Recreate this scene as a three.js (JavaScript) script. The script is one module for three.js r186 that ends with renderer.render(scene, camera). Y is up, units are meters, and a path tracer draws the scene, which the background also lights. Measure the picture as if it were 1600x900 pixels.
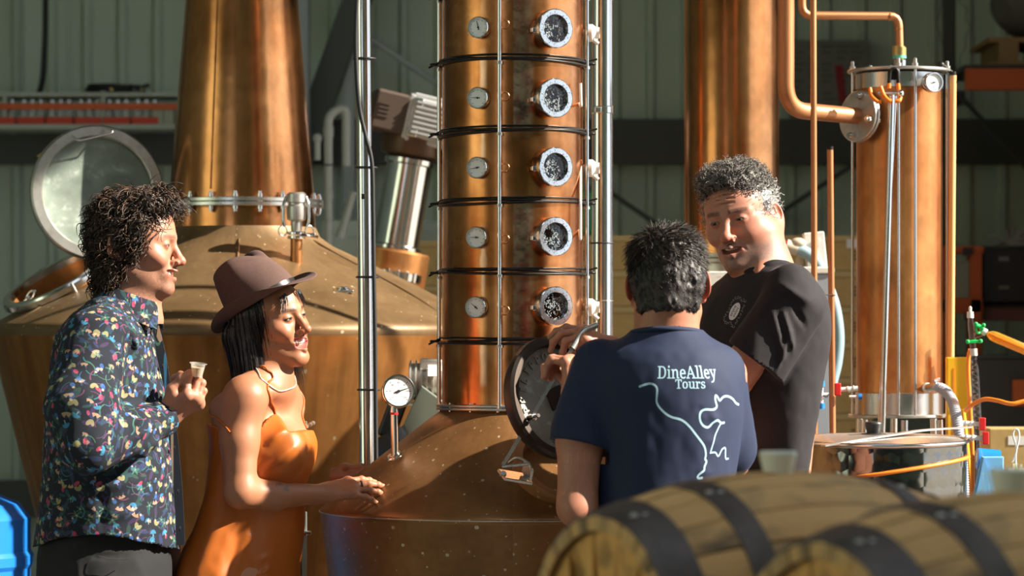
import * as THREE from 'three';
import { mergeGeometries } from 'three/addons/utils/BufferGeometryUtils.js';
import { RoundedBoxGeometry } from 'three/addons/geometries/RoundedBoxGeometry.js';
import { TextGeometry } from 'three/addons/geometries/TextGeometry.js';
import { FontLoader } from 'three/addons/loaders/FontLoader.js';

// ------------------------------------------------------------------ camera, sky, sun, exposure
const scene = new THREE.Scene();
const F = 4900, EYE = 1.46, HORIZON = 530;                 // focal length in pixels of the 1600 wide frame
const camera = new THREE.PerspectiveCamera(2 * Math.atan(450 / F) * 180 / Math.PI, 16 / 9, 0.1, 200);
camera.position.set(0, EYE, 0);
camera.setViewOffset(1600, 900, 0, 450 - HORIZON, 1600, 900);
camera.updateProjectionMatrix();
camera.focus = 7.5;
camera.userData.fStop = 4.5;

scene.background = new THREE.Color(0.78, 0.88, 1.0);         // open daylight sky seen through the roller doors
scene.backgroundIntensity = 3.5;

const SUN_AZ = 81 * Math.PI / 180, SUN_EL = 34.5 * Math.PI / 180;
const sunDir = new THREE.Vector3(Math.cos(SUN_EL) * Math.sin(SUN_AZ), Math.sin(SUN_EL), Math.cos(SUN_EL) * Math.cos(SUN_AZ));
const sun = new THREE.DirectionalLight(new THREE.Color(1.0, 0.92, 0.79), 31);
sun.position.copy(sunDir.clone().multiplyScalar(25).add(new THREE.Vector3(0, 1, -7)));
sun.target.position.set(0, 1, -7);
sun.castShadow = true;
sun.shadow.mapSize.set(4096, 4096);
Object.assign(sun.shadow.camera, { left: -9, right: 9, top: 9, bottom: -9, near: 1, far: 60 });
sun.shadow.radius = 1;
sun.shadow.bias = -0.0005;
scene.add(sun, sun.target);

const renderer = new THREE.WebGLRenderer({ antialias: true });
renderer.toneMapping = THREE.LinearToneMapping;
renderer.toneMappingExposure = 0.48;
renderer.shadowMap.enabled = true;
renderer.shadowMap.type = THREE.PCFSoftShadowMap;

// ------------------------------------------------------------------ helpers
const V = (x, y, z) => new THREE.Vector3(x, y, z);
const at = (px, py, d) => V((px - 800) / F * d, EYE - (py - HORIZON) / F * d, -d);   // the point at depth d on the line of sight of a pixel
const RAD = Math.PI / 180;
function rng(seed) { let s = seed >>> 0; return () => { s = (s + 0x6d2b79f5) >>> 0; let t = Math.imul(s ^ (s >>> 15), 1 | s); t = (t + Math.imul(t ^ (t >>> 7), 61 | t)) ^ t; return ((t ^ (t >>> 14)) >>> 0) / 4294967296; }; }
const clamp = (x, a, b) => x < a ? a : x > b ? b : x;
const mix = (a, b, t) => a + (b - a) * t;
const sstep = (a, b, x) => { const t = clamp((x - a) / (b - a), 0, 1); return t * t * (3 - 2 * t); };
const names = {};
function numbered(n) { const k = names[n] = (names[n] ?? -1) + 1; return k ? n + '_' + String(k).padStart(3, '0') : n; }
function tag(o, label, category, group, kind) {
  if (label) o.userData.label = label;
  if (category) o.userData.category = category;
  if (group) o.userData.group = group;
  if (kind) o.userData.kind = kind;
  return o;
}
function thing(name, label, category, pos = [0, 0, 0], group) {
  const o = new THREE.Group(); o.name = numbered(name); scene.add(o);
  if (pos.isVector3) o.position.copy(pos); else o.position.set(...pos);
  return tag(o, label, category, group);
}
function prep(g) {
  if (g.index) g = g.toNonIndexed();
  if (!g.attributes.normal) g.computeVertexNormals();
  if (!g.attributes.uv) g.setAttribute('uv', new THREE.BufferAttribute(new Float32Array(g.attributes.position.count * 2), 2));
  for (const k of Object.keys(g.attributes)) if (!['position', 'normal', 'uv', 'color'].includes(k)) g.deleteAttribute(k);
  return g;
}
const merged = gs => { gs = [gs].flat(9).map(prep); return gs.length === 1 ? gs[0] : mergeGeometries(gs); };
function mesh(name, geos, mat, parent = scene, label) {
  const m = new THREE.Mesh(Array.isArray(geos) ? merged(geos) : geos, mat);
  m.name = parent === scene ? numbered(name) : name;
  m.castShadow = m.receiveShadow = true;
  parent.add(m);
  if (label) m.userData.label = label;
  return m;
}
const solo = (name, geos, mat, label, category, group) => tag(mesh(name, geos, mat), label, category, group);
function struct(name, geos, mat, parent) { const m = mesh(name, geos, mat, parent); if (!parent) m.userData.kind = 'structure'; return m; }
function dup(root, pos, label, mutate) {
  const r = root.clone(); r.name = numbered(root.name.replace(/_\d{3}$/, '')); scene.add(r);
  if (pos) r.position.copy(pos.isVector3 ? pos : V(...pos));
  if (label) r.userData.label = label;
  if (mutate) mutate(r);
  return r;
}
// geometry shorthands, each already placed
const UP = V(0, 1, 0);
const M4 = () => new THREE.Matrix4();
function T(g, p = [0, 0, 0], r, s) {
  const q = r ? (r.isQuaternion ? r : new THREE.Quaternion().setFromEuler(new THREE.Euler(...r))) : new THREE.Quaternion();
  const sc = s == null ? V(1, 1, 1) : typeof s === 'number' ? V(s, s, s) : V(...s);
  return g.applyMatrix4(M4().compose(!p ? V(0, 0, 0) : p.isVector3 ? p : V(...p), q, sc));
}
const toward = (dir, from = UP) => new THREE.Quaternion().setFromUnitVectors(from, dir.clone().normalize());
function basis(z, up = UP) {     // rotation whose +z looks along z
  const Z = z.clone().normalize(), X = up.clone().cross(Z).normalize(), Y = Z.clone().cross(X);
  return new THREE.Quaternion().setFromRotationMatrix(M4().makeBasis(X, Y, Z));
}
const box = (w, h, d, p, r, rad) => T(rad ? new RoundedBoxGeometry(w, h, d, 2, Math.min(rad, w / 2.01, h / 2.01, d / 2.01)) : new THREE.BoxGeometry(w, h, d), p, r);
function rod(a, b, r, r2 = r, seg = 20) { const d = b.clone().sub(a); return T(new THREE.CylinderGeometry(r2, r, d.length(), seg), a.clone().add(b).multiplyScalar(.5), toward(d)); }
const ball = (r, p, s, seg = 20) => T(new THREE.SphereGeometry(r, seg, Math.round(seg * .7)), p, null, s);
const ring = (R, r, p, q, seg = 64, rs = 10) => T(new THREE.TorusGeometry(R, r, rs, seg), p, q);
function tube(pts, r, seg, closed = false, rs = 10, tension = .5) {
  const c = new THREE.CatmullRomCurve3(pts.map(p => p.isVector3 ? p : V(...p)), closed, 'catmullrom', tension);
  return new THREE.TubeGeometry(c, seg ?? pts.length * 8, r, rs, closed);
}
// pipe with straight runs and rounded bends
function pipe(pts, r, bend, rs = 18) {
  const path = new THREE.CurvePath(); let prev = pts[0];
  for (let i = 1; i < pts.length; i++) {
    if (i === pts.length - 1) { path.add(new THREE.LineCurve3(prev, pts[i])); break; }
    const a = pts[i - 1].clone().sub(pts[i]).normalize(), b = pts[i + 1].clone().sub(pts[i]).normalize();
    const p = pts[i].clone().addScaledVector(a, bend), q = pts[i].clone().addScaledVector(b, bend);
    path.add(new THREE.LineCurve3(prev, p)); path.add(new THREE.QuadraticBezierCurve3(p, pts[i], q)); prev = q;
  }
  const L = path.getLength(), n = Math.max(pts.length * 40, Math.round(L * 90)), P = [];
  for (let i = 0; i <= n; i++) P.push(path.getPointAt(i / n));
  const c = new THREE.CatmullRomCurve3(P);
  c.getLength(); return new THREE.TubeGeometry(c, n, r, rs, false);
}
// lathe with uv in metres and hard edges where the profile turns sharply. pts: [radius, y] bottom to top or any order
function lathe(pts, seg = 96, p, q, hard = 32) {
  const pos = [], nor = [], uv = [], idx = [];
  const Rm = Math.max(...pts.map(a => a[0]));
  const n = pts.length, seN = [];
  for (let i = 0; i < n - 1; i++) { const dx = pts[i + 1][0] - pts[i][0], dy = pts[i + 1][1] - pts[i][1], l = Math.hypot(dx, dy) || 1; seN.push([dy / l, -dx / l]); }
  let len = 0;
  const vn = (i, j) => { // normal at point i for segment j
    const o = i === j ? j - 1 : j + 1;
    if (o < 0 || o >= seN.length) return seN[j];
    const a = seN[j], b = seN[o];
    if (a[0] * b[0] + a[1] * b[1] < Math.cos(hard * RAD)) return a;
    const x = a[0] + b[0], y = a[1] + b[1], l = Math.hypot(x, y); return [x / l, y / l];
  };
  for (let j = 0; j < n - 1; j++) {
    const l0 = len; len += Math.hypot(pts[j + 1][0] - pts[j][0], pts[j + 1][1] - pts[j][1]);
    const base = pos.length / 3;
    for (let e = 0; e < 2; e++) {
      const [r, y] = pts[j + e], [nr, ny] = vn(j + e, j);
      for (let k = 0; k <= seg; k++) {
        const t = k / seg * Math.PI * 2, s = Math.sin(t), c = Math.cos(t);      // t = 0 faces +z
        pos.push(r * s, y, r * c); nor.push(nr * s, ny, nr * c); uv.push(k / seg * 2 * Math.PI * Rm, e ? len : l0);
      }
    }
    for (let k = 0; k < seg; k++) { const a = base + k, b = a + 1, c = a + seg + 1, d = c + 1; idx.push(a, b, d, a, d, c); }
  }
  const g = new THREE.BufferGeometry();
  g.setAttribute('position', new THREE.Float32BufferAttribute(pos, 3)); g.setAttribute('normal', new THREE.Float32BufferAttribute(nor, 3));
  g.setAttribute('uv', new THREE.Float32BufferAttribute(uv, 2)); g.setIndex(idx);
  return p || q ? T(g, p, q) : g;
}
function planarUV(g) { const p = g.attributes.position, u = g.attributes.uv; for (let i = 0; i < p.count; i++) u.setXY(i, p.getX(i), p.getY(i)); return g; }
const disc = (r, h, p, q, bev = .002, seg = 48) => lathe([[0, 0], [r - bev, 0], [r, bev], [r, h - bev], [r - bev, h], [0, h]], seg, p, q);
const annulus = (ro, ri, h, p, q, bev = .002, seg = 64) => lathe([[ri, h], [ri, 0], [ro - bev, 0], [ro, bev], [ro, h - bev], [ro - bev, h], [ri, h]], seg, p, q);
const hexbolt = (r, h, p, q) => T(new THREE.CylinderGeometry(r, r, h, 6), p, q);

// ------------------------------------------------------------------ noise and textures
function hash(x, y, z) { let h = Math.imul(x, 374761393) ^ Math.imul(y, 668265263) ^ Math.imul(z, 1274126177); h = Math.imul(h ^ (h >>> 13), 1274126177); return ((h ^ (h >>> 16)) >>> 0) / 4294967296; }
function noise2(x, y, px, py, seed) {   // periodic value noise
  const x0 = Math.floor(x), y0 = Math.floor(y), fx = x - x0, fy = y - y0, u = fx * fx * (3 - 2 * fx), v = fy * fy * (3 - 2 * fy);
  const X = a => ((a % px) + px) % px, Y = a => ((a % py) + py) % py;
  const a = hash(X(x0), Y(y0), seed), b = hash(X(x0 + 1), Y(y0), seed), c = hash(X(x0), Y(y0 + 1), seed), d = hash(X(x0 + 1), Y(y0 + 1), seed);
  return mix(mix(a, b, u), mix(c, d, u), v);
}
function fbm2(u, v, fx, fy, oct, seed) { let s = 0, a = .5, t = 0; for (let i = 0; i < oct; i++) { s += a * noise2(u * fx, v * fy, fx, fy, seed + i * 17); t += a; a *= .55; fx *= 2; fy *= 2; } return s / t; }
function noise3(x, y, z, seed = 0) {
  const x0 = Math.floor(x), y0 = Math.floor(y), z0 = Math.floor(z), fx = x - x0, fy = y - y0, fz = z - z0;
  const u = fx * fx * (3 - 2 * fx), v = fy * fy * (3 - 2 * fy), w = fz * fz * (3 - 2 * fz);
  const h = (i, j, k) => hash(x0 + i, y0 + j, (z0 + k) * 57 + seed);
  return mix(mix(mix(h(0, 0, 0), h(1, 0, 0), u), mix(h(0, 1, 0), h(1, 1, 0), u), v), mix(mix(h(0, 0, 1), h(1, 0, 1), u), mix(h(0, 1, 1), h(1, 1, 1), u), v), w) * 2 - 1;
}
// fn(u, v) -> [r, g, b] linear 0..1 ; stored as bytes in sRGB
const toS = c => Math.round(255 * (c <= .0031308 ? 12.92 * c : 1.055 * Math.pow(clamp(c, 0, 1), 1 / 2.4) - .055));
function texture(w, h, fn, metresX = 1, metresY = metresX, srgb = true) {
  const d = new Uint8Array(w * h * 4);
  for (let j = 0; j < h; j++) for (let i = 0; i < w; i++) {
    const c = fn((i + .5) / w, (j + .5) / h), k = (j * w + i) * 4;
    if (srgb) { d[k] = toS(c[0]); d[k + 1] = toS(c[1]); d[k + 2] = toS(c[2]); } else d[k] = d[k + 1] = d[k + 2] = Math.round(255 * clamp(c, 0, 1));
    d[k + 3] = 255;
  }
  const t = new THREE.DataTexture(d, w, h); t.wrapS = t.wrapT = THREE.RepeatWrapping; t.magFilter = THREE.LinearFilter; t.minFilter = THREE.LinearMipmapLinearFilter; t.generateMipmaps = true;
  if (srgb) t.colorSpace = THREE.SRGBColorSpace;
  t.repeat.set(1 / metresX, 1 / metresY); t.needsUpdate = true; return t;
}
function canvasTex(w, h, draw, metresX = 1, metresY = metresX) {
  const c = document.createElement('canvas'); c.width = w; c.height = h; draw(c.getContext('2d'), w, h);
  const t = new THREE.CanvasTexture(c); t.colorSpace = THREE.SRGBColorSpace; t.wrapS = t.wrapT = THREE.RepeatWrapping; t.repeat.set(1 / metresX, 1 / metresY); return t;
}
const std = o => new THREE.MeshStandardMaterial(o);
const phys = o => new THREE.MeshPhysicalMaterial(o);
const rgb = (r, g, b) => new THREE.Color(r, g, b);
const lerp3 = (a, b, t) => [mix(a[0], b[0], t), mix(a[1], b[1], t), mix(a[2], b[2], t)];

// copper: a base tone with blotches, vertical streaks and (optionally) pale splashes
function copperTex(seed, a, b, o = {}) {
  const { streak = .4, blotch = .8, specks = 0, mx = 1.2, my = 1.2, size = 512, dark = [.12, .05, .02] } = o;
  const R = rng(seed * 977 + 5), sp = [];
  for (let i = 0; i < specks; i++) sp.push([R(), R(), .0012 + .004 * R() * R(), .5 + .5 * R()]);
  const t = texture(size, size, (u, v) => {
    const n = fbm2(u, v, 5, 5, 5, seed), s = fbm2(u, v, 40, 3, 3, seed + 50), f = fbm2(u, v, 60, 60, 2, seed + 90);
    let c = lerp3(a, b, clamp(.5 + (n - .5) * 2.2 * blotch + (s - .5) * 1.6 * streak, 0, 1));
    c = lerp3(c, dark, clamp((fbm2(u, v, 9, 7, 4, seed + 31) - .6) * 2.2 * blotch, 0, .6));
    if (o.stain) { // drips below the dials and a heat-tinted strip beside the middle rod
      const du = Math.abs(u - .929), g = sstep(.0095, .002, du + .006 * (noise2(u * 30, v * 40, 30, 40, 61) - .5)) * sstep(.35, .62, noise2(0, v * 9, 9, 9, 62));
      c = lerp3(c, [.66, .44, .34], .6 * g);
      const w = sstep(.052, .036, u) * sstep(-.001, .004, u) * sstep(.36, .6, noise2(.5, v * 5, 5, 5, 63)), n2 = fbm2(u, v, 90, 60, 3, 64), n3 = fbm2(u, v, 46, 70, 3, 65);
      c = lerp3(c, lerp3(lerp3([.62, .26, .22], [.80, .60, .48], clamp(n2 * 2.4 - .7, 0, 1)), [.16, .13, .14], clamp(n3 * 4 - 2.2, 0, 1)), .75 * w);
    }
    const k = 1 + (f - .5) * .22; c = [c[0] * k, c[1] * k, c[2] * k];
    for (const q of sp) { const dx = u - q[0], dy = (v - q[1]) * .8; if (Math.abs(dx) < q[2] && dx * dx + dy * dy < q[2] * q[2]) c = lerp3(c, [.62, .52, .38], q[3]); }
    return c;
  }, mx, my);
  return t;
}
const roughTex = (seed, lo, hi, fx = 6, fy = 6, mx = 1) => texture(256, 256, (u, v) => mix(lo, hi, fbm2(u, v, fx, fy, 5, seed)), mx, mx, false);
// ------------------------------------------------------------------ materials
const RT = roughTex(3, .55, 1.1, 6, 6, .7), RTS = roughTex(4, .7, 1.15, 40, 3, .8);
const bumpDents = texture(256, 256, (u, v) => fbm2(u, v, 7, 7, 4, 12), .9, .9, false);
const copperShell = std({ map: copperTex(1, [.37, .125, .036], [.70, .31, .125], { streak: .5, blotch: 1.15, mx: 1.12, my: .9, stain: true }), metalness: 1, roughness: .3, roughnessMap: RT, bumpMap: bumpDents, bumpScale: .0016 });
const copperBody = std({ map: copperTex(2, [.28, .105, .026], [.48, .21, .06], { streak: .9, blotch: .5, specks: 60, mx: 1.5, my: 1.2 }), metalness: .8, roughness: .42, roughnessMap: RTS });
const copperCone = std({ map: copperTex(3, [.155, .092, .040], [.255, .158, .074], { streak: .1, blotch: .8, specks: 260, mx: 1.3, my: 1.0, size: 1024 }), metalness: .45, roughness: .56, roughnessMap: RT });
const copperPot = std({ map: copperTex(4, [.22, .10, .034], [.34, .17, .065], { streak: .15, blotch: .8, specks: 320, mx: 1.2, my: .8, size: 1024 }), metalness: .55, roughness: .48, roughnessMap: RT });
const copperStill = std({ map: copperTex(5, [.44, .16, .05], [.68, .31, .125], { streak: .35, blotch: .5, mx: 1.1, my: 1.3 }), metalness: 1, roughness: .27, roughnessMap: RT, bumpMap: bumpDents, bumpScale: .0012 });
const copperRaw = std({ map: copperTex(6, [.44, .155, .05], [.62, .29, .10], { streak: .5, blotch: .9, mx: .9, my: 1.1 }), metalness: .8, roughness: .42, roughnessMap: RT });
const copperPipe = std({ map: copperTex(7, [.42, .17, .07], [.60, .28, .13], { streak: .2, mx: .5, my: .5, size: 256 }), metalness: .75, roughness: .46 });
const steel = std({ color: rgb(.60, .59, .56), metalness: 1, roughness: .3, roughnessMap: RTS });
const steelBright = std({ color: rgb(.72, .71, .69), metalness: 1, roughness: .16 });
const steelWorn = std({ map: texture(256, 256, (u, v) => { const n = fbm2(u, v, 6, 6, 4, 77); return lerp3([.34, .31, .27], [.66, .64, .6], n * 1.3 - .1); }, .3), metalness: .9, roughness: .38 });
const chromePolish = std({ map: texture(256, 256, (u, v) => { const n = fbm2(u, v, 14, 14, 4, 71); return lerp3([.74, .76, .8], [.3, .32, .36], clamp((n - .52) * 5, 0, 1)); }, .06), metalness: 1, roughness: .2 });
const blackIron = std({ color: rgb(.022, .02, .018), metalness: .6, roughness: .42 });
const blackRubber = std({ color: rgb(.016, .016, .017), roughness: .6 });
const blackPlastic = std({ color: rgb(.02, .02, .022), roughness: .4 });
const brass = std({ color: rgb(.55, .38, .14), metalness: .9, roughness: .35 });
const whitePaint = std({ map: texture(256, 256, (u, v) => { const n = fbm2(u, v, 8, 8, 5, 33); return lerp3([.72, .7, .64], [.38, .34, .28], clamp((n - .58) * 4, 0, 1)); }, .4), roughness: .6 });
const whitePlastic = std({ color: rgb(.68, .67, .62), roughness: .45 });
const redPlastic = std({ color: rgb(.62, .02, .02), roughness: .35 });
const bluePlastic = std({ color: rgb(.01, .2, .62), roughness: .35 });
const orangeRubber = std({ color: rgb(.85, .22, .015), roughness: .45 });
const orangeHose = std({ color: rgb(.9, .25, .02), roughness: .35 });
const yellowPaint = std({ color: rgb(.78, .42, .01), roughness: .45 });
const greenPlastic = std({ color: rgb(.01, .5, .1), roughness: .35 });
const greenGrey = std({ color: rgb(.15, .175, .14), roughness: .55 });
const glassPane = phys({ color: rgb(1, 1, 1), transmission: 1, roughness: .03, thickness: 0, ior: 1.45 });
const glassClear = phys({ color: rgb(.97, .98, .97), transmission: 1, roughness: .03, thickness: 0, ior: 1.5, side: THREE.DoubleSide });
const wallPaint = std({ map: texture(256, 256, (u, v) => { const n = fbm2(u, v, 4, 6, 5, 21); return lerp3([.43, .52, .41], [.52, .61, .49], n); }, 2.2, 3), roughness: .5 });
const concrete = std({ map: texture(512, 512, (u, v) => { const n = fbm2(u, v, 6, 6, 6, 41); return lerp3([.10, .095, .088], [.19, .18, .17], n); }, 3), roughness: .75 });
const darkSteelPaint = std({ color: rgb(.055, .06, .052), roughness: .5, metalness: .2 });
const galvanised = std({ map: texture(256, 256, (u, v) => { const n = fbm2(u, v, 12, 12, 4, 61); return lerp3([.25, .28, .28], [.42, .46, .45], n); }, .5), metalness: .5, roughness: .45 });
// ------------------------------------------------------------------ the shed
{
  struct('floor', [box(10.6, .2, 17.6, [-1, -.1, -5.5])], concrete);
  struct('ground', [box(120, .1, 120, [0, -.26, 0])], std({ map: texture(256, 256, (u, v) => { const n = fbm2(u, v, 8, 8, 5, 43); return lerp3([.30, .27, .22], [.42, .38, .31], n); }, 5), roughness: .95 }));
  { // roof with one clear skylight strip above the aisle in front
    const x0 = -1.6, x1 = 3.4, z0 = -5.0, z1 = -1.0, L = -6.3, R = 4.3, B = -14.3, Fz = 3.3;
    struct('ceiling', [box(R - L, .2, z0 - B, [(L + R) / 2, 7.1, (z0 + B) / 2]), box(R - L, .2, Fz - z1, [(L + R) / 2, 7.1, (Fz + z1) / 2]), box(x0 - L, .2, z1 - z0, [(x0 + L) / 2, 7.1, (z0 + z1) / 2]), box(R - x1, .2, z1 - z0, [(R + x1) / 2, 7.1, (z0 + z1) / 2])], std({ color: rgb(.2, .21, .19), roughness: .7 }));
    struct('window_1', [box(x1 - x0, .01, z1 - z0, [(x0 + x1) / 2, 7.1, (z0 + z1) / 2])], glassPane);
  }
  // back wall: profiled sheets, each a piece of its own, on a plain backing
  const back = new THREE.Group(); back.name = 'wall_back'; back.userData.kind = 'structure'; scene.add(back);
  mesh('wall_backing', [box(10.6, 7.2, .12, [-1, 3.5, -14.16])], darkSteelPaint, back);
  const pitch = .158, sh = new THREE.Shape(), n = 5;         // one sheet: five trapezoid ribs
  sh.moveTo(0, 0);
  for (let k = 0; k < n; k++) { const x = k * pitch; sh.lineTo(x + .1, 0); sh.lineTo(x + .113, .028); sh.lineTo(x + .138, .028); sh.lineTo(x + .151, 0); }
  sh.lineTo(n * pitch - .002, 0); sh.lineTo(n * pitch - .002, -.004); sh.lineTo(0, -.004);
  const sheet = prep(new THREE.ExtrudeGeometry(sh, { depth: 7, bevelEnabled: false }));
  T(sheet, [0, 0, 0], [-Math.PI / 2, 0, 0]);                  // profile now runs in x, depth in z, height in y
  sheet.attributes.position.needsUpdate = true;
  for (let i = 0; i < 12; i++) { const m = mesh('wall_panel', sheet, wallPaint, back); m.position.set(-5.35 + i * n * pitch, 0, -14.09); m.scale.z = -1; }
  struct('wall_left', [box(.15, 7.2, 17.6, [-6.25, 3.5, -5.5])], wallPaint);
  // right wall with the tall roller door opening that lets the sun in
  const Z0 = -10.8, Z1 = -5.35, DH = 5.9;
  struct('wall_right', [box(.2, 7.2, Z0 + 14.3, [4.1, 3.5, (Z0 - 14.3) / 2]), box(.2, 7.2, 3.3 - Z1, [4.1, 3.5, (3.3 + Z1) / 2]), box(.2, 7.2 - DH, Z1 - Z0, [4.1, DH + (7.2 - DH) / 2 - .1, (Z0 + Z1) / 2])], wallPaint);
  // front wall with a lower, narrower opening behind the camera
  struct('wall_front', [box(.9, 7.2, .2, [-5.85, 3.5, 3.3]), box(6.9, 7.2, .2, [.85, 3.5, 3.3]), box(2.8, 3.2, .2, [-4.0, 5.5, 3.3])], wallPaint);
  // girts on the back wall
  const girt = (y, h) => box(10, h, .09, [-1, y, -13.99]);
  struct('trim_1', [girt(2.34, .2), girt(4.6, .2), girt(.75, .16)], darkSteelPaint);
}
// ------------------------------------------------------------------ smooth solids: distance fields meshed by surface nets
const smin = (a, b, k) => { const h = k - Math.abs(a - b); return h <= 0 ? Math.min(a, b) : Math.min(a, b) - h * h / (4 * k); };
const smax = (a, b, k) => -smin(-a, -b, k);
class Field {
  constructor() { this.q = []; }
  add(f, c, r, k = .015, sub = false) { this.q.push({ f, x: c.x, y: c.y, z: c.z, r, k, sub }); return this; }
  cap(a, b, ra, rb = ra, k = .015, sub = false, flat) {   // tapered capsule; flat = [direction, factor > 1] thins it along that direction
    const dx = b.x - a.x, dy = b.y - a.y, dz = b.z - a.z, L = dx * dx + dy * dy + dz * dz || 1e-9, ax = a.x, ay = a.y, az = a.z;
    const nx = flat ? flat[0].x : 0, ny = flat ? flat[0].y : 0, nz = flat ? flat[0].z : 0, s = flat ? flat[1] - 1 : 0;
    const f = (x, y, z) => {
      x -= ax; y -= ay; z -= az; let t = (x * dx + y * dy + z * dz) / L; t = t < 0 ? 0 : t > 1 ? 1 : t;
      x -= t * dx; y -= t * dy; z -= t * dz;
      if (s) { const m = (x * nx + y * ny + z * nz) * s; x += nx * m; y += ny * m; z += nz * m; }
      return Math.sqrt(x * x + y * y + z * z) - (ra + (rb - ra) * t);
    };
    return this.add(f, a.clone().add(b).multiplyScalar(.5), Math.sqrt(L) / 2 + Math.max(ra, rb), k, sub);
  }
  ell(c, r, k = .015, sub = false, q) {
    const [rx, ry, rz] = r, m = Math.min(rx, ry, rz), iq = q ? q.clone().invert() : null, v = V(0, 0, 0);
    const f = (x, y, z) => {
      x -= c.x; y -= c.y; z -= c.z; if (iq) { v.set(x, y, z).applyQuaternion(iq); x = v.x; y = v.y; z = v.z; }
      const k0 = Math.sqrt((x / rx) ** 2 + (y / ry) ** 2 + (z / rz) ** 2); if (k0 < 1e-6) return -m;
      const k1 = Math.sqrt((x / rx / rx) ** 2 + (y / ry / ry) ** 2 + (z / rz / rz) ** 2); return k0 * (k0 - 1) / k1;
    };
    return this.add(f, c, Math.max(rx, ry, rz), k, sub);
  }
  // stack of horizontal ellipses: rows [y, x, z, halfSide, halfFront], ascending y; yaw = the way the front faces (0 = +z)
  loft(rows, yaw, k = .03, sub = false) {
    const c = Math.cos(yaw), s = Math.sin(yaw), n = rows.length, y0 = rows[0][0], y1 = rows[n - 1][0];
    const f = (x, y, z) => {
      const yc = y < y0 ? y0 : y > y1 ? y1 : y; let i = 0; while (i < n - 2 && rows[i + 1][0] < yc) i++;
      const A = rows[i], B = rows[i + 1], P = rows[i ? i - 1 : 0], N = rows[i + 2 < n ? i + 2 : n - 1], t = (yc - A[0]) / (B[0] - A[0]);
      const cr = j => { const m0 = (B[j] - P[j]) / (B[0] - P[0]) * (B[0] - A[0]), m1 = (N[j] - A[j]) / (N[0] - A[0]) * (B[0] - A[0]), t2 = t * t, t3 = t2 * t; return (2 * t3 - 3 * t2 + 1) * A[j] + (t3 - 2 * t2 + t) * m0 + (3 * t2 - 2 * t3) * B[j] + (t3 - t2) * m1; };
      const dx = x - cr(1), dz = z - cr(2), u = dx * c - dz * s, w = dx * s + dz * c, ru = cr(3), rw = cr(4);
      const k0 = Math.sqrt((u / ru) ** 2 + (w / rw) ** 2), k1 = Math.sqrt((u / ru / ru) ** 2 + (w / rw / rw) ** 2);
      const d = k1 < 1e-6 ? -Math.min(ru, rw) : k0 * (k0 - 1) / k1, e = Math.abs(y - yc);
      return e > 0 ? (d > 0 ? Math.hypot(d, e) : Math.max(d, e)) : Math.max(d, Math.max(y0 - y, y - y1));
    };
    let R = 0; for (const r of rows) R = Math.max(R, r[3], r[4]);
    const mid = rows[n >> 1]; return this.add(f, V(mid[1], (y0 + y1) / 2, mid[2]), (y1 - y0) / 2 + R + .15, k, sub);
  }
  get fn() {
    const q = this.q, n = q.length;
    return (x, y, z) => {
      let d = 10;
      for (let i = 0; i < n; i++) {
        const p = q[i], dx = x - p.x, dy = y - p.y, dz = z - p.z, D = Math.sqrt(dx * dx + dy * dy + dz * dz) - p.r;
        if (p.sub) { if (D > p.k && -D < d - p.k) continue; if (-D + 0 < d - p.k && D > 0) continue; d = smax(d, -p.f(x, y, z), p.k); }
        else { if (D > d + p.k) continue; d = d > 9 ? p.f(x, y, z) : smin(d, p.f(x, y, z), p.k); }
      }
      return d;
    };
  }
}
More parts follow.
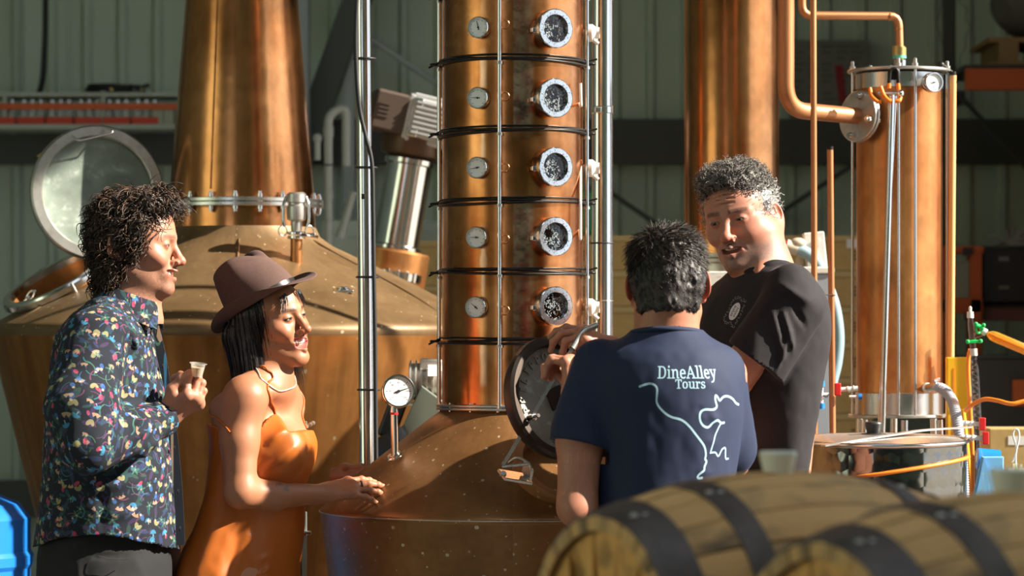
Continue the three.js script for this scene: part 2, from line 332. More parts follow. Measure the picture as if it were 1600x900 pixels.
function surfaceNets(f, lo, hi, h, slack = 1.3) {
  const nx = Math.ceil((hi.x - lo.x) / h) + 1, ny = Math.ceil((hi.y - lo.y) / h) + 1, nz = Math.ceil((hi.z - lo.z) / h) + 1, N = nx * ny * nz;
  const val = new Float32Array(N).fill(9), vid = new Int32Array(N).fill(-1), B = 6, act = [];
  const half = h * B * Math.sqrt(3) / 2;
  for (let k = 0; k < nz - 1; k += B) for (let j = 0; j < ny - 1; j += B) for (let i = 0; i < nx - 1; i += B) {
    const d = f(lo.x + (i + B / 2) * h, lo.y + (j + B / 2) * h, lo.z + (k + B / 2) * h);
    if (Math.abs(d) < half * slack + .008) act.push([i, j, k]);
  }
  const at3 = (i, j, k) => (k * ny + j) * nx + i;
  for (const [i0, j0, k0] of act) for (let k = k0; k <= Math.min(k0 + B, nz - 1); k++) for (let j = j0; j <= Math.min(j0 + B, ny - 1); j++) for (let i = i0; i <= Math.min(i0 + B, nx - 1); i++) {
    const a = at3(i, j, k); if (val[a] === 9) val[a] = f(lo.x + i * h, lo.y + j * h, lo.z + k * h);
  }
  const pos = [], idx = [], E = [[0, 1], [2, 3], [4, 5], [6, 7], [0, 2], [1, 3], [4, 6], [5, 7], [0, 4], [1, 5], [2, 6], [3, 7]];
  const cv = new Float32Array(8);
  for (const [i0, j0, k0] of act) for (let k = k0; k < Math.min(k0 + B, nz - 1); k++) for (let j = j0; j < Math.min(j0 + B, ny - 1); j++) for (let i = i0; i < Math.min(i0 + B, nx - 1); i++) {
    let m = 0, bad = false; for (let c = 0; c < 8; c++) { const v = val[at3(i + (c & 1), j + (c >> 1 & 1), k + (c >> 2))]; cv[c] = v; if (v === 9) bad = true; if (v < 0) m |= 1 << c; }
    if (bad || m === 0 || m === 255) continue;
    let x = 0, y = 0, z = 0, n = 0;
    for (const [a, b] of E) { if ((m >> a & 1) === (m >> b & 1)) continue; const t = cv[a] / (cv[a] - cv[b]); x += (a & 1) + ((b & 1) - (a & 1)) * t; y += (a >> 1 & 1) + ((b >> 1 & 1) - (a >> 1 & 1)) * t; z += (a >> 2) + ((b >> 2) - (a >> 2)) * t; n++; }
    vid[at3(i, j, k)] = pos.length / 3; pos.push(lo.x + (i + x / n) * h, lo.y + (j + y / n) * h, lo.z + (k + z / n) * h);
  }
  const quad = (a, b, c, d, flip) => { if (a < 0 || b < 0 || c < 0 || d < 0) return; flip ? idx.push(a, c, b, a, d, c) : idx.push(a, b, c, a, c, d); };
  for (const [i0, j0, k0] of act) for (let k = Math.max(1, k0); k < Math.min(k0 + B, nz - 1); k++) for (let j = Math.max(1, j0); j < Math.min(j0 + B, ny - 1); j++) for (let i = Math.max(1, i0); i < Math.min(i0 + B, nx - 1); i++) {
    const v = val[at3(i, j, k)], s = v < 0;
    const vx = val[at3(i + 1, j, k)], vy = val[at3(i, j + 1, k)], vz = val[at3(i, j, k + 1)];
    if (vx !== 9 && (vx < 0) !== s) quad(vid[at3(i, j - 1, k - 1)], vid[at3(i, j, k - 1)], vid[at3(i, j, k)], vid[at3(i, j - 1, k)], !s);
    if (vy !== 9 && (vy < 0) !== s) quad(vid[at3(i - 1, j, k - 1)], vid[at3(i - 1, j, k)], vid[at3(i, j, k)], vid[at3(i, j, k - 1)], !s);
    if (vz !== 9 && (vz < 0) !== s) quad(vid[at3(i - 1, j - 1, k)], vid[at3(i, j - 1, k)], vid[at3(i, j, k)], vid[at3(i - 1, j, k)], !s);
  }
  const nv = pos.length / 3, nor = new Float32Array(nv * 3), e = Math.min(h * .5, .002);
  for (let v = 0; v < nv; v++) {
    let x = pos[v * 3], y = pos[v * 3 + 1], z = pos[v * 3 + 2], gx, gy, gz, l;
    for (let it = 0; it < 2; it++) {
      gx = f(x + e, y, z) - f(x - e, y, z); gy = f(x, y + e, z) - f(x, y - e, z); gz = f(x, y, z + e) - f(x, y, z - e); l = Math.hypot(gx, gy, gz) || 1;
      if (it === 0) { const d = clamp(f(x, y, z) / (l / (2 * e)), -h * .6, h * .6); x -= gx / l * d; y -= gy / l * d; z -= gz / l * d; }
    }
    pos[v * 3] = x; pos[v * 3 + 1] = y; pos[v * 3 + 2] = z; nor[v * 3] = gx / l; nor[v * 3 + 1] = gy / l; nor[v * 3 + 2] = gz / l;
  }
  return { pos: new Float32Array(pos), nor, idx };
}
// boxes: [lo, hi, cell]; color(p) -> [r, g, b]; chart(p) -> id and uv(p, id) -> [u, v] give unwrapped cloth
function fieldGeometry(f, boxes, o = {}) {
  const gs = [];
  for (const [lo, hi, h] of boxes) {
    const m = surfaceNets(f, lo, hi, h, o.slack), g = new THREE.BufferGeometry();
    if (!m.idx.length) continue;
    g.setAttribute('position', new THREE.BufferAttribute(m.pos, 3)); g.setAttribute('normal', new THREE.BufferAttribute(m.nor, 3));
    if (o.color) { const c = new Float32Array(m.pos.length); for (let i = 0; i < m.pos.length; i += 3) c.set(o.color(m.pos[i], m.pos[i + 1], m.pos[i + 2], m.nor[i], m.nor[i + 1], m.nor[i + 2]), i); g.setAttribute('color', new THREE.BufferAttribute(c, 3)); }
    g.setIndex(m.idx);
    let n = g.toNonIndexed();
    const P = n.attributes.position.array, uv = new Float32Array(P.length / 3 * 2);
    if (o.uv) for (let t = 0; t < P.length / 9; t++) {
      const b = t * 9, id = o.chart ? o.chart((P[b] + P[b + 3] + P[b + 6]) / 3, (P[b + 1] + P[b + 4] + P[b + 7]) / 3, (P[b + 2] + P[b + 5] + P[b + 8]) / 3) : 0;
      let u0 = 0;
      for (let v = 0; v < 3; v++) { const r = o.uv(P[b + v * 3], P[b + v * 3 + 1], P[b + v * 3 + 2], id); let u = r[0]; const w = r[2] || 0; if (v && w) { while (u - u0 > w / 2) u -= w; while (u - u0 < -w / 2) u += w; } if (!v) u0 = u; uv[(t * 3 + v) * 2] = u; uv[(t * 3 + v) * 2 + 1] = r[1]; }
    }
    n.setAttribute('uv', new THREE.BufferAttribute(uv, 2)); gs.push(n);
  }
  return gs.length === 1 ? gs[0] : mergeGeometries(gs);
}
// ------------------------------------------------------------------ head, in its own axes: eye level at y = 0, face towards +z
function headField(o = {}) {
  const H = new Field(), p = (x, y, z) => V(x, y, z), w = o.wide ?? 1, smile = o.smile ?? 0, open = o.open ?? 0, jd = open * .010, lid = o.lid ?? .0042;
  const both = fn => { fn(1); fn(-1); };
  H.ell(p(0, .032, -.014), [.0765 * w, .086, .096], .02);
  H.ell(p(0, .03, .02), [.068 * w, .06, .068], .03);
  H.ell(p(0, -.035 - jd * .4, .026), [.060 * w, .078 + jd * .5, .058], .035);
  both(s => { H.cap(p(s * .054 * w, -.062, -.002), p(s * .016, -.100 - jd, .066), .016, .015, .03); H.ell(p(s * .05 * w, -.024, .050), [.02, .018, .02], .025); });
  H.ell(p(0, -.102 - jd, .072 + (o.chin ?? 0)), [.021, .017, .019], .022);
  both(s => H.cap(p(s * .011, .0165, .0855), p(s * .046 * w, .014, .064), .0085, .008, .014));
  both(s => H.ell(p(s * .032 * w, -.003, .097), [.0165, .0125, .017], .014, true));
  both(s => { H.ell(p(s * .032 * w, -.0005, .0745), [.0155, .0135, .0135], .005); });
  both(s => { H.ell(p(s * .033 * w, -.0015 - smile * .001, .0905), [.0125, lid, .009], .0022, true); });
  // nose
  H.cap(p(0, .008, .0855), p(0, -.034, .107), .0075, .0105, .010); H.ell(p(0, -.039, .1095), [.0115, .0105, .0125], .008);
  both(s => { H.ell(p(s * .0125, -.0425, .098), [.0085, .008, .0115], .006); H.ell(p(s * .006, -.0505, .105), [.0035, .004, .005], .003, true); });
  // mouth region
  H.ell(p(0, -.068, .074), [.034, .023, .021], .018);
  const cx = .0235 + smile * .007 + open * .0025, cy = -.0705 + smile * .0075, cz = .079 - smile * .005;
  both(s => { H.cap(p(0, -.0655 + smile * .003, .0965), p(s * cx, cy, cz), .0055, .003, .006); H.cap(p(0, -.0785 - open * .012, .0935 - open * .004), p(s * cx, cy - .001, cz), .0068, .003, .006); });
  if (smile) both(s => { H.ell(p(s * .041 * w, -.037, .067), [.018, .016, .017], .018); H.cap(p(s * .0185, -.044, .101), p(s * (cx + .010), cy - .008, cz + .008), .0022, .0022, .008, true); });
  const gap = .0016 + open * .0085 + smile * .0022;
  H.ell(p(0, -.0722 - open * .005 + smile * .003, .094), [cx - .002, gap, .024], .003, true);
  both(s => { if (smile) H.ell(p(s * cx * .62, cy - .0005, .09), [.011, gap * .6, .02], .003, true); });
  if (o.age) { both(s => { H.cap(p(s * .0195, -.046, .0995), p(s * .034, -.074, .084), .0018, .0018, .007, true); for (const [y, z] of [[.004, .066], [-.004, .064]]) H.cap(p(s * .051 * w, y - .002, z + .004), p(s * .062 * w, y * 2 - .004, z - .022), .0010, .0010, .003, true); }); for (const y of [.040, .050, .060]) H.cap(p(-.026, y, .089 - (y - .04) * .35), p(.026, y, .089 - (y - .04) * .35), .0012, .0012, .005, true); }
  // ears
  const ez = o.earZ ?? -.018;
  both(s => {
    const q = new THREE.Quaternion().setFromEuler(new THREE.Euler(.18, s * -.6, s * .12));
    H.ell(p(s * .0835 * w, -.006, ez - .006), [.0062, .033, .0205], .005, false, q);
    H.ell(p(s * .079 * w, -.033, ez + .004), [.0065, .0125, .0105], .005);
    H.ell(p(s * .0895 * w, .001, ez - .005), [.0066, .021, .0115], .003, true, q);
    H.ell(p(s * .0855 * w, -.011, ez + .004), [.006, .010, .008], .003, true, q);
    H.cap(p(s * .0835 * w, .012, ez - .004), p(s * .0845 * w, -.012, ez - .008), .0028, .0028, .003);
  });
  return H;
}
// skin tone over the head: lips, brows, beard shade, ruddy nose and cheeks
function headColor(o) {
  const base = o.skin, brow = o.brow ?? [.02, .013, .009], smile = o.smile ?? 0;
  const g = (x, y, z, a, b, c, r) => Math.exp(-((x - a) ** 2 + (y - b) ** 2 + (z - c) ** 2) / (r * r));
  return (x, y, z) => {
    const ax = Math.abs(x); let c = base.slice();
    const ruddy = .8 * g(ax, y, z, .045, -.03, .06, .022) + .9 * g(x, y, z, 0, -.04, .112, .018) + .8 * g(ax, y, z, .084, -.008, -.018, .026);
    c = [c[0] * (1 + .12 * ruddy), c[1] * (1 - .20 * ruddy), c[2] * (1 - .22 * ruddy)];
    const cy = mix(-.0655, -.0705 + smile * .0075, clamp(ax / .024, 0, 1)), lip = z > .07 && ax < .031 ? sstep(.011, .005, Math.abs(y - cy + .0055 + (o.open ?? 0) * .005 * (y < cy ? 1 : 0)) - (o.open ?? 0) * .006) : 0;
    if (z > .072) c = lerp3(c, o.lip ?? [base[0] * .85, base[1] * .48, base[2] * .48], lip * .85);
    if (o.stubble) { const inB = sstep(-.045, -.066, y + ax * .12) * sstep(-.02, .02, z) * (1 - lip) + .8 * g(x, y, z, 0, -.057, .1, .013); const n = noise3(x * 900, y * 900, z * 900, 5); c = lerp3(c, o.stubble, clamp(inB * (.5 + n * .45), 0, .8)); }
    const by = .0195 - .14 * Math.max(0, ax - .036) + .05 * (ax - .02), bw = sstep(.0052 * (o.browW ?? 1), .0022 * (o.browW ?? 1), Math.abs(y - by)) * sstep(.008, .013, ax) * sstep(.056, .048, ax) * (z > .05 ? 1 : 0);
    const nb = .75 + .25 * noise3(x * 500, y * 900, z * 500, 9);
    c = lerp3(c, brow, bw * nb * (o.browK ?? .92));
    if (z > .07 && o.lash) { const ly = (y + .0015 + smile * .001) / ((o.lid ?? .0042) + .0022), lx = (ax - .033) / .0145; c = lerp3(c, [.012, .008, .007], o.lash * sstep(1.25, .85, lx * lx + ly * ly)); }
    const m = 1 + .07 * noise3(x * 90, y * 90, z * 90, 3) + .05 * noise3(x * 330, y * 330, z * 330, 4); return [c[0] * m, c[1] * m, c[2] * m];
  };
}
const eyeMat = std({ vertexColors: true, roughness: .12 });
const teethMat = std({ color: rgb(.78, .74, .66), roughness: .25 });
function eyeGeometry() {
  const g = prep(new THREE.SphereGeometry(.0122, 32, 24)), P = g.attributes.position, c = [];
  for (let i = 0; i < P.count; i++) { const r = Math.hypot(P.getX(i), P.getY(i)), f = P.getZ(i) > 0; c.push(...(f && r < .0030 ? [.004, .004, .004] : f && r < .0066 ? [.03, .017, .009] : [.36, .31, .28])); }
  g.setAttribute('color', new THREE.Float32BufferAttribute(c, 3)); return g;
}
// a frame for a head: position, facing yaw (0 = camera, 90 = right of picture), pitch up, roll
class Frame {
  constructor(pos, yaw, pitch, roll, scale = 1) {
    this.p = pos; this.s = scale; this.q = new THREE.Quaternion().setFromEuler(new THREE.Euler(-pitch * RAD, yaw * RAD, roll * RAD, 'YXZ')); this.iq = this.q.clone().invert(); this.m = M4().compose(pos, this.q, V(scale, scale, scale));
    const e = M4().makeRotationFromQuaternion(this.iq).elements; this.e = e;
  }
  w(x, y, z) { return V(x, y, z).multiplyScalar(this.s).applyQuaternion(this.q).add(this.p); }
  wrap(fn) { const { p, e, s } = this; return (x, y, z) => { x = (x - p.x) / s; y = (y - p.y) / s; z = (z - p.z) / s; return s * fn(e[0] * x + e[4] * y + e[8] * z, e[1] * x + e[5] * y + e[9] * z, e[2] * x + e[6] * y + e[10] * z); }; }
  local(x, y, z) { const { p, e, s } = this; x = (x - p.x) / s; y = (y - p.y) / s; z = (z - p.z) / s; return [e[0] * x + e[4] * y + e[8] * z, e[1] * x + e[5] * y + e[9] * z, e[2] * x + e[6] * y + e[10] * z]; }
}
// hand: wrist, f = towards the knuckles, n = out of the palm, right or left; curls in degrees for index..little [knuckle, middle, end]; thumb = three directions in (f, s, n)
function hand(B, w, f, n, right, o) {
  f = f.clone().normalize(); n = n.clone().addScaledVector(f, -n.dot(f)).normalize();
  const s = f.clone().cross(n); if (!right) s.negate();
  const k = o.scale ?? 1, P = (a, b, c) => w.clone().addScaledVector(f, a * k).addScaledVector(s, b * k).addScaledVector(n, c * k);
  const palm = new Field(), fl = [n, 1.55];
  palm.cap(P(-.03, 0, 0), P(.015, 0, 0), .027 * k, .027 * k, .02, false, [n, 1.3]);
  for (const [i, b] of [[0, .03], [1, .0105], [2, -.0095], [3, -.028]]) palm.cap(P(.012, b * .45, 0), P(.087 - Math.abs(b - .006) * .35, b, -.003), .0165 * k, .0125 * k, .016 * k, false, [n, 1.15]);
  palm.cap(P(.012, .018, .008), P(.05, .034, .010), .016 * k, .013 * k, .016 * k);
  const fing = [[.030, .042, .025, .021], [.0105, .046, .029, .022], [-.0095, .043, .027, .021], [-.028, .034, .020, .019]];
  const tips = [], nails = [], all = new Field(); let first = true;
  const groups = [];
  fing.forEach(([b, l1, l2, l3], i) => {
    const F2 = new Field(), c = o.curl[i], sp = (o.spread ?? 4) * [1, .2, -.6, -1.4][i] * RAD; let a = 0, q = P(.085 - Math.abs(b - .006) * .35, b, -.003);
    const rr = [.0098, .0088, .0079, .0068].map(r => r * (i === 3 ? .87 : 1) * k);
    const knuck = q.clone();
    [l1, l2, l3].forEach((l, j) => { a += c[j] * RAD; const d = f.clone().multiplyScalar(Math.cos(a)).addScaledVector(n, Math.sin(a)).addScaledVector(s, Math.sin(sp) * Math.cos(a)).normalize(); const e = q.clone().addScaledVector(d, l * k); F2.cap(q, e, rr[j], rr[j + 1], .004); if (j < 2) F2.ell(e.clone().addScaledVector(n, -.001 * k * Math.cos(a)), [rr[j + 1] * 1.13, rr[j + 1] * 1.13, rr[j + 1] * 1.13], .003); if (j === 2) { tips.push(e); const up = f.clone().multiplyScalar(-Math.sin(a) * -1).addScaledVector(n, -Math.cos(a)); nails.push([e.clone().addScaledVector(d, -.002 * k), d.clone(), n.clone().multiplyScalar(-Math.cos(a)).addScaledVector(f, Math.sin(a))]); } q = e; });
    palm.ell(knuck.clone().addScaledVector(n, -.003 * k), [.0105 * k, .0105 * k, .0105 * k], .008);
    groups.push(F2.fn);
  });
  const Th = new Field(); let q = P(.02, .024, .008); const tr = [.0145, .0122, .0105, .008].map(r => r * k);
  [.044, .032, .026].forEach((l, j) => { const [a, b, c] = o.thumb[j], d = f.clone().multiplyScalar(a).addScaledVector(s, b).addScaledVector(n, c).normalize(), e = q.clone().addScaledVector(d, l * k); Th.cap(q, e, tr[j], tr[j + 1], .006); if (j === 2) { tips.push(e); nails.push([e.clone().addScaledVector(d, -.003 * k), d.clone(), s.clone().multiplyScalar(.6).addScaledVector(n, -.6)]); } q = e; });
  const pf = palm.fn, tf = Th.fn, c = P(.07, 0, .02), R = .17 * k;
  const fn = (x, y, z) => { let d = pf(x, y, z); let g = 9; for (const G of groups) g = Math.min(g, G(x, y, z)); d = smin(d, g, .007 * k); return smin(d, tf(x, y, z), .011 * k); };
  B.add(fn, c, R, .012);
  const lo = c.clone().addScalar(-R), hi = c.clone().addScalar(R);
  const bb = new THREE.Box3(); for (const t of [...tips, w, P(.09, .04, 0), P(.09, -.04, 0), P(.04, .05, .02), P(.03, -.04, 0)]) bb.expandByPoint(t); bb.expandByScalar(.02);
  return { fn, tips, nails, box: bb, s, f, n, P };
}
// strands of hair grown from sampled points of a surface
function strands(surf, count, seed, grow, o = {}) {
  const R = rng(seed), pos = [], nor = [], col = [], n = surf.pos.length / 3, seg = o.seg ?? 6, sides = o.sides ?? 3;
  for (let c = 0; c < count; c++) {
    const i = Math.floor(R() * n) * 3, p = V(surf.pos[i], surf.pos[i + 1], surf.pos[i + 2]), m = V(surf.nor[i], surf.nor[i + 1], surf.nor[i + 2]);
    const path = grow(p, m, R); if (!path) continue;
    const { pts, r0, r1, color } = path, ringPts = [];
    for (let k = 0; k < pts.length; k++) {
      const a = pts[Math.max(0, k - 1)], b = pts[Math.min(pts.length - 1, k + 1)], t = b.clone().sub(a).normalize(), u = Math.abs(t.y) < .9 ? V(0, 1, 0).cross(t).normalize() : V(1, 0, 0).cross(t).normalize(), v = t.clone().cross(u), r = mix(r0, r1, k / (pts.length - 1));
      const ring = []; for (let s = 0; s < sides; s++) { const an = s / sides * 2 * Math.PI, d = u.clone().multiplyScalar(Math.cos(an)).addScaledVector(v, Math.sin(an)); ring.push([pts[k].clone().addScaledVector(d, r), d]); } ringPts.push(ring);
    }
    for (let k = 0; k < pts.length - 1; k++) for (let s = 0; s < sides; s++) {
      const A = ringPts[k][s], B = ringPts[k][(s + 1) % sides], C = ringPts[k + 1][s], D = ringPts[k + 1][(s + 1) % sides];
      for (const q of [A, B, D, A, D, C]) { pos.push(q[0].x, q[0].y, q[0].z); nor.push(q[1].x, q[1].y, q[1].z); col.push(...color); }
    }
  }
  const g = new THREE.BufferGeometry(); g.setAttribute('position', new THREE.Float32BufferAttribute(pos, 3)); g.setAttribute('normal', new THREE.Float32BufferAttribute(nor, 3)); g.setAttribute('color', new THREE.Float32BufferAttribute(col, 3)); g.setAttribute('uv', new THREE.Float32BufferAttribute(new Float32Array(pos.length / 3 * 2), 2));
  return g;
}
const hairMat = std({ vertexColors: true, roughness: .55 });
function snap(fn, p, off = .001, n = 8) { p = p.clone(); const e = .001; for (let i = 0; i < n; i++) { const gx = fn(p.x + e, p.y, p.z) - fn(p.x - e, p.y, p.z), gy = fn(p.x, p.y + e, p.z) - fn(p.x, p.y - e, p.z), gz = fn(p.x, p.y, p.z + e) - fn(p.x, p.y, p.z - e), l = Math.hypot(gx, gy, gz) || 1, d = fn(p.x, p.y, p.z) - off; p.x -= gx / l * d * .8; p.y -= gy / l * d * .8; p.z -= gz / l * d * .8; } return p; }
function hit(fn, px, py, d0 = 6.6, d1 = 8.4, off = .001) { let d = d0; for (let i = 0; i < 400 && d < d1; i++) { const p = at(px, py, d), v = fn(p.x, p.y, p.z) - off; if (v < .0004) return p; d += Math.max(.0008, v * .6); } return at(px, py, d1); }
const box3 = (a, b) => [V(Math.min(a.x, b.x), Math.min(a.y, b.y), Math.min(a.z, b.z)), V(Math.max(a.x, b.x), Math.max(a.y, b.y), Math.max(a.z, b.z))];
// folds pressed into cloth: segments [a, b, width, height]
function folded(fn, folds, noiseAmp = .003, o = {}) {
  const L = folds.map(([a, b, w, h]) => [a.x, a.y, a.z, b.x - a.x, b.y - a.y, b.z - a.z, a.distanceToSquared(b), w, h]);
  const FG = o.gain ?? 1.5;
  const [fx, fy, fz] = o.freq ?? [22, 9, 22];
  return (x, y, z) => {
    const d = fn(x, y, z); if (d > .045 || d < -.045) return d;
    let e = 0;
    for (const q of L) { let X = x - q[0], Y = y - q[1], Z = z - q[2], t = (X * q[3] + Y * q[4] + Z * q[5]) / q[6]; t = t < 0 ? 0 : t > 1 ? 1 : t; X -= t * q[3]; Y -= t * q[4]; Z = (Z - t * q[5]) * .45; const r2 = (X * X + Y * Y + Z * Z) / (q[7] * q[7]); if (r2 < 6) e += FG * q[8] * Math.exp(-r2) * Math.sin(Math.PI * (.15 + .7 * t)); }
    if (noiseAmp) e += noiseAmp * noise3(x * fx, y * fy, z * fz, 11) + noiseAmp * .25 * noise3(x * 55, y * 38, z * 55, 12);
    return d - e;
  };
}
// ------------------------------------------------------------------ dial gauge: bezel, face, needle
function dialTexture(n, numbers, brandBlue) {
  return canvasTex(256, 256, (c, w) => {
    c.fillStyle = '#f4f5f0'; c.fillRect(0, 0, w, w); c.translate(w / 2, w / 2);
    c.strokeStyle = c.fillStyle = '#20242a'; c.textAlign = 'center'; c.textBaseline = 'middle'; c.font = 'bold 22px sans-serif';
    for (let i = 0; i <= n * 5; i++) {
      const a = (-225 + 270 * i / (n * 5)) * RAD, big = i % 5 === 0;
      c.lineWidth = big ? 5 : 2; c.beginPath(); c.moveTo(Math.cos(a) * (big ? 96 : 104), Math.sin(a) * (big ? 96 : 104)); c.lineTo(Math.cos(a) * 114, Math.sin(a) * 114); c.stroke();
      if (big && numbers) c.fillText(String(numbers[i / 5]), Math.cos(a) * 76, Math.sin(a) * 76);
    }
    if (brandBlue) { c.fillStyle = '#1747b8'; c.fillRect(-18, 48, 36, 36); c.fillStyle = '#fff'; c.font = 'bold 20px sans-serif'; c.fillText('W', 0, 66); }
    else if (numbers) { c.font = '18px sans-serif'; c.fillText('°C', 0, 40); }
  });
}
const dialFaceSmall = std({ map: dialTexture(8), roughness: .55 });
const dialFaceBig = std({ map: dialTexture(6, [0, 20, 40, 60, 80, 100, 120]), roughness: .5 });
const dialFaceBlue = std({ map: dialTexture(6, null, true), roughness: .5 });
const needleInk = std({ color: rgb(.02, .02, .022), roughness: .5 });
const dropMat = std({ color: rgb(.22, .25, .26), roughness: .3 });
const circleFace = r => { const g = new THREE.CircleGeometry(r, 48); return g; };
// dial of radius r and depth h, facing +z with its back at z = 0; the needle points at angle deg (0 = right, 90 = up)
function dialParts(o, r, h, face, deg, rim = steelBright) {
  const up2z = [Math.PI / 2, 0, 0];
  mesh('bezel', [lathe([[0, 0], [r * .92, 0], [r, h * .3], [r, h * .92], [r * .95, h], [r * .87, h], [r * .85, h * .82]], 56, [0, 0, 0], new THREE.Quaternion().setFromEuler(new THREE.Euler(...up2z)))], rim, o);
  mesh('dial_face', [T(circleFace(r * .87), [0, 0, h * .82])], face, o);
  const L = r * .66, w = r * .035, sh = new THREE.Shape();
  sh.moveTo(-L * .35, -w * 1.6); sh.lineTo(-L * .35, w * 1.6); sh.lineTo(0, w); sh.lineTo(L, w * .3); sh.lineTo(L, -w * .3); sh.lineTo(0, -w);
  const g = T(prep(new THREE.ExtrudeGeometry(sh, { depth: h * .03, bevelEnabled: false })), [0, 0, 0], [0, 0, deg * RAD]);
  mesh('needle', [T(g, [0, 0, h * .86]), T(new THREE.CylinderGeometry(r * .09, r * .09, h * .08, 20), [0, 0, h * .88], up2z)], needleInk, o);
}

// ------------------------------------------------------------------ big pot still behind the two people on the left
{
  const D = 9.3, S = F / D, cx = (378 - 800) / S, Y = y => EYE - (y - HORIZON) / S;
  const st = thing('pot_still', 'large dusty copper pot still with tall tapering head behind the man and woman', 'still', [cx, 0, -D]);
  const sideTaper = (.745 - .61) / (Y(515) - Y(800));
  const yr = Y(514), R0 = .742;
  mesh('pot_body', [lathe([[0, .30], [.30, .32], [R0 - sideTaper * (yr - .5), .5], [R0 - sideTaper * (yr - .9), .9], [R0 - .004, yr - .02]], 128)], copperBody, st);
  mesh('pot_shoulder', [lathe([[R0 - .004, yr - .02], [R0, yr - .008], [R0 - .004, yr + .006], [R0 - .02, yr + .018], [.60, 1.577], [.47, 1.642], [.345, 1.70], [.27, 1.735], [.232, 1.762], [.219, 1.79]], 128, null, null, 50)], copperCone, st);
  const weld = [];
  for (const a of [3, 62, -58]) { const P = []; for (const [r, y] of [[.722, yr + .012], [.60, 1.577], [.47, 1.642], [.345, 1.70], [.25, 1.748]]) P.push(V(Math.sin(a * RAD) * r, y + .001, Math.cos(a * RAD) * r)); weld.push(tube(P, .0035, 40, false, 6)); }
  mesh('weld_seam', weld, copperCone, st);
  mesh('neck', [lathe([[.219, 1.785], [.217, Y(330)], [.216, Y(324)]], 96)], copperStill, st);
  const fl = mesh('flange', [annulus(.241, .2, .012, [0, Y(326), 0]), annulus(.241, .2, .012, [0, Y(326) + .0135, 0])], steel, st);
  for (let k = 0; k < 20; k++) { const a = k / 20 * Math.PI * 2, x = Math.sin(a) * .229, z = Math.cos(a) * .229; mesh('bolt', [hexbolt(.009, .044, [x, Y(326) + .0125, z]), hexbolt(.006, .06, [x, Y(326) + .0125, z])], steelBright, fl); }
  mesh('head_column', [lathe([[.214, Y(326) + .024], [.2135, Y(300)], [.166, Y(0)], [.148, 2.9], [.12, 3.4], [.06, 3.62], [0, 3.66]], 96, null, null, 50)], copperStill, st);
  mesh('weld_seam', [tube([V(.2145 * Math.sin(-.35), Y(300), .2145 * Math.cos(-.35)), V(.1665 * Math.sin(-.35), Y(0), .1665 * Math.cos(-.35))], .0025, 8, false, 6)], copperStill, st);
  for (const a of [45, 135, 225, 315]) mesh('leg', [rod(V(Math.sin(a * RAD) * .4, 0, Math.cos(a * RAD) * .4), V(Math.sin(a * RAD) * .4, .55, Math.cos(a * RAD) * .4), .035)], steelWorn, st);
  // camlock valve on the shoulder, below the flange
  const valve = (px, py, name, build) => { const g = new THREE.Group(); g.name = name; g.position.copy(at(px, py, D - .27)).sub(st.position); st.add(g); build(g); };
  { // spigot with the quick-release coupling
    const b = at(463, 398, D - .33).sub(st.position);
    const g = new THREE.Group(); g.name = 'spigot'; g.position.copy(b); st.add(g);
    mesh('spigot_tube', [lathe([[.017, -.03], [.017, .045], [.014, .045]], 28)], copperRaw, g);
    mesh('clamp', [annulus(.026, .012, .009, [0, .045, 0]), annulus(.026, .012, .009, [0, .057, 0]), box(.05, .012, .018, [.03, .056, .006], [0, .3, 0], .003), rod(V(.03, .056, .0), V(.062, .05, .02), .0045)], steelBright, g);
    mesh('coupling', [lathe([[.014, .066], [.016, .075], [.016, .095], [.026, .1], [.0275, .112], [.0275, .138], [.024, .142], [.024, .148], [.0285, .15], [.0285, .172], [.022, .178], [0, .179]], 32)], steelWorn, g);
    for (const s of [-1, 1]) mesh('lever', [tube([V(s * .028, .165, .006), V(s * .036, .14, .012), V(s * .037, .1, .012), V(s * .033, .08, .01)], .0045, 20, false, 8), ring(.014, .0022, [s * .038, .068, .012], [0, .6, 0], 24, 6)], steelBright, g);
  }
  { // clamped stub to the right
    const b = at(536, 472, D - .45).sub(st.position), g = new THREE.Group(); g.name = 'stub_pipe'; g.position.copy(b); st.add(g);
    mesh('stub_tube', [lathe([[.011, -.04], [.011, .026]], 24)], copperRaw, g);
    mesh('clamp', [annulus(.02, .004, .007, [0, .022, 0]), annulus(.021, .004, .007, [0, .031, 0]), box(.05, .009, .014, [.006, .03, .014], [0, .1, 0], .003), rod(V(-.024, .03, .018), V(-.03, .03, .018), .005)], steelBright, g);
    mesh('cap', [disc(.016, .006, [0, .037, 0])], steelBright, g);
  }
  // manway collar with its raised lid, on the left of the shoulder
  const cpos = at(92, 440, D - .18), cn = V(-.42, .86, .3).normalize(), q = toward(cn), L = cpos.clone().sub(st.position);
  const man = new THREE.Group(); man.name = 'manway'; man.position.copy(L); man.quaternion.copy(q); st.add(man);
  mesh('manway_neck', [lathe([[.155, -.13], [.155, .0], [.148, .0], [.148, -.13]], 72)], copperRaw, man);
  mesh('manway_rim', [lathe([[.148, .0], [.148, .016], [.152, .02], [.172, .02], [.176, .014], [.176, -.002], [.155, -.004]], 72)], steelBright, man);
  for (const a of [20, 65, 200]) mesh('latch', [rod(V(Math.sin(a * RAD) * .178, -.05, Math.cos(a * RAD) * .178), V(Math.sin(a * RAD) * .184, .02, Math.cos(a * RAD) * .184), .007, .005), ball(.01, V(Math.sin(a * RAD) * .178, -.052, Math.cos(a * RAD) * .178))], steelWorn, man);
  const lidN = V(.36, .06, .93).normalize(), lid = new THREE.Group(); lid.name = 'manway_lid'; lid.position.copy(at(153, 301, D - .12).sub(st.position)); lid.quaternion.copy(basis(lidN)); st.add(lid);
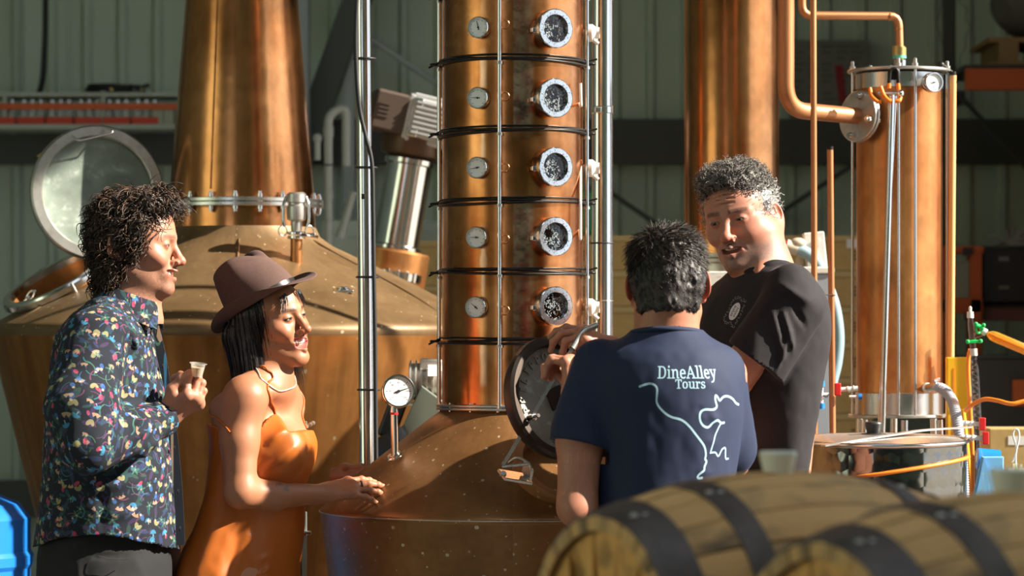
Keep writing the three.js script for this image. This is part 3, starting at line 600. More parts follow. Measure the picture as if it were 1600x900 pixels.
  const rx = new THREE.Quaternion().setFromEuler(new THREE.Euler(Math.PI / 2, 0, 0));
  mesh('lid_rim', [lathe([[0, -.052], [.16, -.05], [.192, -.04], [.199, -.02], [.199, .0], [.194, .006], [.168, .006], [.164, .0], [.164, -.012]], 96, [0, 0, 0], rx)], steelWorn, lid);
  const zinc = std({ map: texture(512, 512, (u, v) => { const n = fbm2(u, v, 5, 6, 6, 301), m = fbm2(u, v, 22, 22, 4, 305); let c = lerp3([.14, .17, .14], [.28, .33, .28], clamp((n - .3) * 1.9, 0, 1)); return lerp3(c, [.50, .56, .50], clamp((m - .55) * 3.2, 0, .6) * sstep(.4, .7, n)); }, .42), metalness: .2, roughness: .5 });
  mesh('lid_plate', [planarUV(lathe([[0, -.018], [.12, -.016], [.165, -.009]], 72, [0, 0, 0], rx))], zinc, lid);
  mesh('lid_handle', [tube([V(-.075, .165, .006), V(-.07, .15, .035), V(-.055, .148, .04), V(.03, .17, .04), V(.036, .18, .035), V(.02, .186, .006)], .0028, 48, false, 8, .2)], steelBright, lid);
  mesh('hinge', [box(.05, .06, .03, [.02, -.205, -.03], [0, 0, 0], .006), rod(V(-.02, -.225, -.03), V(.06, -.225, -.03), .009)], steelWorn, lid);
  mesh('rim_lug', [box(.018, .016, .02, [-.165, .105, -.015], [0, 0, .6], .004)], brass, lid);
  // chain and shackle hanging off the collar's left
  const chain = new THREE.Group(); chain.name = 'latch_chain'; st.add(chain);
  const c0 = at(48, 462, D - .12).sub(st.position), c1 = at(12, 512, D - .1).sub(st.position);
  for (let k = 0; k < 6; k++) { const p = c0.clone().lerp(c1, k / 5); const qd = toward(c1.clone().sub(c0)).multiply(new THREE.Quaternion().setFromAxisAngle(UP, k * Math.PI / 2)); mesh('link', [T(ring(.012, .0045, [0, 0, 0], null, 24, 8), [0, 0, 0], null, [.8, 1.5, 1]).applyQuaternion(qd).translate(p.x, p.y, p.z)], steelBright, chain); }
}

// ------------------------------------------------------------------ column still in the middle: kettle, column with gauges and sight glasses
const POT = { x: (801 - 800) / F * 7.9, z: -7.9, y: py => EYE - (py - HORIZON) / (F / 7.9) };
{
  const Y = POT.y, st = thing('rectifying_still', 'copper column still with five sight glasses and five dials above a round kettle', 'still', [POT.x, 0, POT.z]);
  const yr = Y(795), R = .486, yf = Y(640);
  mesh('kettle_body', [lathe([[0, .22], [.2, .24], [.36, .38], [.435, .6], [.462, .85], [R - .003, yr - .012]], 128)], copperPot, st);
  mesh('kettle_top', [lathe([[R - .003, yr - .012], [R, yr - .004], [R - .003, yr + .003], [R - .018, yr + .014], [.42, yr + .066], [.32, yr + .143], [.25, yr + .196], [.21, yr + .227], [.186, yf - .006], [.182, yf]], 128, null, null, 50)], copperPot, st);
  mesh('kettle_seam', [ring(R + .0005, .0016, [0, yr - .004, 0], [Math.PI / 2, 0, 0], 128, 6)], steelWorn, st);
  const fl = mesh('flange', [annulus(.193, .17, .007, [0, yf, 0]), annulus(.193, .17, .007, [0, yf + .008, 0])], steelWorn, st);
  for (let k = 0; k < 16; k++) { const a = (k + .5) / 16 * 2 * Math.PI; mesh('bolt', [hexbolt(.004, .022, [Math.sin(a) * .187, yf + .008, Math.cos(a) * .187])], steelBright, fl); }
  const RC = .1775, ys = [Y(646) + .02, Y(532), Y(425), Y(317), Y(208), Y(99), Y(-8), Y(-116), Y(-224)];
  // column sections stand one above the other, held by tie rods
  // each is a hollow shell; where a sight glass sits the shell has a real hole that looks into the unlit inside
  const HOLE = 29 * RAD, glassY = [43, 152, 260, 369, 478].map(p => EYE - (p - HORIZON) / (F / 7.69));
  const shellSection = (y0, y1, i) => {
    const nu = 144, nv = 28, pos = [], nor = [], uv = [], idx = [];
    for (let j = 0; j <= nv; j++) for (let k = 0; k <= nu; k++) { const a = k / nu * 2 * Math.PI, y = mix(y0, y1, j / nv), r = j === 0 || j === nv ? RC - .0015 : RC; pos.push(Math.sin(a) * r, y, Math.cos(a) * r); nor.push(Math.sin(a), 0, Math.cos(a)); uv.push(a * RC, y - y0 + i * .213); }
    for (let j = 0; j < nv; j++) for (let k = 0; k < nu; k++) { const a = (k + .5) / nu * 2 * Math.PI, y = mix(y0, y1, (j + .5) / nv); if (glassY.some(g => ((a - HOLE) * RC) ** 2 + (y - g) ** 2 < .033 ** 2)) continue; const p = j * (nu + 1) + k; idx.push(p, p + 1, p + nu + 2, p, p + nu + 2, p + nu + 1); }
    const g = new THREE.BufferGeometry(); g.setAttribute('position', new THREE.Float32BufferAttribute(pos, 3)); g.setAttribute('normal', new THREE.Float32BufferAttribute(nor, 3)); g.setAttribute('uv', new THREE.Float32BufferAttribute(uv, 2)); g.setIndex(idx); return prep(g);
  };
  for (let i = 0; i < ys.length - 1; i++) { const sec = mesh('column_section', shellSection(ys[i] + .001, ys[i + 1] - .001, i), copperShell, st); mesh('tray_plate', [disc(RC - .003, .004, [0, ys[i] + .002, 0])], copperRaw, sec); }
  mesh('column_cap', [lathe([[RC, ys[8]], [.16, ys[8] + .1], [.06, ys[8] + .17], [0, ys[8] + .18]], 64, null, null, 60)], copperShell, st);
  for (let i = 1; i < ys.length; i++) {
    const tilt = [0, .01, -.012, .006, .012, -.008, .01, 0, 0][i];
    const r1 = [], r2 = [], r3 = [];
    for (let k = 0; k < 64; k++) { const a = k / 64 * 2 * Math.PI, w = .0025 * Math.sin(a * 2 + i); r1.push(V(Math.sin(a) * .1835, ys[i] + w + tilt * .3 * Math.sin(a), Math.cos(a) * .1835)); r2.push(V(Math.sin(a) * .186, ys[i] - .006 - w + tilt * .3 * Math.sin(a), Math.cos(a) * .186)); r3.push(V(Math.sin(a) * .1815, ys[i] + .006 - w * .5, Math.cos(a) * .1815)); }
    mesh('band_wire', [tube(r1, .0032, 128, true, 8), tube(r2, .0032, 128, true, 8), tube(r3, .0025, 128, true, 8)], blackIron, st);
    const ends = [];
    for (const a of [-95, 88]) { const s = Math.sign(a), A = a * RAD; ends.push(ring(.011, .0032, [Math.sin(A) * .196, ys[i] - .002, Math.cos(A) * .196], [Math.PI / 2, 0, 0], 24, 8)); ends.push(rod(V(Math.sin(A) * .185, ys[i] + .004, Math.cos(A) * .185), V(Math.sin(A) * .213, ys[i] + .010 * s, Math.cos(A) * .213), .0025)); }
    mesh('wire_end', ends, blackIron, st);
  }
  for (const a of [-10, 81, 172, 261]) {
    const x = Math.sin(a * RAD) * .1885, z = Math.cos(a * RAD) * .1885;
    const r = mesh('tie_rod', [rod(V(x, yf + .006, z), V(x, ys[8] + .02, z), .0052)], steelBright, st);
    for (let i = 1; i < 8; i++) mesh('nut', [hexbolt(.0085, .007, [x, ys[i] - .014, z])], steelWorn, r);
  }
  // gauges and sight glasses, one of each to a section
  const deg = [104, 176, 190, 178, 140];
  const gy = [43, 153, 262, 371, 480], wy = [43, 152, 260, 369, 478];
  for (let i = 0; i < 5; i++) {
    const A = -22 * RAD, g = new THREE.Group(); g.name = 'dial_gauge'; g.position.set(Math.sin(A) * (RC - .004), Y(gy[i]) , Math.cos(A) * (RC - .004)); g.rotation.y = A * .9; st.add(g);
    g.position.x = (751 - i - 801) / (F / 7.72) + 0.0; g.position.z = Math.sqrt(RC * RC - g.position.x ** 2) - .004; g.position.y = EYE - (gy[i] - HORIZON) / (F / 7.73);
    dialParts(g, .0268, .022, dialFaceSmall, deg[i]);
    // sight glass
    const B = 29 * RAD, w = new THREE.Group(); w.name = 'sight_glass'; w.position.set(Math.sin(B) * (RC - .006), EYE - (wy[i] - HORIZON) / (F / 7.69), Math.cos(B) * (RC - .006)); w.rotation.y = B + .02; st.add(w);
    const q = new THREE.Quaternion().setFromEuler(new THREE.Euler(Math.PI / 2, 0, 0)), ro = .0485, ri = .034, h = .047;
    mesh('sleeve', [lathe([[ro - .012, 0], [ro - .012, .012], [ro - .005, .016], [ro - .005, h - .014], [ro, h - .013], [ro, h - .002], [ro - .002, h]], 64, [0, 0, 0], q)], steelBright, w);
    mesh('glass_ring', [lathe([[ro - .002, h], [ri + .001, h], [ri, h - .001], [ri - .001, h - .012], [ri - .003, h - .016], [ri - .004, h - .03]], 64, [0, 0, 0], q)], chromePolish, w);
    tag(mesh('condensation', droplets(i, ri - .002, h - .0128), dropMat, w, 'droplets of condensation inside the glass'), null, null, null, 'stuff');
    mesh('glass', [T(circleFace(ri), [0, 0, h - .012])], glassPane, w);
    mesh('clip', [box(.012, .014, .014, [-ro + .001, -.004, h - .03], [0, 0, 0], .003)], steelBright, w);
  }
  // small raised bosses behind the middle rod and return pipes on the right edge
  for (let i = 0; i < 5; i++) mesh('boss', [T(new THREE.TorusGeometry(.0105, .0022, 8, 24), [Math.sin(-.11) * (RC - .0006), Y(gy[i] + 6), Math.cos(-.11) * (RC - .0006)], [0, -.11, 0])], copperShell, st);
  for (const py of [50, 262, 480]) { const o = at(915, py, 7.86).sub(st.position); mesh('side_port', [lathe([[.009, 0], [.009, .02], [.022, .024], [.022, .04], [.014, .05], [.014, .058]], 28, o.clone().add(V(-.022, 0, -.03)), toward(V(1, 0, .1))), rod(o.clone().add(V(.02, -.02, 0)), o.clone().add(V(.032, -.03, 0)), .005)], whitePaint, st); }
  mesh('vapour_tube', [pipe([at(904, 352, 7.86), at(907, 375, 7.8), at(907, 318, 7.8), at(907, 260, 7.86)].map(p => p.sub(st.position)), .0035, .006, 8), pipe([at(903, 160, 7.86), at(908, 166, 7.8), at(907, 130, 7.8)].map(p => p.sub(st.position)), .0035, .006, 8)], whitePlastic, st);
  // thermometer on its stem, left of the column
  const th = new THREE.Group(); th.name = 'thermometer'; st.add(th);
  const fb = at(617, 712, 7.72).sub(st.position), ft = at(616, 648, 7.72).sub(st.position);
  const tdir = ft.clone().sub(fb).normalize();
  mesh('stem_foot', [lathe([[0, 0], [.021, 0], [.021, .003], [.0175, .006], [.0175, .009], [0, .009]], 40, fb.clone().add(V(0, -.004, 0)), toward(V(-.42, 1, .32)))], steelBright, th);
  mesh('stem', [rod(fb, ft, .0098, .0098, 28)], steelBright, th);
  mesh('stem_collar', [rod(ft, ft.clone().addScaledVector(tdir, .006), .0102, .0102, 28)], redPlastic, th, 'red sealing ring');
  mesh('stem_neck', [rod(ft.clone().addScaledVector(tdir, .006), ft.clone().addScaledVector(tdir, .022), .012, .010, 6)], steelBright, th);
  const dg = new THREE.Group(); dg.name = 'dial'; dg.position.copy(at(621, 612, 7.735).sub(st.position)); dg.quaternion.copy(basis(V(.2, .08, 1))); th.add(dg);
  dialParts(dg, .0415, .022, dialFaceBig, 18);
  // manway neck on the kettle's front right with its swung-open lid
  const mp = at(878, 732, 7.54).sub(st.position), mn = V(.35, .78, .62).normalize();
  const mw = new THREE.Group(); mw.name = 'manway'; st.add(mw); mw.position.copy(mp); mw.quaternion.copy(toward(mn));
  mesh('manway_neck', [lathe([[.112, -.07], [.112, .0], [.122, .002], [.122, .012], [.104, .012], [.104, -.07]], 64)], copperPot, mw);
  const lidN = V(.63, .2, .75).normalize(), lid = new THREE.Group(); lid.name = 'manway_lid'; st.add(lid);
  lid.position.copy(at(868, 622, 7.38).sub(st.position));
  { const zt = lidN, yt = V(.30, .86, -.3); const X = yt.clone().cross(zt).normalize(), Yv = zt.clone().cross(X); lid.quaternion.setFromRotationMatrix(M4().makeBasis(X, Yv, zt)); }
  const q = new THREE.Quaternion().setFromEuler(new THREE.Euler(Math.PI / 2, 0, 0));
  const ironDark = std({ color: rgb(.05, .036, .028), metalness: .7, roughness: .4 });
  const castMetal = std({ map: texture(512, 512, (u, v) => { const n = fbm2(u, v, 6, 6, 5, 401), m = fbm2(u, v, 18, 18, 4, 407); return lerp3(lerp3([.17, .16, .13], [.28, .28, .235], n), [.36, .40, .35], clamp((m - .56) * 4, 0, .7)); }, .3), metalness: .5, roughness: .5 });
  mesh('lid_rim', [lathe([[0, -.03], [.11, -.03], [.14, -.022], [.147, -.006], [.147, .012], [.14, .018], [.126, .018], [.122, .010], [.121, .0]], 96, [0, 0, 0], q)], ironDark, lid);
  mesh('lid_plate', [planarUV(lathe([[0, .001], [.07, .001], [.123, .0]], 64, [0, 0, 0], q))], castMetal, lid);
  const font = await new FontLoader().loadAsync('fonts/droid/droid_sans_bold.typeface.json');
  const letters = new THREE.Group(); letters.name = 'cast_lettering'; lid.add(letters);
  const put = (str, a0, step) => { [...str].forEach((ch, i) => { if (ch === ' ') return; const g = new TextGeometry(ch, { font, size: .019, depth: .0035, curveSegments: 3, bevelEnabled: false }); g.computeBoundingBox(); g.translate(-(g.boundingBox.max.x + g.boundingBox.min.x) / 2, -.0095, 0); const a = (a0 - i * step) * RAD; mesh('letter', [T(g, [Math.cos(a) * .101, Math.sin(a) * .101, .0005], [0, 0, a - Math.PI / 2])], castMetal, letters); }); };
  put('PHILIPPO BIR', 222, 13.5); put('BIL', 285, -14);
  mesh('centre_boss', [box(.05, .05, .008, [0, 0, .003], [0, 0, .8], .003), tube([V(.02, .012, .006), V(.035, .02, .02), V(.05, .01, .022), V(.055, -.005, .012)], .004, 24, false, 8)], ironDark, lid);
  // clamping bar that runs from the hinge across the lid to the handle
  const bar = new THREE.Group(); bar.name = 'clamp_bar'; st.add(bar);
  const b0 = at(786, 726, 7.335), b1 = at(831, 652, 7.29), b2 = at(873, 578, 7.27), b3 = at(894, 545, 7.27), b4 = at(912, 518, 7.29), b5 = at(932, 508, 7.31);
  const flat = (pts, w, t) => { const c = new THREE.CatmullRomCurve3(pts.map(p => p.clone().sub(st.position)), false, 'catmullrom', .3), sh = new THREE.Shape(); sh.moveTo(-w, -t); sh.lineTo(w, -t); sh.lineTo(w, t); sh.lineTo(-w, t); return new THREE.ExtrudeGeometry(sh, { steps: 60, extrudePath: c, bevelEnabled: false }); };
  mesh('bar', [flat([b0, b1, b2, b3, b4, b5], .0042, .0042)], steel, bar);
  mesh('bar_grip', [(() => { const p = [b3, b4, b5].map(p => p.clone().sub(st.position)); return tube(p, .0075, 20, false, 10); })()], steelWorn, bar);
  mesh('bolt', [hexbolt(.009, .02, b1.clone().sub(st.position).add(V(0, 0, .004)), toward(lidN)), hexbolt(.005, .05, b1.clone().sub(st.position), toward(lidN))], steelBright, bar);
  const hp = at(808, 737, 7.40).sub(st.position);
  mesh('hinge_bracket', [box(.075, .008, .05, hp.clone().add(V(-.005, -.012, .01)), [.45, .35, -.35], .002), box(.008, .03, .05, hp.clone().add(V(.025, .002, .012)), [.45, .35, -.2], .002), rod(hp.clone().add(V(-.035, .012, .02)), hp.clone().add(V(.03, .02, .03)), .004), hexbolt(.007, .008, hp.clone().add(V(-.032, -.004, .03)), [.9, .3, 0]), hexbolt(.007, .008, hp.clone().add(V(.02, -.012, .036)), [.9, .3, 0]), tube([hp.clone().add(V(-.02, .022, .01)), hp.clone().add(V(.0, .034, .02)), hp.clone().add(V(.028, .02, .03)), hp.clone().add(V(.034, -.002, .035))], .003, 24, false, 8)], steelWorn, bar);
  for (const a of [40, 140, 220, 320]) mesh('leg', [rod(V(Math.sin(a * RAD) * .3, 0, Math.cos(a * RAD) * .3), V(Math.sin(a * RAD) * .3, .36, Math.cos(a * RAD) * .3), .03)], steelWorn, st);
}
function droplets(i, R, z) {    // beads and trickles of condensed spirit clinging to the inner face of a sight glass
  const r = rng(900 + i * 31), gs = [], p0 = prep(new THREE.SphereGeometry(1, 7, 5));
  for (let k = 0; gs.length < 420 && k < 4000; k++) {
    const a = r() * 6.283, d = Math.sqrt(r()) * R, x = Math.cos(a) * d, y = Math.sin(a) * d;
    if (noise3(x * 130 + i * 9, y * 130, i * 3.7, 51) * .5 + noise3(x * 420, y * 420, i, 52) * .5 < .02 + .2 * r()) continue;
    const s = .0005 + .0013 * r() * r(), run = r() < .18 ? 1 + 2.5 * r() : 1;
    gs.push(T(p0.clone(), [x, y, z], [0, 0, (r() - .5) * .3], [s, s * run, s * .5]));
  }
  return gs;
}
// ------------------------------------------------------------------ stainless pipes, middle still, right still with its plumbing
{
  const a = at(568, -60, 8.3), b = at(577, 800, 8.3);
  const p = thing('steam_pipe', 'upright stainless pipe with a black cable tied to it, left of the column', 'pipe', [b.x, 0, b.z]);
  const o = V(b.x, 0, b.z), l = v => v.clone().sub(o);
  const top = l(a), bot = l(at(579, 1260, 8.3)).setY(0);
  mesh('pipe_shell', [rod(bot, l(at(565, -260, 8.3)), .0205, .0205, 32)], steelBright, p);
  const cable = [[561, -60], [556, 40], [557, 110], [562, 170], [572, 215], [581, 255], [583, 330], [584, 420], [586, 520], [587, 640], [588, 730]].map(([x, y]) => l(at(x, y, 8.262)));
  mesh('cable', [tube(cable, .0058, 120, false, 10)], blackRubber, p);
  for (const [x, y] of [[569, 92], [571, 262], [573, 433], [575, 609]]) mesh('cable_tie', [T(new THREE.TorusGeometry(.0285, .0028, 8, 40), l(at(x + 1, y, 8.29)), [Math.PI / 2, 0, 0])], blackPlastic, p);
  mesh('port_plate', [box(.008, .014, .004, l(at(567, 307, 8.278)))], blackIron, p);
}
{
  const c = at(941, 900, 8.35), p = thing('exhaust_pipe', 'thick upright stainless pipe just right of the column', 'pipe', [c.x, 0, c.z]);
  mesh('pipe_shell', [rod(V(0, 0, 0), V(0, 3.3, 0), .0285, .0285, 40)], steelBright, p);
  const y = py => EYE - (py - HORIZON) / (F / 8.35);
  mesh('hose_clamp', [annulus(.031, .028, .02, [0, y(178), 0]), box(.018, .016, .012, [-.012, y(173), .033], null, .003)], steelBright, p);
  mesh('cable_tie', [ring(.031, .0022, [0, y(380), 0], [Math.PI / 2, 0, 0], 40, 8)], blackPlastic, p);
  mesh('weld_ring', [ring(.0288, .0012, [0, y(0), 0], [Math.PI / 2, 0, 0], 40, 6), ring(.0288, .0012, [0, y(470), 0], [Math.PI / 2, 0, 0], 40, 6)], steelWorn, p);
}
// middle still: tall plain copper cylinder with a flanged foot on a white bench
{
  const D = 9.5, S = F / D, cx = (1143 - 800) / S, Y = y => EYE - (y - HORIZON) / S;
  const st = thing('spirit_still', 'tall plain copper cylinder behind the grey-haired man', 'still', [cx, 0, -D]);
  const y0 = Y(402);
  mesh('shell', [lathe([[.143, y0], [.143, 3.4], [.1, 3.5], [0, 3.52]], 96)], copperStill, st);
  mesh('seam', [tube([V(-.1432 * .985, y0, .025), V(-.1432 * .985, 3.4, .025)], .002, 4, false, 6)], copperRaw, st);
  mesh('foot_flange', [annulus(.165, .1, .014, [0, y0 - .02, 0]), annulus(.165, .1, .014, [0, y0 - .005, 0]), lathe([[.138, y0 - .08], [.138, y0]], 64)], steelWorn, st);
  mesh('boiler', [lathe([[0, .3], [.2, .32], [.23, .6], [.23, Y(520)], [.15, Y(428)], [.138, y0 - .07]], 64, null, null, 50)], copperRaw, st);
  for (const a of [45, 135, 225, 315]) mesh('leg', [rod(V(Math.sin(a * RAD) * .17, 0, Math.cos(a * RAD) * .17), V(Math.sin(a * RAD) * .17, .34, Math.cos(a * RAD) * .17), .02)], steelWorn, st);
  // white crossbeam stand in front of it
  const b = at(1190, 446, 9.15), bm = thing('equipment_stand', 'chipped white steel frame behind the man in the black T-shirt', 'stand', [b.x, 0, b.z]);
  const h = b.y;
  mesh('cross_beam', [box(.36, .105, .05, [0, h - .012, 0], null, .004)], whitePaint, bm);
  mesh('bracket', [box(.06, .11, .05, [.155, h + .10, 0], [0, 0, .1], .004), hexbolt(.008, .06, [.155, h + .09, 0], [Math.PI / 2, 0, 0]), hexbolt(.008, .06, [.16, h + .13, 0], [Math.PI / 2, 0, 0])], whitePaint, bm);
  for (const s of [-1, 1]) mesh('post', [box(.05, h - .06, .05, [s * .15, (h - .06) / 2, 0], null, .004)], whitePaint, bm);
  const o = at(1130, 476, 9.2);
  mesh('lower_rail', [box(.32, .05, .03, [0, o.y, 0], null, .004), box(.32, .02, .03, [0, o.y - .05, 0], null, .004)], greenGrey, bm);
}
// right still
{
  const D = 8.6, S = F / D, cx = (1405 - 800) / S, Y = y => EYE - (y - HORIZON) / S, o = V(cx, 0, -D), l = v => v.clone().sub(o);
  const st = thing('pilot_still', 'slim copper still with steel rods, dial and orange-gripped clamp on the right', 'still', [cx, 0, -D]);
  const R = .117, yb = Y(615), yt = Y(140);
  mesh('shell', [lathe([[R, yb], [R, yt]], 96)], copperRaw, st);
  mesh('top_collar', [lathe([[R + .003, yt], [R + .003, Y(117)], [R - .01, Y(117)]], 80)], steel, st);
  const lidY = Y(114);
  const plate = mesh('top_plate', [annulus(.142, 0.001, .008, [0, lidY, 0], null, .002, 80)], steelWorn, st);
  mesh('bottom_collar', [lathe([[R + .003, Y(648)], [R + .003, Y(614)], [R, Y(613)]], 80)], steel, st);
  mesh('bottom_flange', [annulus(.139, .05, .009, [0, Y(652), 0], null, .002, 80)], steelWorn, st);
  for (const a of [-83, -8, 12, 76, 150, 210]) {
    const x = Math.sin(a * RAD) * .131, z = Math.cos(a * RAD) * .131;
    const r = mesh('tie_rod', [rod(V(x, Y(650), z), V(x, lidY + .03, z), .0042)], steelBright, st);
    mesh('nut', [hexbolt(.009, .008, [x, lidY + .012, z]), hexbolt(.0055, .012, [x, lidY + .022, z])], steelWorn, r);
  }
  // thicker leaning steel tube in front of the shell
  mesh('sample_tube', [rod(l(at(1393, 148, 8.42)), l(at(1378, 690, 8.42)), .0085, .0085, 20), rod(l(at(1399, 150, 8.43)), l(at(1372, 690, 8.43)), .004, .004, 12)], steelBright, st);
  // union, valve and black bracket on the lid
  const tp = V(-.004, lidY + .008, .04);
  mesh('lid_valve', [rod(tp, tp.clone().add(V(0, .03, 0)), .014, .013, 24), rod(tp.clone().add(V(0, .03, 0)), tp.clone().add(V(0, .035, 0)), .017, .017, 24), hexbolt(.02, .022, tp.clone().add(V(0, .047, 0)))], brass, st);
  mesh('valve_body', [rod(tp.clone().add(V(0, -.005, .012)), tp.clone().add(V(0, .022, .012)), .0165, .0165, 16), ball(.012, tp.clone().add(V(-.008, -.002, .02))), rod(tp.clone().add(V(.01, -.004, .02)), tp.clone().add(V(-.03, .004, .03)), .005)], steelBright, st);
  mesh('sealing_tape', [rod(tp.clone().add(V(0, .028, .0)), tp.clone().add(V(0, .037, 0)), .0185, .0185, 20)], std({ color: rgb(.1, .42, .3), roughness: .6 }), st);
  const br = (x, y, d) => l(at(x, y, d));
  mesh('clamp_jaw', [pipe([br(1389, 130, 8.40), br(1391, 108, 8.40), br(1402, 107, 8.40), br(1404, 131, 8.40)], .005, .01, 8), box(.024, .024, .012, br(1394, 118, 8.41), null, .003)], blackIron, st);
  const grips = [[[1389, 130, 8.40], [1389, 138, 8.40]], [[1403, 130, 8.40], [1404, 140, 8.40]], [[1359, 138, 8.39], [1362, 150, 8.38], [1370, 158, 8.37], [1377, 159, 8.37]], [[1376, 136, 8.38], [1381, 149, 8.37], [1388, 157, 8.36], [1393, 158, 8.36]], [[1399, 158, 8.38], [1405, 157, 8.38], [1407, 150, 8.39]]];
  for (const g of grips) mesh('clamp_grip', [tube(g.map(a => br(...a)), .0058, 24, false, 12)], orangeRubber, st);
  mesh('clamp_screw', [ball(.0095, br(1407, 146, 8.38)), rod(br(1372, 145, 8.40), br(1405, 146, 8.39), .0045)], steelBright, st);
  // dial on a short stub
  const dg = new THREE.Group(); dg.name = 'dial_gauge'; dg.position.copy(br(1452, 130, 8.475)); dg.quaternion.copy(basis(V(.36, .02, .93))); st.add(dg);
  dialParts(dg, .0272, .03, dialFaceBlue, 188);
  mesh('dial_stub', [rod(V(.07, Y(127), .09), br(1452, 130, 8.475), .008)], steelBright, st);
  // black top fitting at the right with the brass rod that hangs from it
  mesh('top_fitting', [rod(br(1470, 100, 8.56), br(1490, 116, 8.56), .006), rod(br(1489, 112, 8.56), br(1490, 130, 8.56), .0085), ball(.011, br(1470, 102, 8.56))], blackIron, st);
  // legs
  for (const a of [-60, 0, 60, 120, 180, 240]) mesh('leg', [rod(V(Math.sin(a * RAD) * .16, 0, Math.cos(a * RAD) * .16), V(Math.sin(a * RAD) * .118, Y(655), Math.cos(a * RAD) * .118), .0095)], steelBright, st);
  // outlet at the bottom right with ribbed hose clamp
  mesh('outlet', [rod(l(at(1445, 606, 8.5)), l(at(1468, 604, 8.42)), .011), ring(.013, .004, l(at(1463, 604, 8.43)), [0, 1.2, 0], 24, 8), box(.02, .008, .008, l(at(1463, 594, 8.42)), [0, .4, .3], .002)], steelBright, st);
  mesh('seal', [ball(.014, l(at(1449, 606, 8.485)), [1, 1, .7])], whitePlastic, st);
  // elbow flange at the left
  const fc = l(at(1343, 182, 8.52)), fd = V(.79, -.08, -.60).normalize(), fq = toward(fd);
  const fl = mesh('pipe_flange', [annulus(.071, .02, .009, fc.clone().addScaledVector(fd, -.010), fq), annulus(.071, .02, .009, fc.clone().addScaledVector(fd, .001), fq)], steelWorn, st);
  for (const k of [0, 1, 2, 3]) { const a = (k * 90 + 40) * RAD, p = V(Math.cos(a) * .055, 0, Math.sin(a) * .055).applyQuaternion(fq).add(fc); mesh('bolt', [rod(p.clone().addScaledVector(fd, -.028), p.clone().addScaledVector(fd, .022), .006), T(new THREE.CylinderGeometry(.0105, .0105, .01, 6), p.clone().addScaledVector(fd, -.016), fq), T(new THREE.CylinderGeometry(.0105, .0105, .01, 6), p.clone().addScaledVector(fd, .014), fq)], steelBright, fl); }
  mesh('flange_stub', [pipe([fc.clone().addScaledVector(fd, .005), l(at(1368, 187, 8.58)), l(at(1385, 190, 8.66))], .031, .015, 24)], copperPipe, st);
  // vapour pipe from above, bending to the flange
  const vp = [at(1228, -2200, 8.36), at(1228, 171, 8.36), at(1343, 182, 8.52).addScaledVector(fd, -.01)];
  solo('vapour_pipe', [pipe(vp, .0225, .07, 26)], copperPipe, 'thick copper pipe bending from above into the bolted flange', 'pipe');
  // thin condensate pipe: down, across, down into the brass union
  const tpw = tp.clone().add(o).add(V(0, .05, 0));
  const cp = thing('condenser_pipe', 'thinner copper pipe crossing above the slim still to its brass nut', 'pipe', [tpw.x, tpw.y, tpw.z]);
  const cpts = [at(1253, -2200, 8.5), at(1253, 24, 8.5), at(1404, 25, 8.56), tpw].map(p => p.clone().sub(tpw));
  mesh('pipe_run', [pipe(cpts, .0115, .028, 20)], copperPipe, cp);
  const sl = (x, y, d) => at(x, y, d).sub(tpw);
  mesh('solder_joint', [rod(sl(1388, 26, 8.553), sl(1391, 26, 8.553), .0122), rod(sl(1404, 44, 8.56), sl(1404, 47, 8.56), .0122)], copperRaw, cp);
  mesh('union_nut', [hexbolt(.0185, .024, sl(1404, 79, 8.56))], brass, cp);
  // straight upright pipes
  const up = (x0, y0, x1, y1, d, r, mat, label, name = 'copper_pipe') => { const a = at(x0, y0, d), b = at(x1, y1, d); const dir = a.clone().sub(b); const foot = b.clone().addScaledVector(dir, -b.y / dir.y); const p = thing(name, label, 'pipe', [foot.x, 0, foot.z]); mesh('pipe_run', [rod(V(0, 0, 0), a.clone().sub(foot), r, r, 20)], mat, p); return [p, foot]; };
  up(1268, -900, 1273, 670, 8.3, .0082, copperPipe, 'thin upright copper pipe beside the black T-shirt');
  const [p2, f2] = up(1297, 232, 1301, 670, 8.4, .0088, copperPipe, 'short upright copper pipe with black open top');
  mesh('end_cap', [rod(at(1297, 229, 8.4).sub(f2), at(1297, 234, 8.4).sub(f2), .0092)], blackIron, p2);
  mesh('cable_tie', [rod(at(1272, 460, 8.31).sub(f2), at(1300, 461, 8.385).sub(f2), .0015), ring(.0105, .0018, at(1299, 461, 8.4).sub(f2), [Math.PI / 2, 0, 0], 24, 6)], blackPlastic, p2);
  const brassy = std({ color: rgb(.78, .42, .16), metalness: .45, roughness: .5 });
  const [p3, f3] = up(1489, 118, 1485, 640, 8.56, .0098, brassy, 'pale copper rod hanging right of the slim still', 'rod');
}
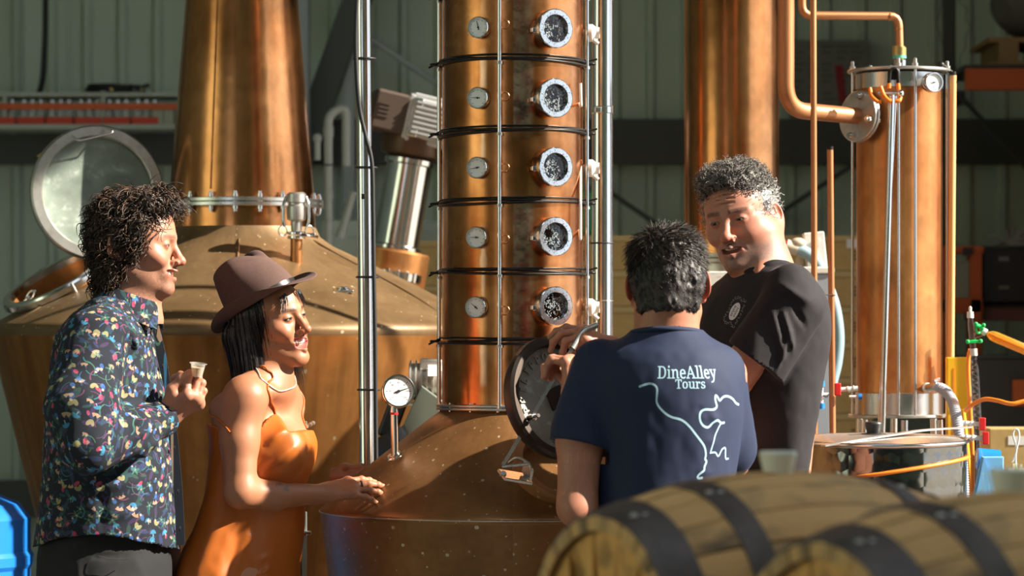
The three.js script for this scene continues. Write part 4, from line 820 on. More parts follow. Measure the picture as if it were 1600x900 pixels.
// agitator: gear motor on a tilted steel cylinder, behind the big still
{
  const D = 10.35, ax = at(613, 420, D), tp = at(652, 185, D), dir = tp.clone().sub(ax).normalize();
  const ag = thing('agitator', 'tilted gear motor on a steel cylinder between the two stills', 'motor', [ax.x, ax.y, ax.z]);
  ag.quaternion.copy(basis(V(.33, .12, 1), dir)); { const q = ag.quaternion, Yv = UP.clone().applyQuaternion(q); ag.quaternion.premultiply(new THREE.Quaternion().setFromUnitVectors(Yv, dir)); }
  const H = tp.distanceTo(ax);
  mesh('mount_collar', [lathe([[.115, -.08], [.115, .055], [.109, .062], [.08, .062]], 64)], copperRaw, ag);
  mesh('clamp_band', [annulus(.09, .06, .028, [0, -.035, .045]), ...[-30, -10, 10, 30].map(a => box(.012, .034, .012, [Math.sin(a * RAD) * .09, -.02, .045 + Math.cos(a * RAD) * .09], [0, a * RAD, 0], .003))], steelBright, ag);
  mesh('cylinder', [lathe([[.081, .06], [.086, .065], [.086, .075], [.076, .08], [.076, .345], [.084, .35], [.084, .365], [.06, .368]], 64)], steelBright, ag);
  mesh('gearbox', [lathe([[.06, .365], [.10, .38], [.105, .40], [.105, .44], [.09, .455], [0, .455]], 48)], std({ color: rgb(.12, .07, .04), metalness: .5, roughness: .4 }), ag);
  const motor = new THREE.Group(); motor.name = 'motor'; motor.position.set(-.045, .50, .02); motor.rotation.set(0, -.12, -.06); ag.add(motor);
  const motorBody = std({ color: rgb(.085, .06, .045), metalness: .4, roughness: .5 });
  mesh('motor_body', [box(.12, .135, .15, [-.06, 0, 0], null, .012), ...[0, 1, 2, 3].map(k => box(.035, .006, .004, [-.085, -.02 + k * .014, .077]))], motorBody, motor);
  const sil = std({ color: rgb(.62, .63, .63), metalness: .7, roughness: .35 });
  mesh('finned_end', [box(.19, .13, .018, [.098, 0, .072], null, .006), box(.19, .018, .15, [.098, .072, 0], null, .006), box(.19, .018, .15, [.098, -.072, 0], null, .006), box(.02, .15, .15, [.0, 0, 0], null, .006), box(.02, .15, .15, [.195, 0, 0], null, .006)], sil, motor);
  for (let k = 0; k < 7; k++) mesh('fin', [box(.17, .007, .03, [.098, -.05 + k * .0167, .085], null, .002)], sil, motor);
  for (const [x, y] of [[.02, .05], [.02, -.05], [.18, .05], [.18, -.05]]) mesh('bolt', [hexbolt(.009, .01, [x, y, .087], [Math.PI / 2, 0, 0]), box(.034, .03, .014, [x, y, .082], null, .005)], steelBright, motor);
  mesh('fan_cover', [lathe([[0, 0], [.05, 0], [.06, .01], [.06, .05], [0, .055]], 40, [.15, -.06, .02], [0, 0, -Math.PI / 2])], motorBody, motor);
  // bracket down to the floor so that it stands on something
  const inv = ag.quaternion.clone().invert(); 
  const frameFoot = V(ax.x + .02, 0, ax.z - .12).sub(ag.position).applyQuaternion(inv);
  mesh('support_post', [rod(frameFoot, V(0, -.05, -.03), .03)], darkSteelPaint, ag);
}
// small grey motor with sloping guard behind the kettle
{
  const p = at(668, 640, 8.55), m = thing('pump_motor', 'small grey finned motor with sloping green-grey guard behind the thermometer', 'motor', [p.x, 0, p.z]);
  const o = V(p.x, 0, p.z), l = (x, y, d) => at(x, y, d).sub(o);
  const alu = std({ color: rgb(.5, .47, .42), metalness: .6, roughness: .45 });
  const c = l(668, 596, 8.55);
  mesh('motor_body', [T(new THREE.CylinderGeometry(.05, .05, .10, 40), c, [0, 0, Math.PI / 2]), box(.06, .035, .05, c.clone().add(V(.01, .045, .02)), [0, 0, -.05], .006), lathe([[0, 0], [.045, 0], [.05, .01], [.05, .02], [.03, .03]], 40, c.clone().add(V(.05, 0, 0)), [0, 0, -Math.PI / 2])], alu, m);
  for (let k = 0; k < 5; k++) mesh('fin', [T(new THREE.CylinderGeometry(.058, .058, .005, 40), c.clone().add(V(-.045 + k * .015, 0, 0)), [0, 0, Math.PI / 2])], alu, m);
  mesh('name_plate', [box(.035, .035, .003, c.clone().add(V(.02, .03, .058)), [-.5, 0, 0])], whitePlastic, m);
  mesh('mount_plate', [box(.15, .008, .12, c.clone().add(V(.02, -.062, 0)), null, .002)], whitePaint, m);
  const sh = new THREE.Shape(), q = (x, y) => { const v = l(x, y, 8.5); return [v.x, v.y]; };
  sh.moveTo(...q(606, 720)); sh.lineTo(...q(660, 605)); sh.lineTo(...q(700, 635)); sh.lineTo(...q(712, 720));
  mesh('guard', [T(prep(new THREE.ExtrudeGeometry(sh, { depth: .1, bevelEnabled: true, bevelSize: .004, bevelThickness: .004, bevelSegments: 2 })), [0, 0, -.03])], greenGrey, m);
  mesh('fan_shroud', [T(new THREE.CylinderGeometry(.052, .052, .05, 32), l(611, 690, 8.48), [0, 0, .45]), box(.05, .16, .05, l(618, 640, 8.52), [0, 0, -.35], .01)], blackPlastic, m);
  mesh('stand', [box(.12, l(0, 690, 8.55).y, .1, [0, l(0, 690, 8.55).y / 2, 0], null, .004)], darkSteelPaint, m);
}
// ------------------------------------------------------------------ left background: shelf of bottles, steelwork, drum
const wood = (seed, a, b, mx = .5, my = .12) => std({ map: texture(256, 256, (u, v) => { const g = fbm2(u, v, 3, 34, 4, seed), n = fbm2(u, v, 6, 6, 4, seed + 9); return lerp3(a, b, clamp(g * .7 + n * .5 - .1, 0, 1)); }, mx, my), roughness: .7 });
const card = (seed) => std({ map: texture(128, 128, (u, v) => { const n = fbm2(u, v, 5, 5, 4, seed); return lerp3([.34, .23, .075], [.42, .29, .11], n); }, .5), roughness: .85 });
{
  const D = 13.55, S = F / D, P = (x, y, d = D) => at(x, y, d);
  const c = P(90, 201), sh = thing('wall_shelf', 'long pale wall shelf with orange rail holding rows of clear bottles', 'shelf', [c.x, c.y, c.z]);
  const pale = std({ color: rgb(.42, .46, .38), roughness: .6 });
  const w = 1.30, Hh = 50 / S;
  mesh('shelf_board', [box(w, .022, .26, [0, 0, 0], null, .004)], pale, sh);
  mesh('top_board', [box(w, .018, .26, [0, Hh, 0], null, .004)], pale, sh);
  mesh('rail', [box(w, .026, .012, [0, 31 / S, .132], null, .003)], std({ color: rgb(.62, .10, .015), roughness: .5 }), sh);
  for (const s of [-1, -.33, .33, 1]) mesh('bracket', [box(.02, Hh + .03, .24, [s * (w / 2 - .012), Hh / 2, -.005])], pale, sh);
  const red = std({ color: rgb(.55, .045, .012), roughness: .5 }), greyBox = std({ color: rgb(.36, .38, .28), roughness: .7 });
  const clear = phys({ color: rgb(.92, .95, .94), transmission: .8, roughness: .08, thickness: 0, ior: 1.5 });
  const base = c.y + .0112, z0 = c.z + .075;
  for (let k = 0; k < 9; k++) {
    const x = P(11 + k * 44.2, 0).x; if (k === 7) break;
    const W = .114, nth = ['leftmost', 'second', 'third', 'fourth', 'fifth', 'rightmost'][k], where = k % 5 ? `${nth} red tray${k < 5 ? ' from the left' : ''}` : `${nth} red tray`;
    if (k === 6) { const cx = P(259, 0).x, q = thing('carton', 'pale grey carton at the right end of the wall shelf', 'box', [cx, base, z0]); mesh('carton_body', [box(W * .8, .075, .1, [0, .0375, 0], null, .003)], greyBox, q); mesh('flap_seam', [box(.003, .074, .002, [.004, .0375, .0505])], blackPlastic, q); continue; }
    const t = thing('bottle_tray', `low ${where} of clear bottles on the wall shelf`, 'tray', [x, base, z0], 'red trays on the wall shelf');
    mesh('tray_front', [box(W, .03, .004, [0, .015, .05])], red, t); mesh('tray_bottom', [box(W, .004, .1, [0, .002, 0])], red, t); for (const s of [-1, 1]) mesh('tray_side', [box(.004, .03, .1, [s * (W / 2 - .002), .015, 0])], red, t);
    for (let j = 0; j < 3; j++) {
      const b = thing('glass_bottle', `${['left', 'middle', 'right'][j]} clear silver-capped bottle in the ${where} on the wall shelf`, 'bottle', [x - .036 + j * .036, base + .0045, z0 + .015], 'clear bottles on the wall shelf');
      mesh('glass', [lathe([[0, 0], [.015, 0], [.0165, .003], [.0165, .07], [.013, .085], [.009, .092], [.009, .1], [0, .1]], 20)], clear, b);
      mesh('cap', [lathe([[.0098, .088], [.0105, .089], [.0105, .107], [.0095, .109], [0, .109]], 20)], steelBright, b);
    }
  }
  const cb = P(178, 149, 13.5), coil = thing('cable_pile', 'black heap of coiled cable and plugs on top of the wall shelf', 'cable', [cb.x, c.y + Hh + .009, c.z]);
  const R = rng(8), loops = []; for (let k = 0; k < 7; k++) { const pts = [], r = .05 + R() * .05; for (let i = 0; i < 14; i++) { const a = i / 14 * 6.283; pts.push(V((k % 3 - 1) * .035 + Math.cos(a) * r * 1.3, .008 + k * .0045 + .002 * R(), Math.sin(a) * .09)); } loops.push(tube(pts, .0055, 60, true, 8)); }
  mesh('coil', loops, blackRubber, coil); mesh('plug', [box(.05, .02, .03, [.10, .012, .08], [0, .4, 0], .005), box(.04, .02, .03, [.135, .03, .06], [0, .2, .3], .005)], blackPlastic, coil); mesh('plug_pin', [rod(V(.0, .012, .12), V(.0, .012, .135), .006), rod(V(.125, .012, .1), V(.126, .014, .116), .005)], brass, coil);
  solo('hanging_cable', [tube([P(70, -140, 13.9), P(71, 20, 13.9), P(69, 90, 13.9), P(66, 128, 13.88), P(60, 150, 13.8)], .0135, 40, false, 10)], blackRubber, 'thick black cable running down the wall above the shelf', 'cable');
}
{ // steel frame
  const c = at(473, 0, 13.6), p = thing('steel_column', 'upright pale steel column beside the big still\'s tapering head', 'column', [c.x, 0, c.z]);
  mesh('flange', [box(.055, 7, .012, [0, 3.5, .07]), box(.055, 7, .012, [0, 3.5, -.07])], galvanised, p); mesh('web', [box(.01, 7, .13, [0, 3.5, 0])], darkSteelPaint, p);
  const q = at(545, 120, 13.75), p2 = thing('steel_post', 'pale blue-grey steel post behind the white plastic pipes', 'post', [q.x, 0, q.z]);
  mesh('post_shell', [box(.055, 7, .06, [0, 3.5, 0], null, .005)], galvanised, p2); mesh('base_plate', [box(.1, .012, .1, [0, .006, 0])], galvanised, p2);
  const beam = (name, a, b, w, t, mat, label) => { const m = a.clone().add(b).multiplyScalar(.5), o = thing(name, label, 'brace', m); mesh('bar', [T(new RoundedBoxGeometry(w, a.distanceTo(b), t, 2, .006), [0, 0, 0], toward(b.clone().sub(a)))], mat, o); const qd = toward(b.clone().sub(a)); for (const e of [a, b]) { const zz = -14.06 - e.z; mesh('wall_fixing', [box(.05, .05, -zz, [e.x - m.x, e.y - m.y, e.z - m.z + zz / 2])], mat, o); } };
  beam('steel_brace', at(440, 330, 13.72), at(580, -60, 13.72), .12, .1, std({ color: rgb(.075, .09, .075), roughness: .6 }), 'broad dark steel brace leaning across the wall left of the upright pipe');
  beam('steel_brace', at(540, 35, 13.85), at(735, 165, 13.85), .028, .03, galvanised, 'thin pale diagonal brace on the wall between pipe and column');
  beam('steel_brace', at(940, 292, 13.8), at(1085, 390, 13.8), .022, .02, darkSteelPaint, 'thin dark diagonal strap on the wall behind the man in navy');
  beam('steel_brace', at(1215, 335, 13.8), at(1345, 250, 13.8), .022, .02, darkSteelPaint, 'thin dark diagonal strap on the wall left of the slim still');
  beam('steel_brace', at(1500, 150, 13.7), at(1640, 300, 13.7), .022, .02, darkSteelPaint, 'thin dark diagonal strap below the orange rack beam');
}
{ // white plastic pipework, cabinet
  const D = 11.6, P = (x, y, d = D) => at(x, y, d), o = P(513, 345), t = thing('plastic_pipework', 'white plastic pipes bending over behind the big still', 'pipe', o), l = (x, y, d) => P(x, y, d).sub(o);
  const pvc = std({ color: rgb(.40, .41, .36), roughness: .5 });
  mesh('pipe_run', [pipe([l(513, 345), l(513, 178), l(541, 166), l(541, 260)], .0165, .035, 20)], pvc, t);
  mesh('pipe_run', [rod(l(531, 372), l(552, 300), .017, .014)], pvc, t);
  mesh('down_pipe', [rod(V(0, -o.y, 0), l(513, 344), .0165)], pvc, t);
  for (const [a, b] of [[l(513, 198), l(513, 214)], [l(513, 300), l(513, 312)], [l(531, 372), l(534, 360)]]) mesh('socket', [rod(a, b, .0198)], pvc, t);
  mesh('pipe_strap', [ring(.018, .003, l(513, 258), [Math.PI / 2, 0, 0], 24, 6)], blackPlastic, t);
  mesh('white_valve', [ball(.018, l(496, 216)), rod(l(496, 216), l(496, 250), .012)], pvc, t);
  const c = P(546, 420, 12.2), k = thing('equipment_cabinet', 'pale green-white cabinet half hidden behind the big still', 'cabinet', [c.x, 0, c.z]), y = P(0, 346, 12.2).y, mint = std({ color: rgb(.42, .48, .40), roughness: .6 });
  mesh('cabinet_body', [box(.20, y, .25, [0, y / 2, 0], null, .006)], mint, k); mesh('door', [box(.17, y - .1, .012, [0, y / 2 - .02, .13], null, .003)], mint, k); mesh('handle', [box(.012, .09, .02, [.06, y - .2, .145], null, .003)], steelWorn, k);
  const c2 = P(668, 420, 12.4), k2 = thing('equipment_cabinet', 'pale green-white cabinet left of the column, above brown cartons', 'cabinet', [c2.x, 0, c2.z - .1]), y2 = P(0, 346, 12.4).y;
  mesh('cabinet_body', [box(.15, y2, .2, [0, y2 / 2, 0], null, .006)], mint, k2); mesh('door', [box(.125, .5, .012, [0, y2 - .29, .105], null, .003)], mint, k2);
}
// cardboard cartons: each one a thing
{
  const tape = std({ color: rgb(.40, .30, .13), roughness: .4 }), ink = std({ color: rgb(.07, .045, .02), roughness: .9 }), label = std({ color: rgb(.6, .6, .56), roughness: .7 }), grn = std({ color: rgb(.05, .4, .1), roughness: .6 });
  const mats = [card(601), card(602), card(603)];
  const carton = (x, y, z, w, h, d, lab, o = {}) => {
    const t = thing('cardboard_box', lab, 'box', [x, y, z], o.group);
    mesh('carton_body', [box(w - .004, h - .003, d, [0, h / 2, 0], null, .004)], mats[Math.floor(Math.abs(x * 31 + y * 57)) % 3], t);
    mesh('tape_strip', [box(w - .006, .018, .001, [0, h - .009, d / 2 + .0006]), box(.05, .001, d, [0, h - .0012, 0])], tape, t);
    mesh('flap_edge', [box(w - .008, .002, .002, [0, h - .024, d / 2])], ink, t);
    if (o.print !== false) mesh('printed_panel', [0, 1, 2].map(k => box(w * .22, .007, .0008, [w * .16, h * .55 - k * .014, d / 2 + .0006])), ink, t);
    if (o.label) { mesh('paper_label', [box(.055, .032, .0012, [o.label, h - .03, d / 2 + .0012])], label, t); if (o.dot) mesh('green_label', [box(.022, .03, .0012, [o.label + .045, h - .03, d / 2 + .0012])], grn, t); }
    return t;
  };
  const S = F / 11.6, Y = py => EYE - (py - HORIZON) / S, X = px => (px - 800) / F * 11.6, h = .132, rowsN = 9, top = Y(368);
  const nth = ['bottom', 'second', 'third', 'fourth', 'fifth', 'sixth', 'seventh', 'eighth', 'top'];
  const colsA = [[978, .2]], colsB = [[1246, .19], [1326, .185]];
  for (let r = 0; r < rowsN; r++) {
    const y = top - (rowsN - r) * h, rn = r === rowsN - 1 ? 'topmost' : nth[r] + (r ? ' from the bottom' : 'most');
    carton(X(1000), y, -11.75, .26, h, .3, `yellow-brown cardboard box, ${rn}, in the stack right of the thick steel pipe`, {});
    carton(X(888), y, -11.75, .25, h, .3, `yellow-brown cardboard box, ${rn}, in the stack mostly hidden behind the column`, {});
    carton(X(1246), y, -11.75, .19, h, .3, `brown cardboard box, ${rn}, in the stack beside the black T-shirt's shoulder`, r === 8 ? { label: .03, dot: true } : {});
    carton(X(1326), y, -11.75, .185, h, .3, `brown cardboard box, ${rn}, in the stack just left of the slim still`, r === 8 ? { label: .02 } : {});
  }
  { const gc = thing('jerrycan', 'green plastic jerrycan on the yellow-brown boxes beside the column', 'canister', [X(900), top, -11.75]), gm = std({ color: rgb(.02, .22, .07), roughness: .45 }), gh = Y(282) - top; mesh('can_body', [box(.15, gh - .03, .12, [0, (gh - .03) / 2, 0], null, .02)], gm, gc); mesh('handle', [tube([V(-.04, gh - .035, 0), V(-.035, gh - .005, 0), V(.02, gh - .005, 0), V(.03, gh - .035, 0)], .008, 24, false, 8)], gm, gc); mesh('cap', [rod(V(.052, gh - .04, 0), V(.052, gh - .01, 0), .014)], blackPlastic, gc); }
  const S2 = F / 11.9, Y2 = py => EYE - (py - HORIZON) / S2, X2 = px => (px - 800) / F * 11.9;
  for (let r = 0; r < 7; r++) carton(X2(680), Y2(378) - (7 - r) * .17, -11.9, .16, .17, .3, `brown carton, ${r === 6 ? 'topmost' : nth[r] + (r ? ' from the bottom' : 'most')}, in the narrow stack left of the column`, {});
  // whatever the stacks stand on
  const pal = (x, w, y, lab) => { const p = thing('pallet', lab, 'pallet', [x, 0, -11.75]), m = wood(655, [.28, .19, .1], [.42, .3, .18]); const n = 5; for (let k = 0; k < n; k++) mesh('plank', [box(w, .02, .075, [0, y - .01, -.16 + k * .08])], m, p); for (const s of [-1, 0, 1]) mesh('block', [box(.08, y - .02, .36, [s * (w / 2 - .05), (y - .02) / 2, 0])], m, p); };
  const yb = top - 9 * h; pal(X(945), .64, yb, 'wooden pallet under the yellow-brown boxes right of the steel pipe'); pal(X(1286), .46, yb, 'wooden pallet under the brown boxes left of the slim still');
  const p3 = thing('pallet', 'wooden pallet under the narrow carton stack left of the column', 'pallet', [X2(680), 0, -11.9]); const yb3 = Y2(378) - 7 * .17; for (let k = 0; k < 5; k++) mesh('plank', [box(.3, .02, .07, [0, yb3 - .01, -.15 + k * .075])], wood(656, [.28, .19, .1], [.42, .3, .18]), p3); for (const s of [-1, 1]) mesh('block', [box(.06, yb3 - .02, .34, [s * .11, (yb3 - .02) / 2, 0])], darkSteelPaint, p3);
}
{ // blue drum on a pale plinth at the far left
  const D = 8.7, c = at(-118, 0, D), yt = at(0, 770, D).y, d = thing('plastic_drum', 'bright blue plastic drum at the left edge behind the floral shirt', 'drum', [c.x, .42, c.z]), R = .292, H = yt - .42;
  mesh('drum_body', [lathe([[0, 0], [R - .02, 0], [R, .02], [R, H * .3], [R + .008, H * .32], [R + .008, H * .36], [R, H * .38], [R, H * .66], [R + .008, H * .68], [R + .008, H * .72], [R, H * .74], [R, H - .07], [R - .03, H - .03], [R - .1, H], [0, H - .004]], 72)], std({ color: rgb(.01, .17, .62), roughness: .38 }), d);
  mesh('bung', [disc(.03, .02, [.12, H - .003, .1])], whitePlastic, d);
  const p = thing('plinth', 'pale grey block under the blue drum', 'plinth', [c.x, 0, c.z]); mesh('block_body', [box(.66, .42, .6, [0, .21, 0], null, .01)], whitePaint, p);
}
{ // black pipe stand with a bright fitting behind the woman
  const D = 8.2, b = at(466, 0, D), p = thing('hose_stand', 'black upright stand with steel clamp behind the woman in orange', 'stand', [b.x, 0, b.z]), y = py => at(0, py, D).y;
  mesh('pole', [rod(V(0, 0, 0), V(0, y(742), 0), .0125)], blackPlastic, p); mesh('inner_rail', [box(.012, y(800), .02, [.016, y(800) / 2, 0])], galvanised, p);
  mesh('pole_cap', [lathe([[.0125, 0], [.019, .004], [.019, .016], [.012, .022], [0, .023]], 24, [0, y(745), 0])], blackPlastic, p);
  mesh('clamp', [box(.034, .016, .034, [0, y(832), 0], null, .003), rod(V(.01, y(832), .01), V(.035, y(832), .012), .005)], steelBright, p);
  mesh('hook', [tube([V(-.012, y(860), .012), V(-.03, y(875), .015), V(-.026, y(895), .014), V(-.01, y(900), .012)], .005, 20, false, 8)], steelBright, p);
  mesh('foot', [disc(.12, .02, [0, 0, 0])], blackIron, p);
  const s = at(470, 672, 8.3), f = thing('curved_fitting', 'curved bright steel strip hanging behind the woman\'s chest', 'fitting', s);
  const c = new THREE.CatmullRomCurve3([at(452, 592, 8.3), at(461, 608, 8.3), at(469, 635, 8.3), at(471, 665, 8.3)].map(v => v.sub(s))), sh = new THREE.Shape(); sh.moveTo(-.009, -.005); sh.lineTo(.009, -.005); sh.lineTo(.009, .005); sh.lineTo(-.009, .005);
  mesh('strip', [new THREE.ExtrudeGeometry(sh, { steps: 30, extrudePath: c, bevelEnabled: false })], steelBright, f); mesh('end_block', [box(.024, .03, .02, [.004, .008, 0], null, .003)], whitePaint, f);
  mesh('wall_arm', [rod(V(0, .0, 0), V(.012, .01, -.32), .006)], steelWorn, f);
}
// ------------------------------------------------------------------ right foreground and background
{ // variable-capacity tank with lid, strap and paddle
  const D = 8.0, S = F / D, c = at(1374, 0, D), rimY = EYE - (684 - HORIZON) / S, t = thing('storage_tank', 'low stainless tank with scale-patterned side and orange cord on the right', 'tank', [c.x, 0, c.z]);
  const R = .2165, tilt = .035, g = new THREE.Group(); g.name = 'vessel'; t.add(g); g.position.y = .25; g.rotation.x = tilt;
  const H = rimY - .25;
  const scales = canvasTex(512, 512, (x, w) => { x.fillStyle = '#7c7a78'; x.fillRect(0, 0, w, w); const n = 8, s = w / n; for (let j = n; j >= -1; j--) for (let i = -1; i <= n; i++) { const cx = (i + (j & 1 ? .5 : 0)) * s, cy = j * s; for (let r = s * .62; r > 1; r -= 3) { const k = (r / (s * .62)); x.fillStyle = (r / 3 | 0) % 2 ? '#6f6e6d' : '#8d8c8b'; x.beginPath(); x.arc(cx, cy, r, 0, 7); x.fill(); } } }, .21);
  const scaleBump = texture(256, 256, (u, v) => { const n = 4; let best = -1, h = 0; for (let j = -1; j <= 1; j++) for (let i = -1; i <= 1; i++) { const gy = Math.floor(v * n) + j, gx = Math.floor(u * n - (gy & 1 ? .5 : 0)) + i, dx = u * n - (gx + .5 + (gy & 1 ? .5 : 0)), dy = v * n - (gy + .5), d = Math.hypot(dx, dy); if (d < .68 && -gy > best - 100) { const k = 1 - d / .68; if (k > h) h = k; } } return h; }, .17, .17, false);
  const scaled = std({ map: scales, metalness: 1, roughness: .13, bumpMap: scaleBump, bumpScale: .0016 });
  mesh('tank_side', [lathe([[R - .006, 0], [R, .01], [R, H - .012]], 112)], scaled, g);
  mesh('tank_rim', [ring(R + .002, .0052, [0, H - .004, 0], [Math.PI / 2, 0, 0], 112, 12)], steelBright, g);
  mesh('lid', [planarUV(lathe([[0, H + .012], [.05, H + .011], [R - .02, H + .002], [R - .006, H - .004], [R - .006, H - .014]], 96))], steelWorn, g);
  mesh('bottom', [lathe([[0, 0], [R - .006, 0]], 64)], steelWorn, g);
  mesh('knob', [lathe([[.032, H + .009], [.032, H + .012], [.018, H + .014], [.018, H + .018], [.021, H + .026], [.0225, H + .038], [.020, H + .042], [0, H + .043]], 40, [-.018, 0, .0])], blackPlastic, t.children[0]);
  mesh('cord', [tube([...Array(48)].map((_, i) => { const a = i / 48 * 2 * Math.PI; return V(Math.sin(a) * (R + .004), H - .078 + .034 * Math.sin(a + .25), Math.cos(a) * (R + .004)); }), .0052, 160, true, 10)], orangeRubber, g);
  for (const a of [40, 140, 220, 320]) mesh('leg', [rod(V(Math.sin(a * RAD) * .17, 0, Math.cos(a * RAD) * .17), V(Math.sin(a * RAD) * .17, .262, Math.cos(a * RAD) * .17), .018)], steelWorn, t);
  const pb = thing('stirring_paddle', 'pale flat paddle lying across the steel tank lid', 'paddle', at(1300, 694, 7.79)), l = (x, y, d) => at(x, y, d).sub(pb.position);
  const crv = new THREE.CatmullRomCurve3([l(1286, 696.5, 7.78), l(1330, 689, 7.81), l(1400, 678.5, 7.9), l(1440, 672.5, 7.98), l(1515, 667.5, 8.04)]), sh = new THREE.Shape(); sh.moveTo(-.0022, -.013); sh.lineTo(.0022, -.013); sh.lineTo(.0022, .013); sh.lineTo(-.0022, .013);
  mesh('blade', [new THREE.ExtrudeGeometry(sh, { steps: 40, extrudePath: crv, bevelEnabled: false })], steelWorn, pb);
}
{ // hoses
  const ribbed = phys({ color: rgb(.40, .42, .50), roughness: .35, transmission: .25, thickness: 0 });
  const P = (x, y, d = 8.3) => at(x, y, d);
  const h = thing('clear_hose', 'grey ribbed clear hose curving down from the slim still\'s outlet', 'hose', P(1466, 604, 8.42)), o = h.position.clone();
  const pts = [P(1464, 604, 8.42), P(1476, 610, 8.4), P(1487, 625, 8.36), P(1494, 650, 8.3), P(1500, 690, 8.26), P(1505, 740, 8.26), P(1507, 800, 8.26), P(1507, 900, 8.26)].map(v => v.sub(o));
  const c = new THREE.CatmullRomCurve3(pts); mesh('hose_wall', [new THREE.TubeGeometry(c, 120, .0128, 16, false)], ribbed, h);
  const rings = []; for (let k = 2; k < 88; k++) { const t = k / 90, p = c.getPointAt(t), d = c.getTangentAt(t); rings.push(T(new THREE.TorusGeometry(.0132, .0014, 6, 18), p, toward(d, V(0, 0, 1)))); } mesh('spiral_rib', rings, std({ color: rgb(.5, .5, .55), roughness: .4 }), h);
  const e = c.getPointAt(1).add(o); mesh('lower_length', [rod(c.getPointAt(.995), V(c.getPointAt(1).x, -o.y + .0, c.getPointAt(1).z), .0128)], ribbed, h);
  const bl = std({ color: rgb(.24, .36, .40), roughness: .5 }), D = 9.1, Q = (x, y, d = D) => at(x, y, d), b = thing('blue_hose', 'pale blue hose looping down behind the two copper pipes', 'hose', Q(1246, 394)), ob = b.position.clone();
  mesh('hose_wall', [tube([Q(1240, 388), Q(1256, 393), Q(1275, 408), Q(1290, 440), Q(1304, 480), Q(1310, 525), Q(1307, 565), Q(1299, 600), Q(1294, 640), Q(1293, 700), Q(1293, 800)].map(v => v.sub(ob)), .0175, 140, false, 16)], bl, b);
  mesh('hose_tail', [rod(Q(1293, 796).sub(ob), V(Q(1293, 800).x - ob.x, -ob.y, 0), .0175)], bl, b);
  mesh('fitting', [rod(Q(1228, 384).sub(ob), Q(1246, 390).sub(ob), .02, .019), ball(.02, Q(1247, 380).sub(ob), [1.2, .8, 1]), ball(.026, Q(1250, 415, 9.16).sub(ob), [.6, 1.2, .6])], std({ color: rgb(.5, .44, .33), roughness: .6 }), b); mesh('red_tap', [box(.03, .012, .03, Q(1224, 380).sub(ob), [0, .3, 0], .003)], redPlastic, b, 'red tap handle');
  const s = thing('grey_conduit', 'flat pale grey-blue duct standing between the two copper pipes', 'duct', [Q(1284, 0, 9).x, 0, -9]); const topY = at(0, 428, 9).y; mesh('duct_body', [box(.05, topY, .03, [0, topY / 2, 0], null, .006)], std({ color: rgb(.30, .34, .38), roughness: .55 }), s); mesh('duct_top', [box(.09, .02, .04, [-.01, topY + .01, 0], null, .004)], whitePaint, s);
}
{ // little valves on the copper pipes
  const valve = (lab, px, py, d, dirX, handle, mat, len, name = 'lab_valve') => { const t = thing(name, lab, 'valve', at(px, py, d)); mesh('barrel', [rod(V(0, 0, 0), V(dirX * len, .004, 0), .0062, .0062, 18), rod(V(dirX * len * .45, 0, 0), V(dirX * len * .55, .002, 0), .009, .009, 18), rod(V(dirX * len * .75, .003, 0), V(dirX * len * .8, .003, 0), .0085, .0085, 18)], whitePlastic, t); if (handle) mesh('handle', [box(.016, .034, .022, [-.004 * dirX, .001, .004], null, .003)], mat, t, 'square red handle'); return t; };
  valve('white valve with square red handle on the short copper pipe', 1311, 609, 8.38, 1, true, redPlastic, .05);
  valve('upper right white valve with square red handle beside the yellow plank', 1532, 663, 8.3, -1, true, redPlastic, .05);
  valve('lower right white valve with square red handle by the tank rim', 1537, 685, 8.2, -1, true, redPlastic, .058);
  const t = thing('tee_valve', 'white tee fitting with two blue caps between the copper pipes', 'valve', at(1283, 617, 8.35)); mesh('tee_body', [rod(V(0, -.03, 0), V(0, .03, 0), .006), rod(V(-.012, 0, 0), V(.02, 0, 0), .0055), ball(.009, [0, 0, 0])], whitePlastic, t); for (const s of [-1, 1]) mesh('blue_cap', [rod(V(0, s * .022, 0), V(0, s * .037, 0), .0105, .0098, 10)], bluePlastic, t, 'blue screw cap'); mesh('cord', [tube([V(.004, .0, .006), V(.014, -.006, .008), V(.02, .002, .004), V(.03, .008, 0)], .0018, 20, false, 6)], blackRubber, t);
  const t2 = thing('drain_nozzle', 'small white nozzle with blue tip at the slim still\'s base', 'valve', at(1327, 620, 8.46)); mesh('nozzle', [rod(V(0, 0, 0), V(.022, 0, 0), .004)], whitePlastic, t2); mesh('blue_tip', [rod(V(.024, 0, 0), V(.034, 0, 0), .008)], bluePlastic, t2);
}
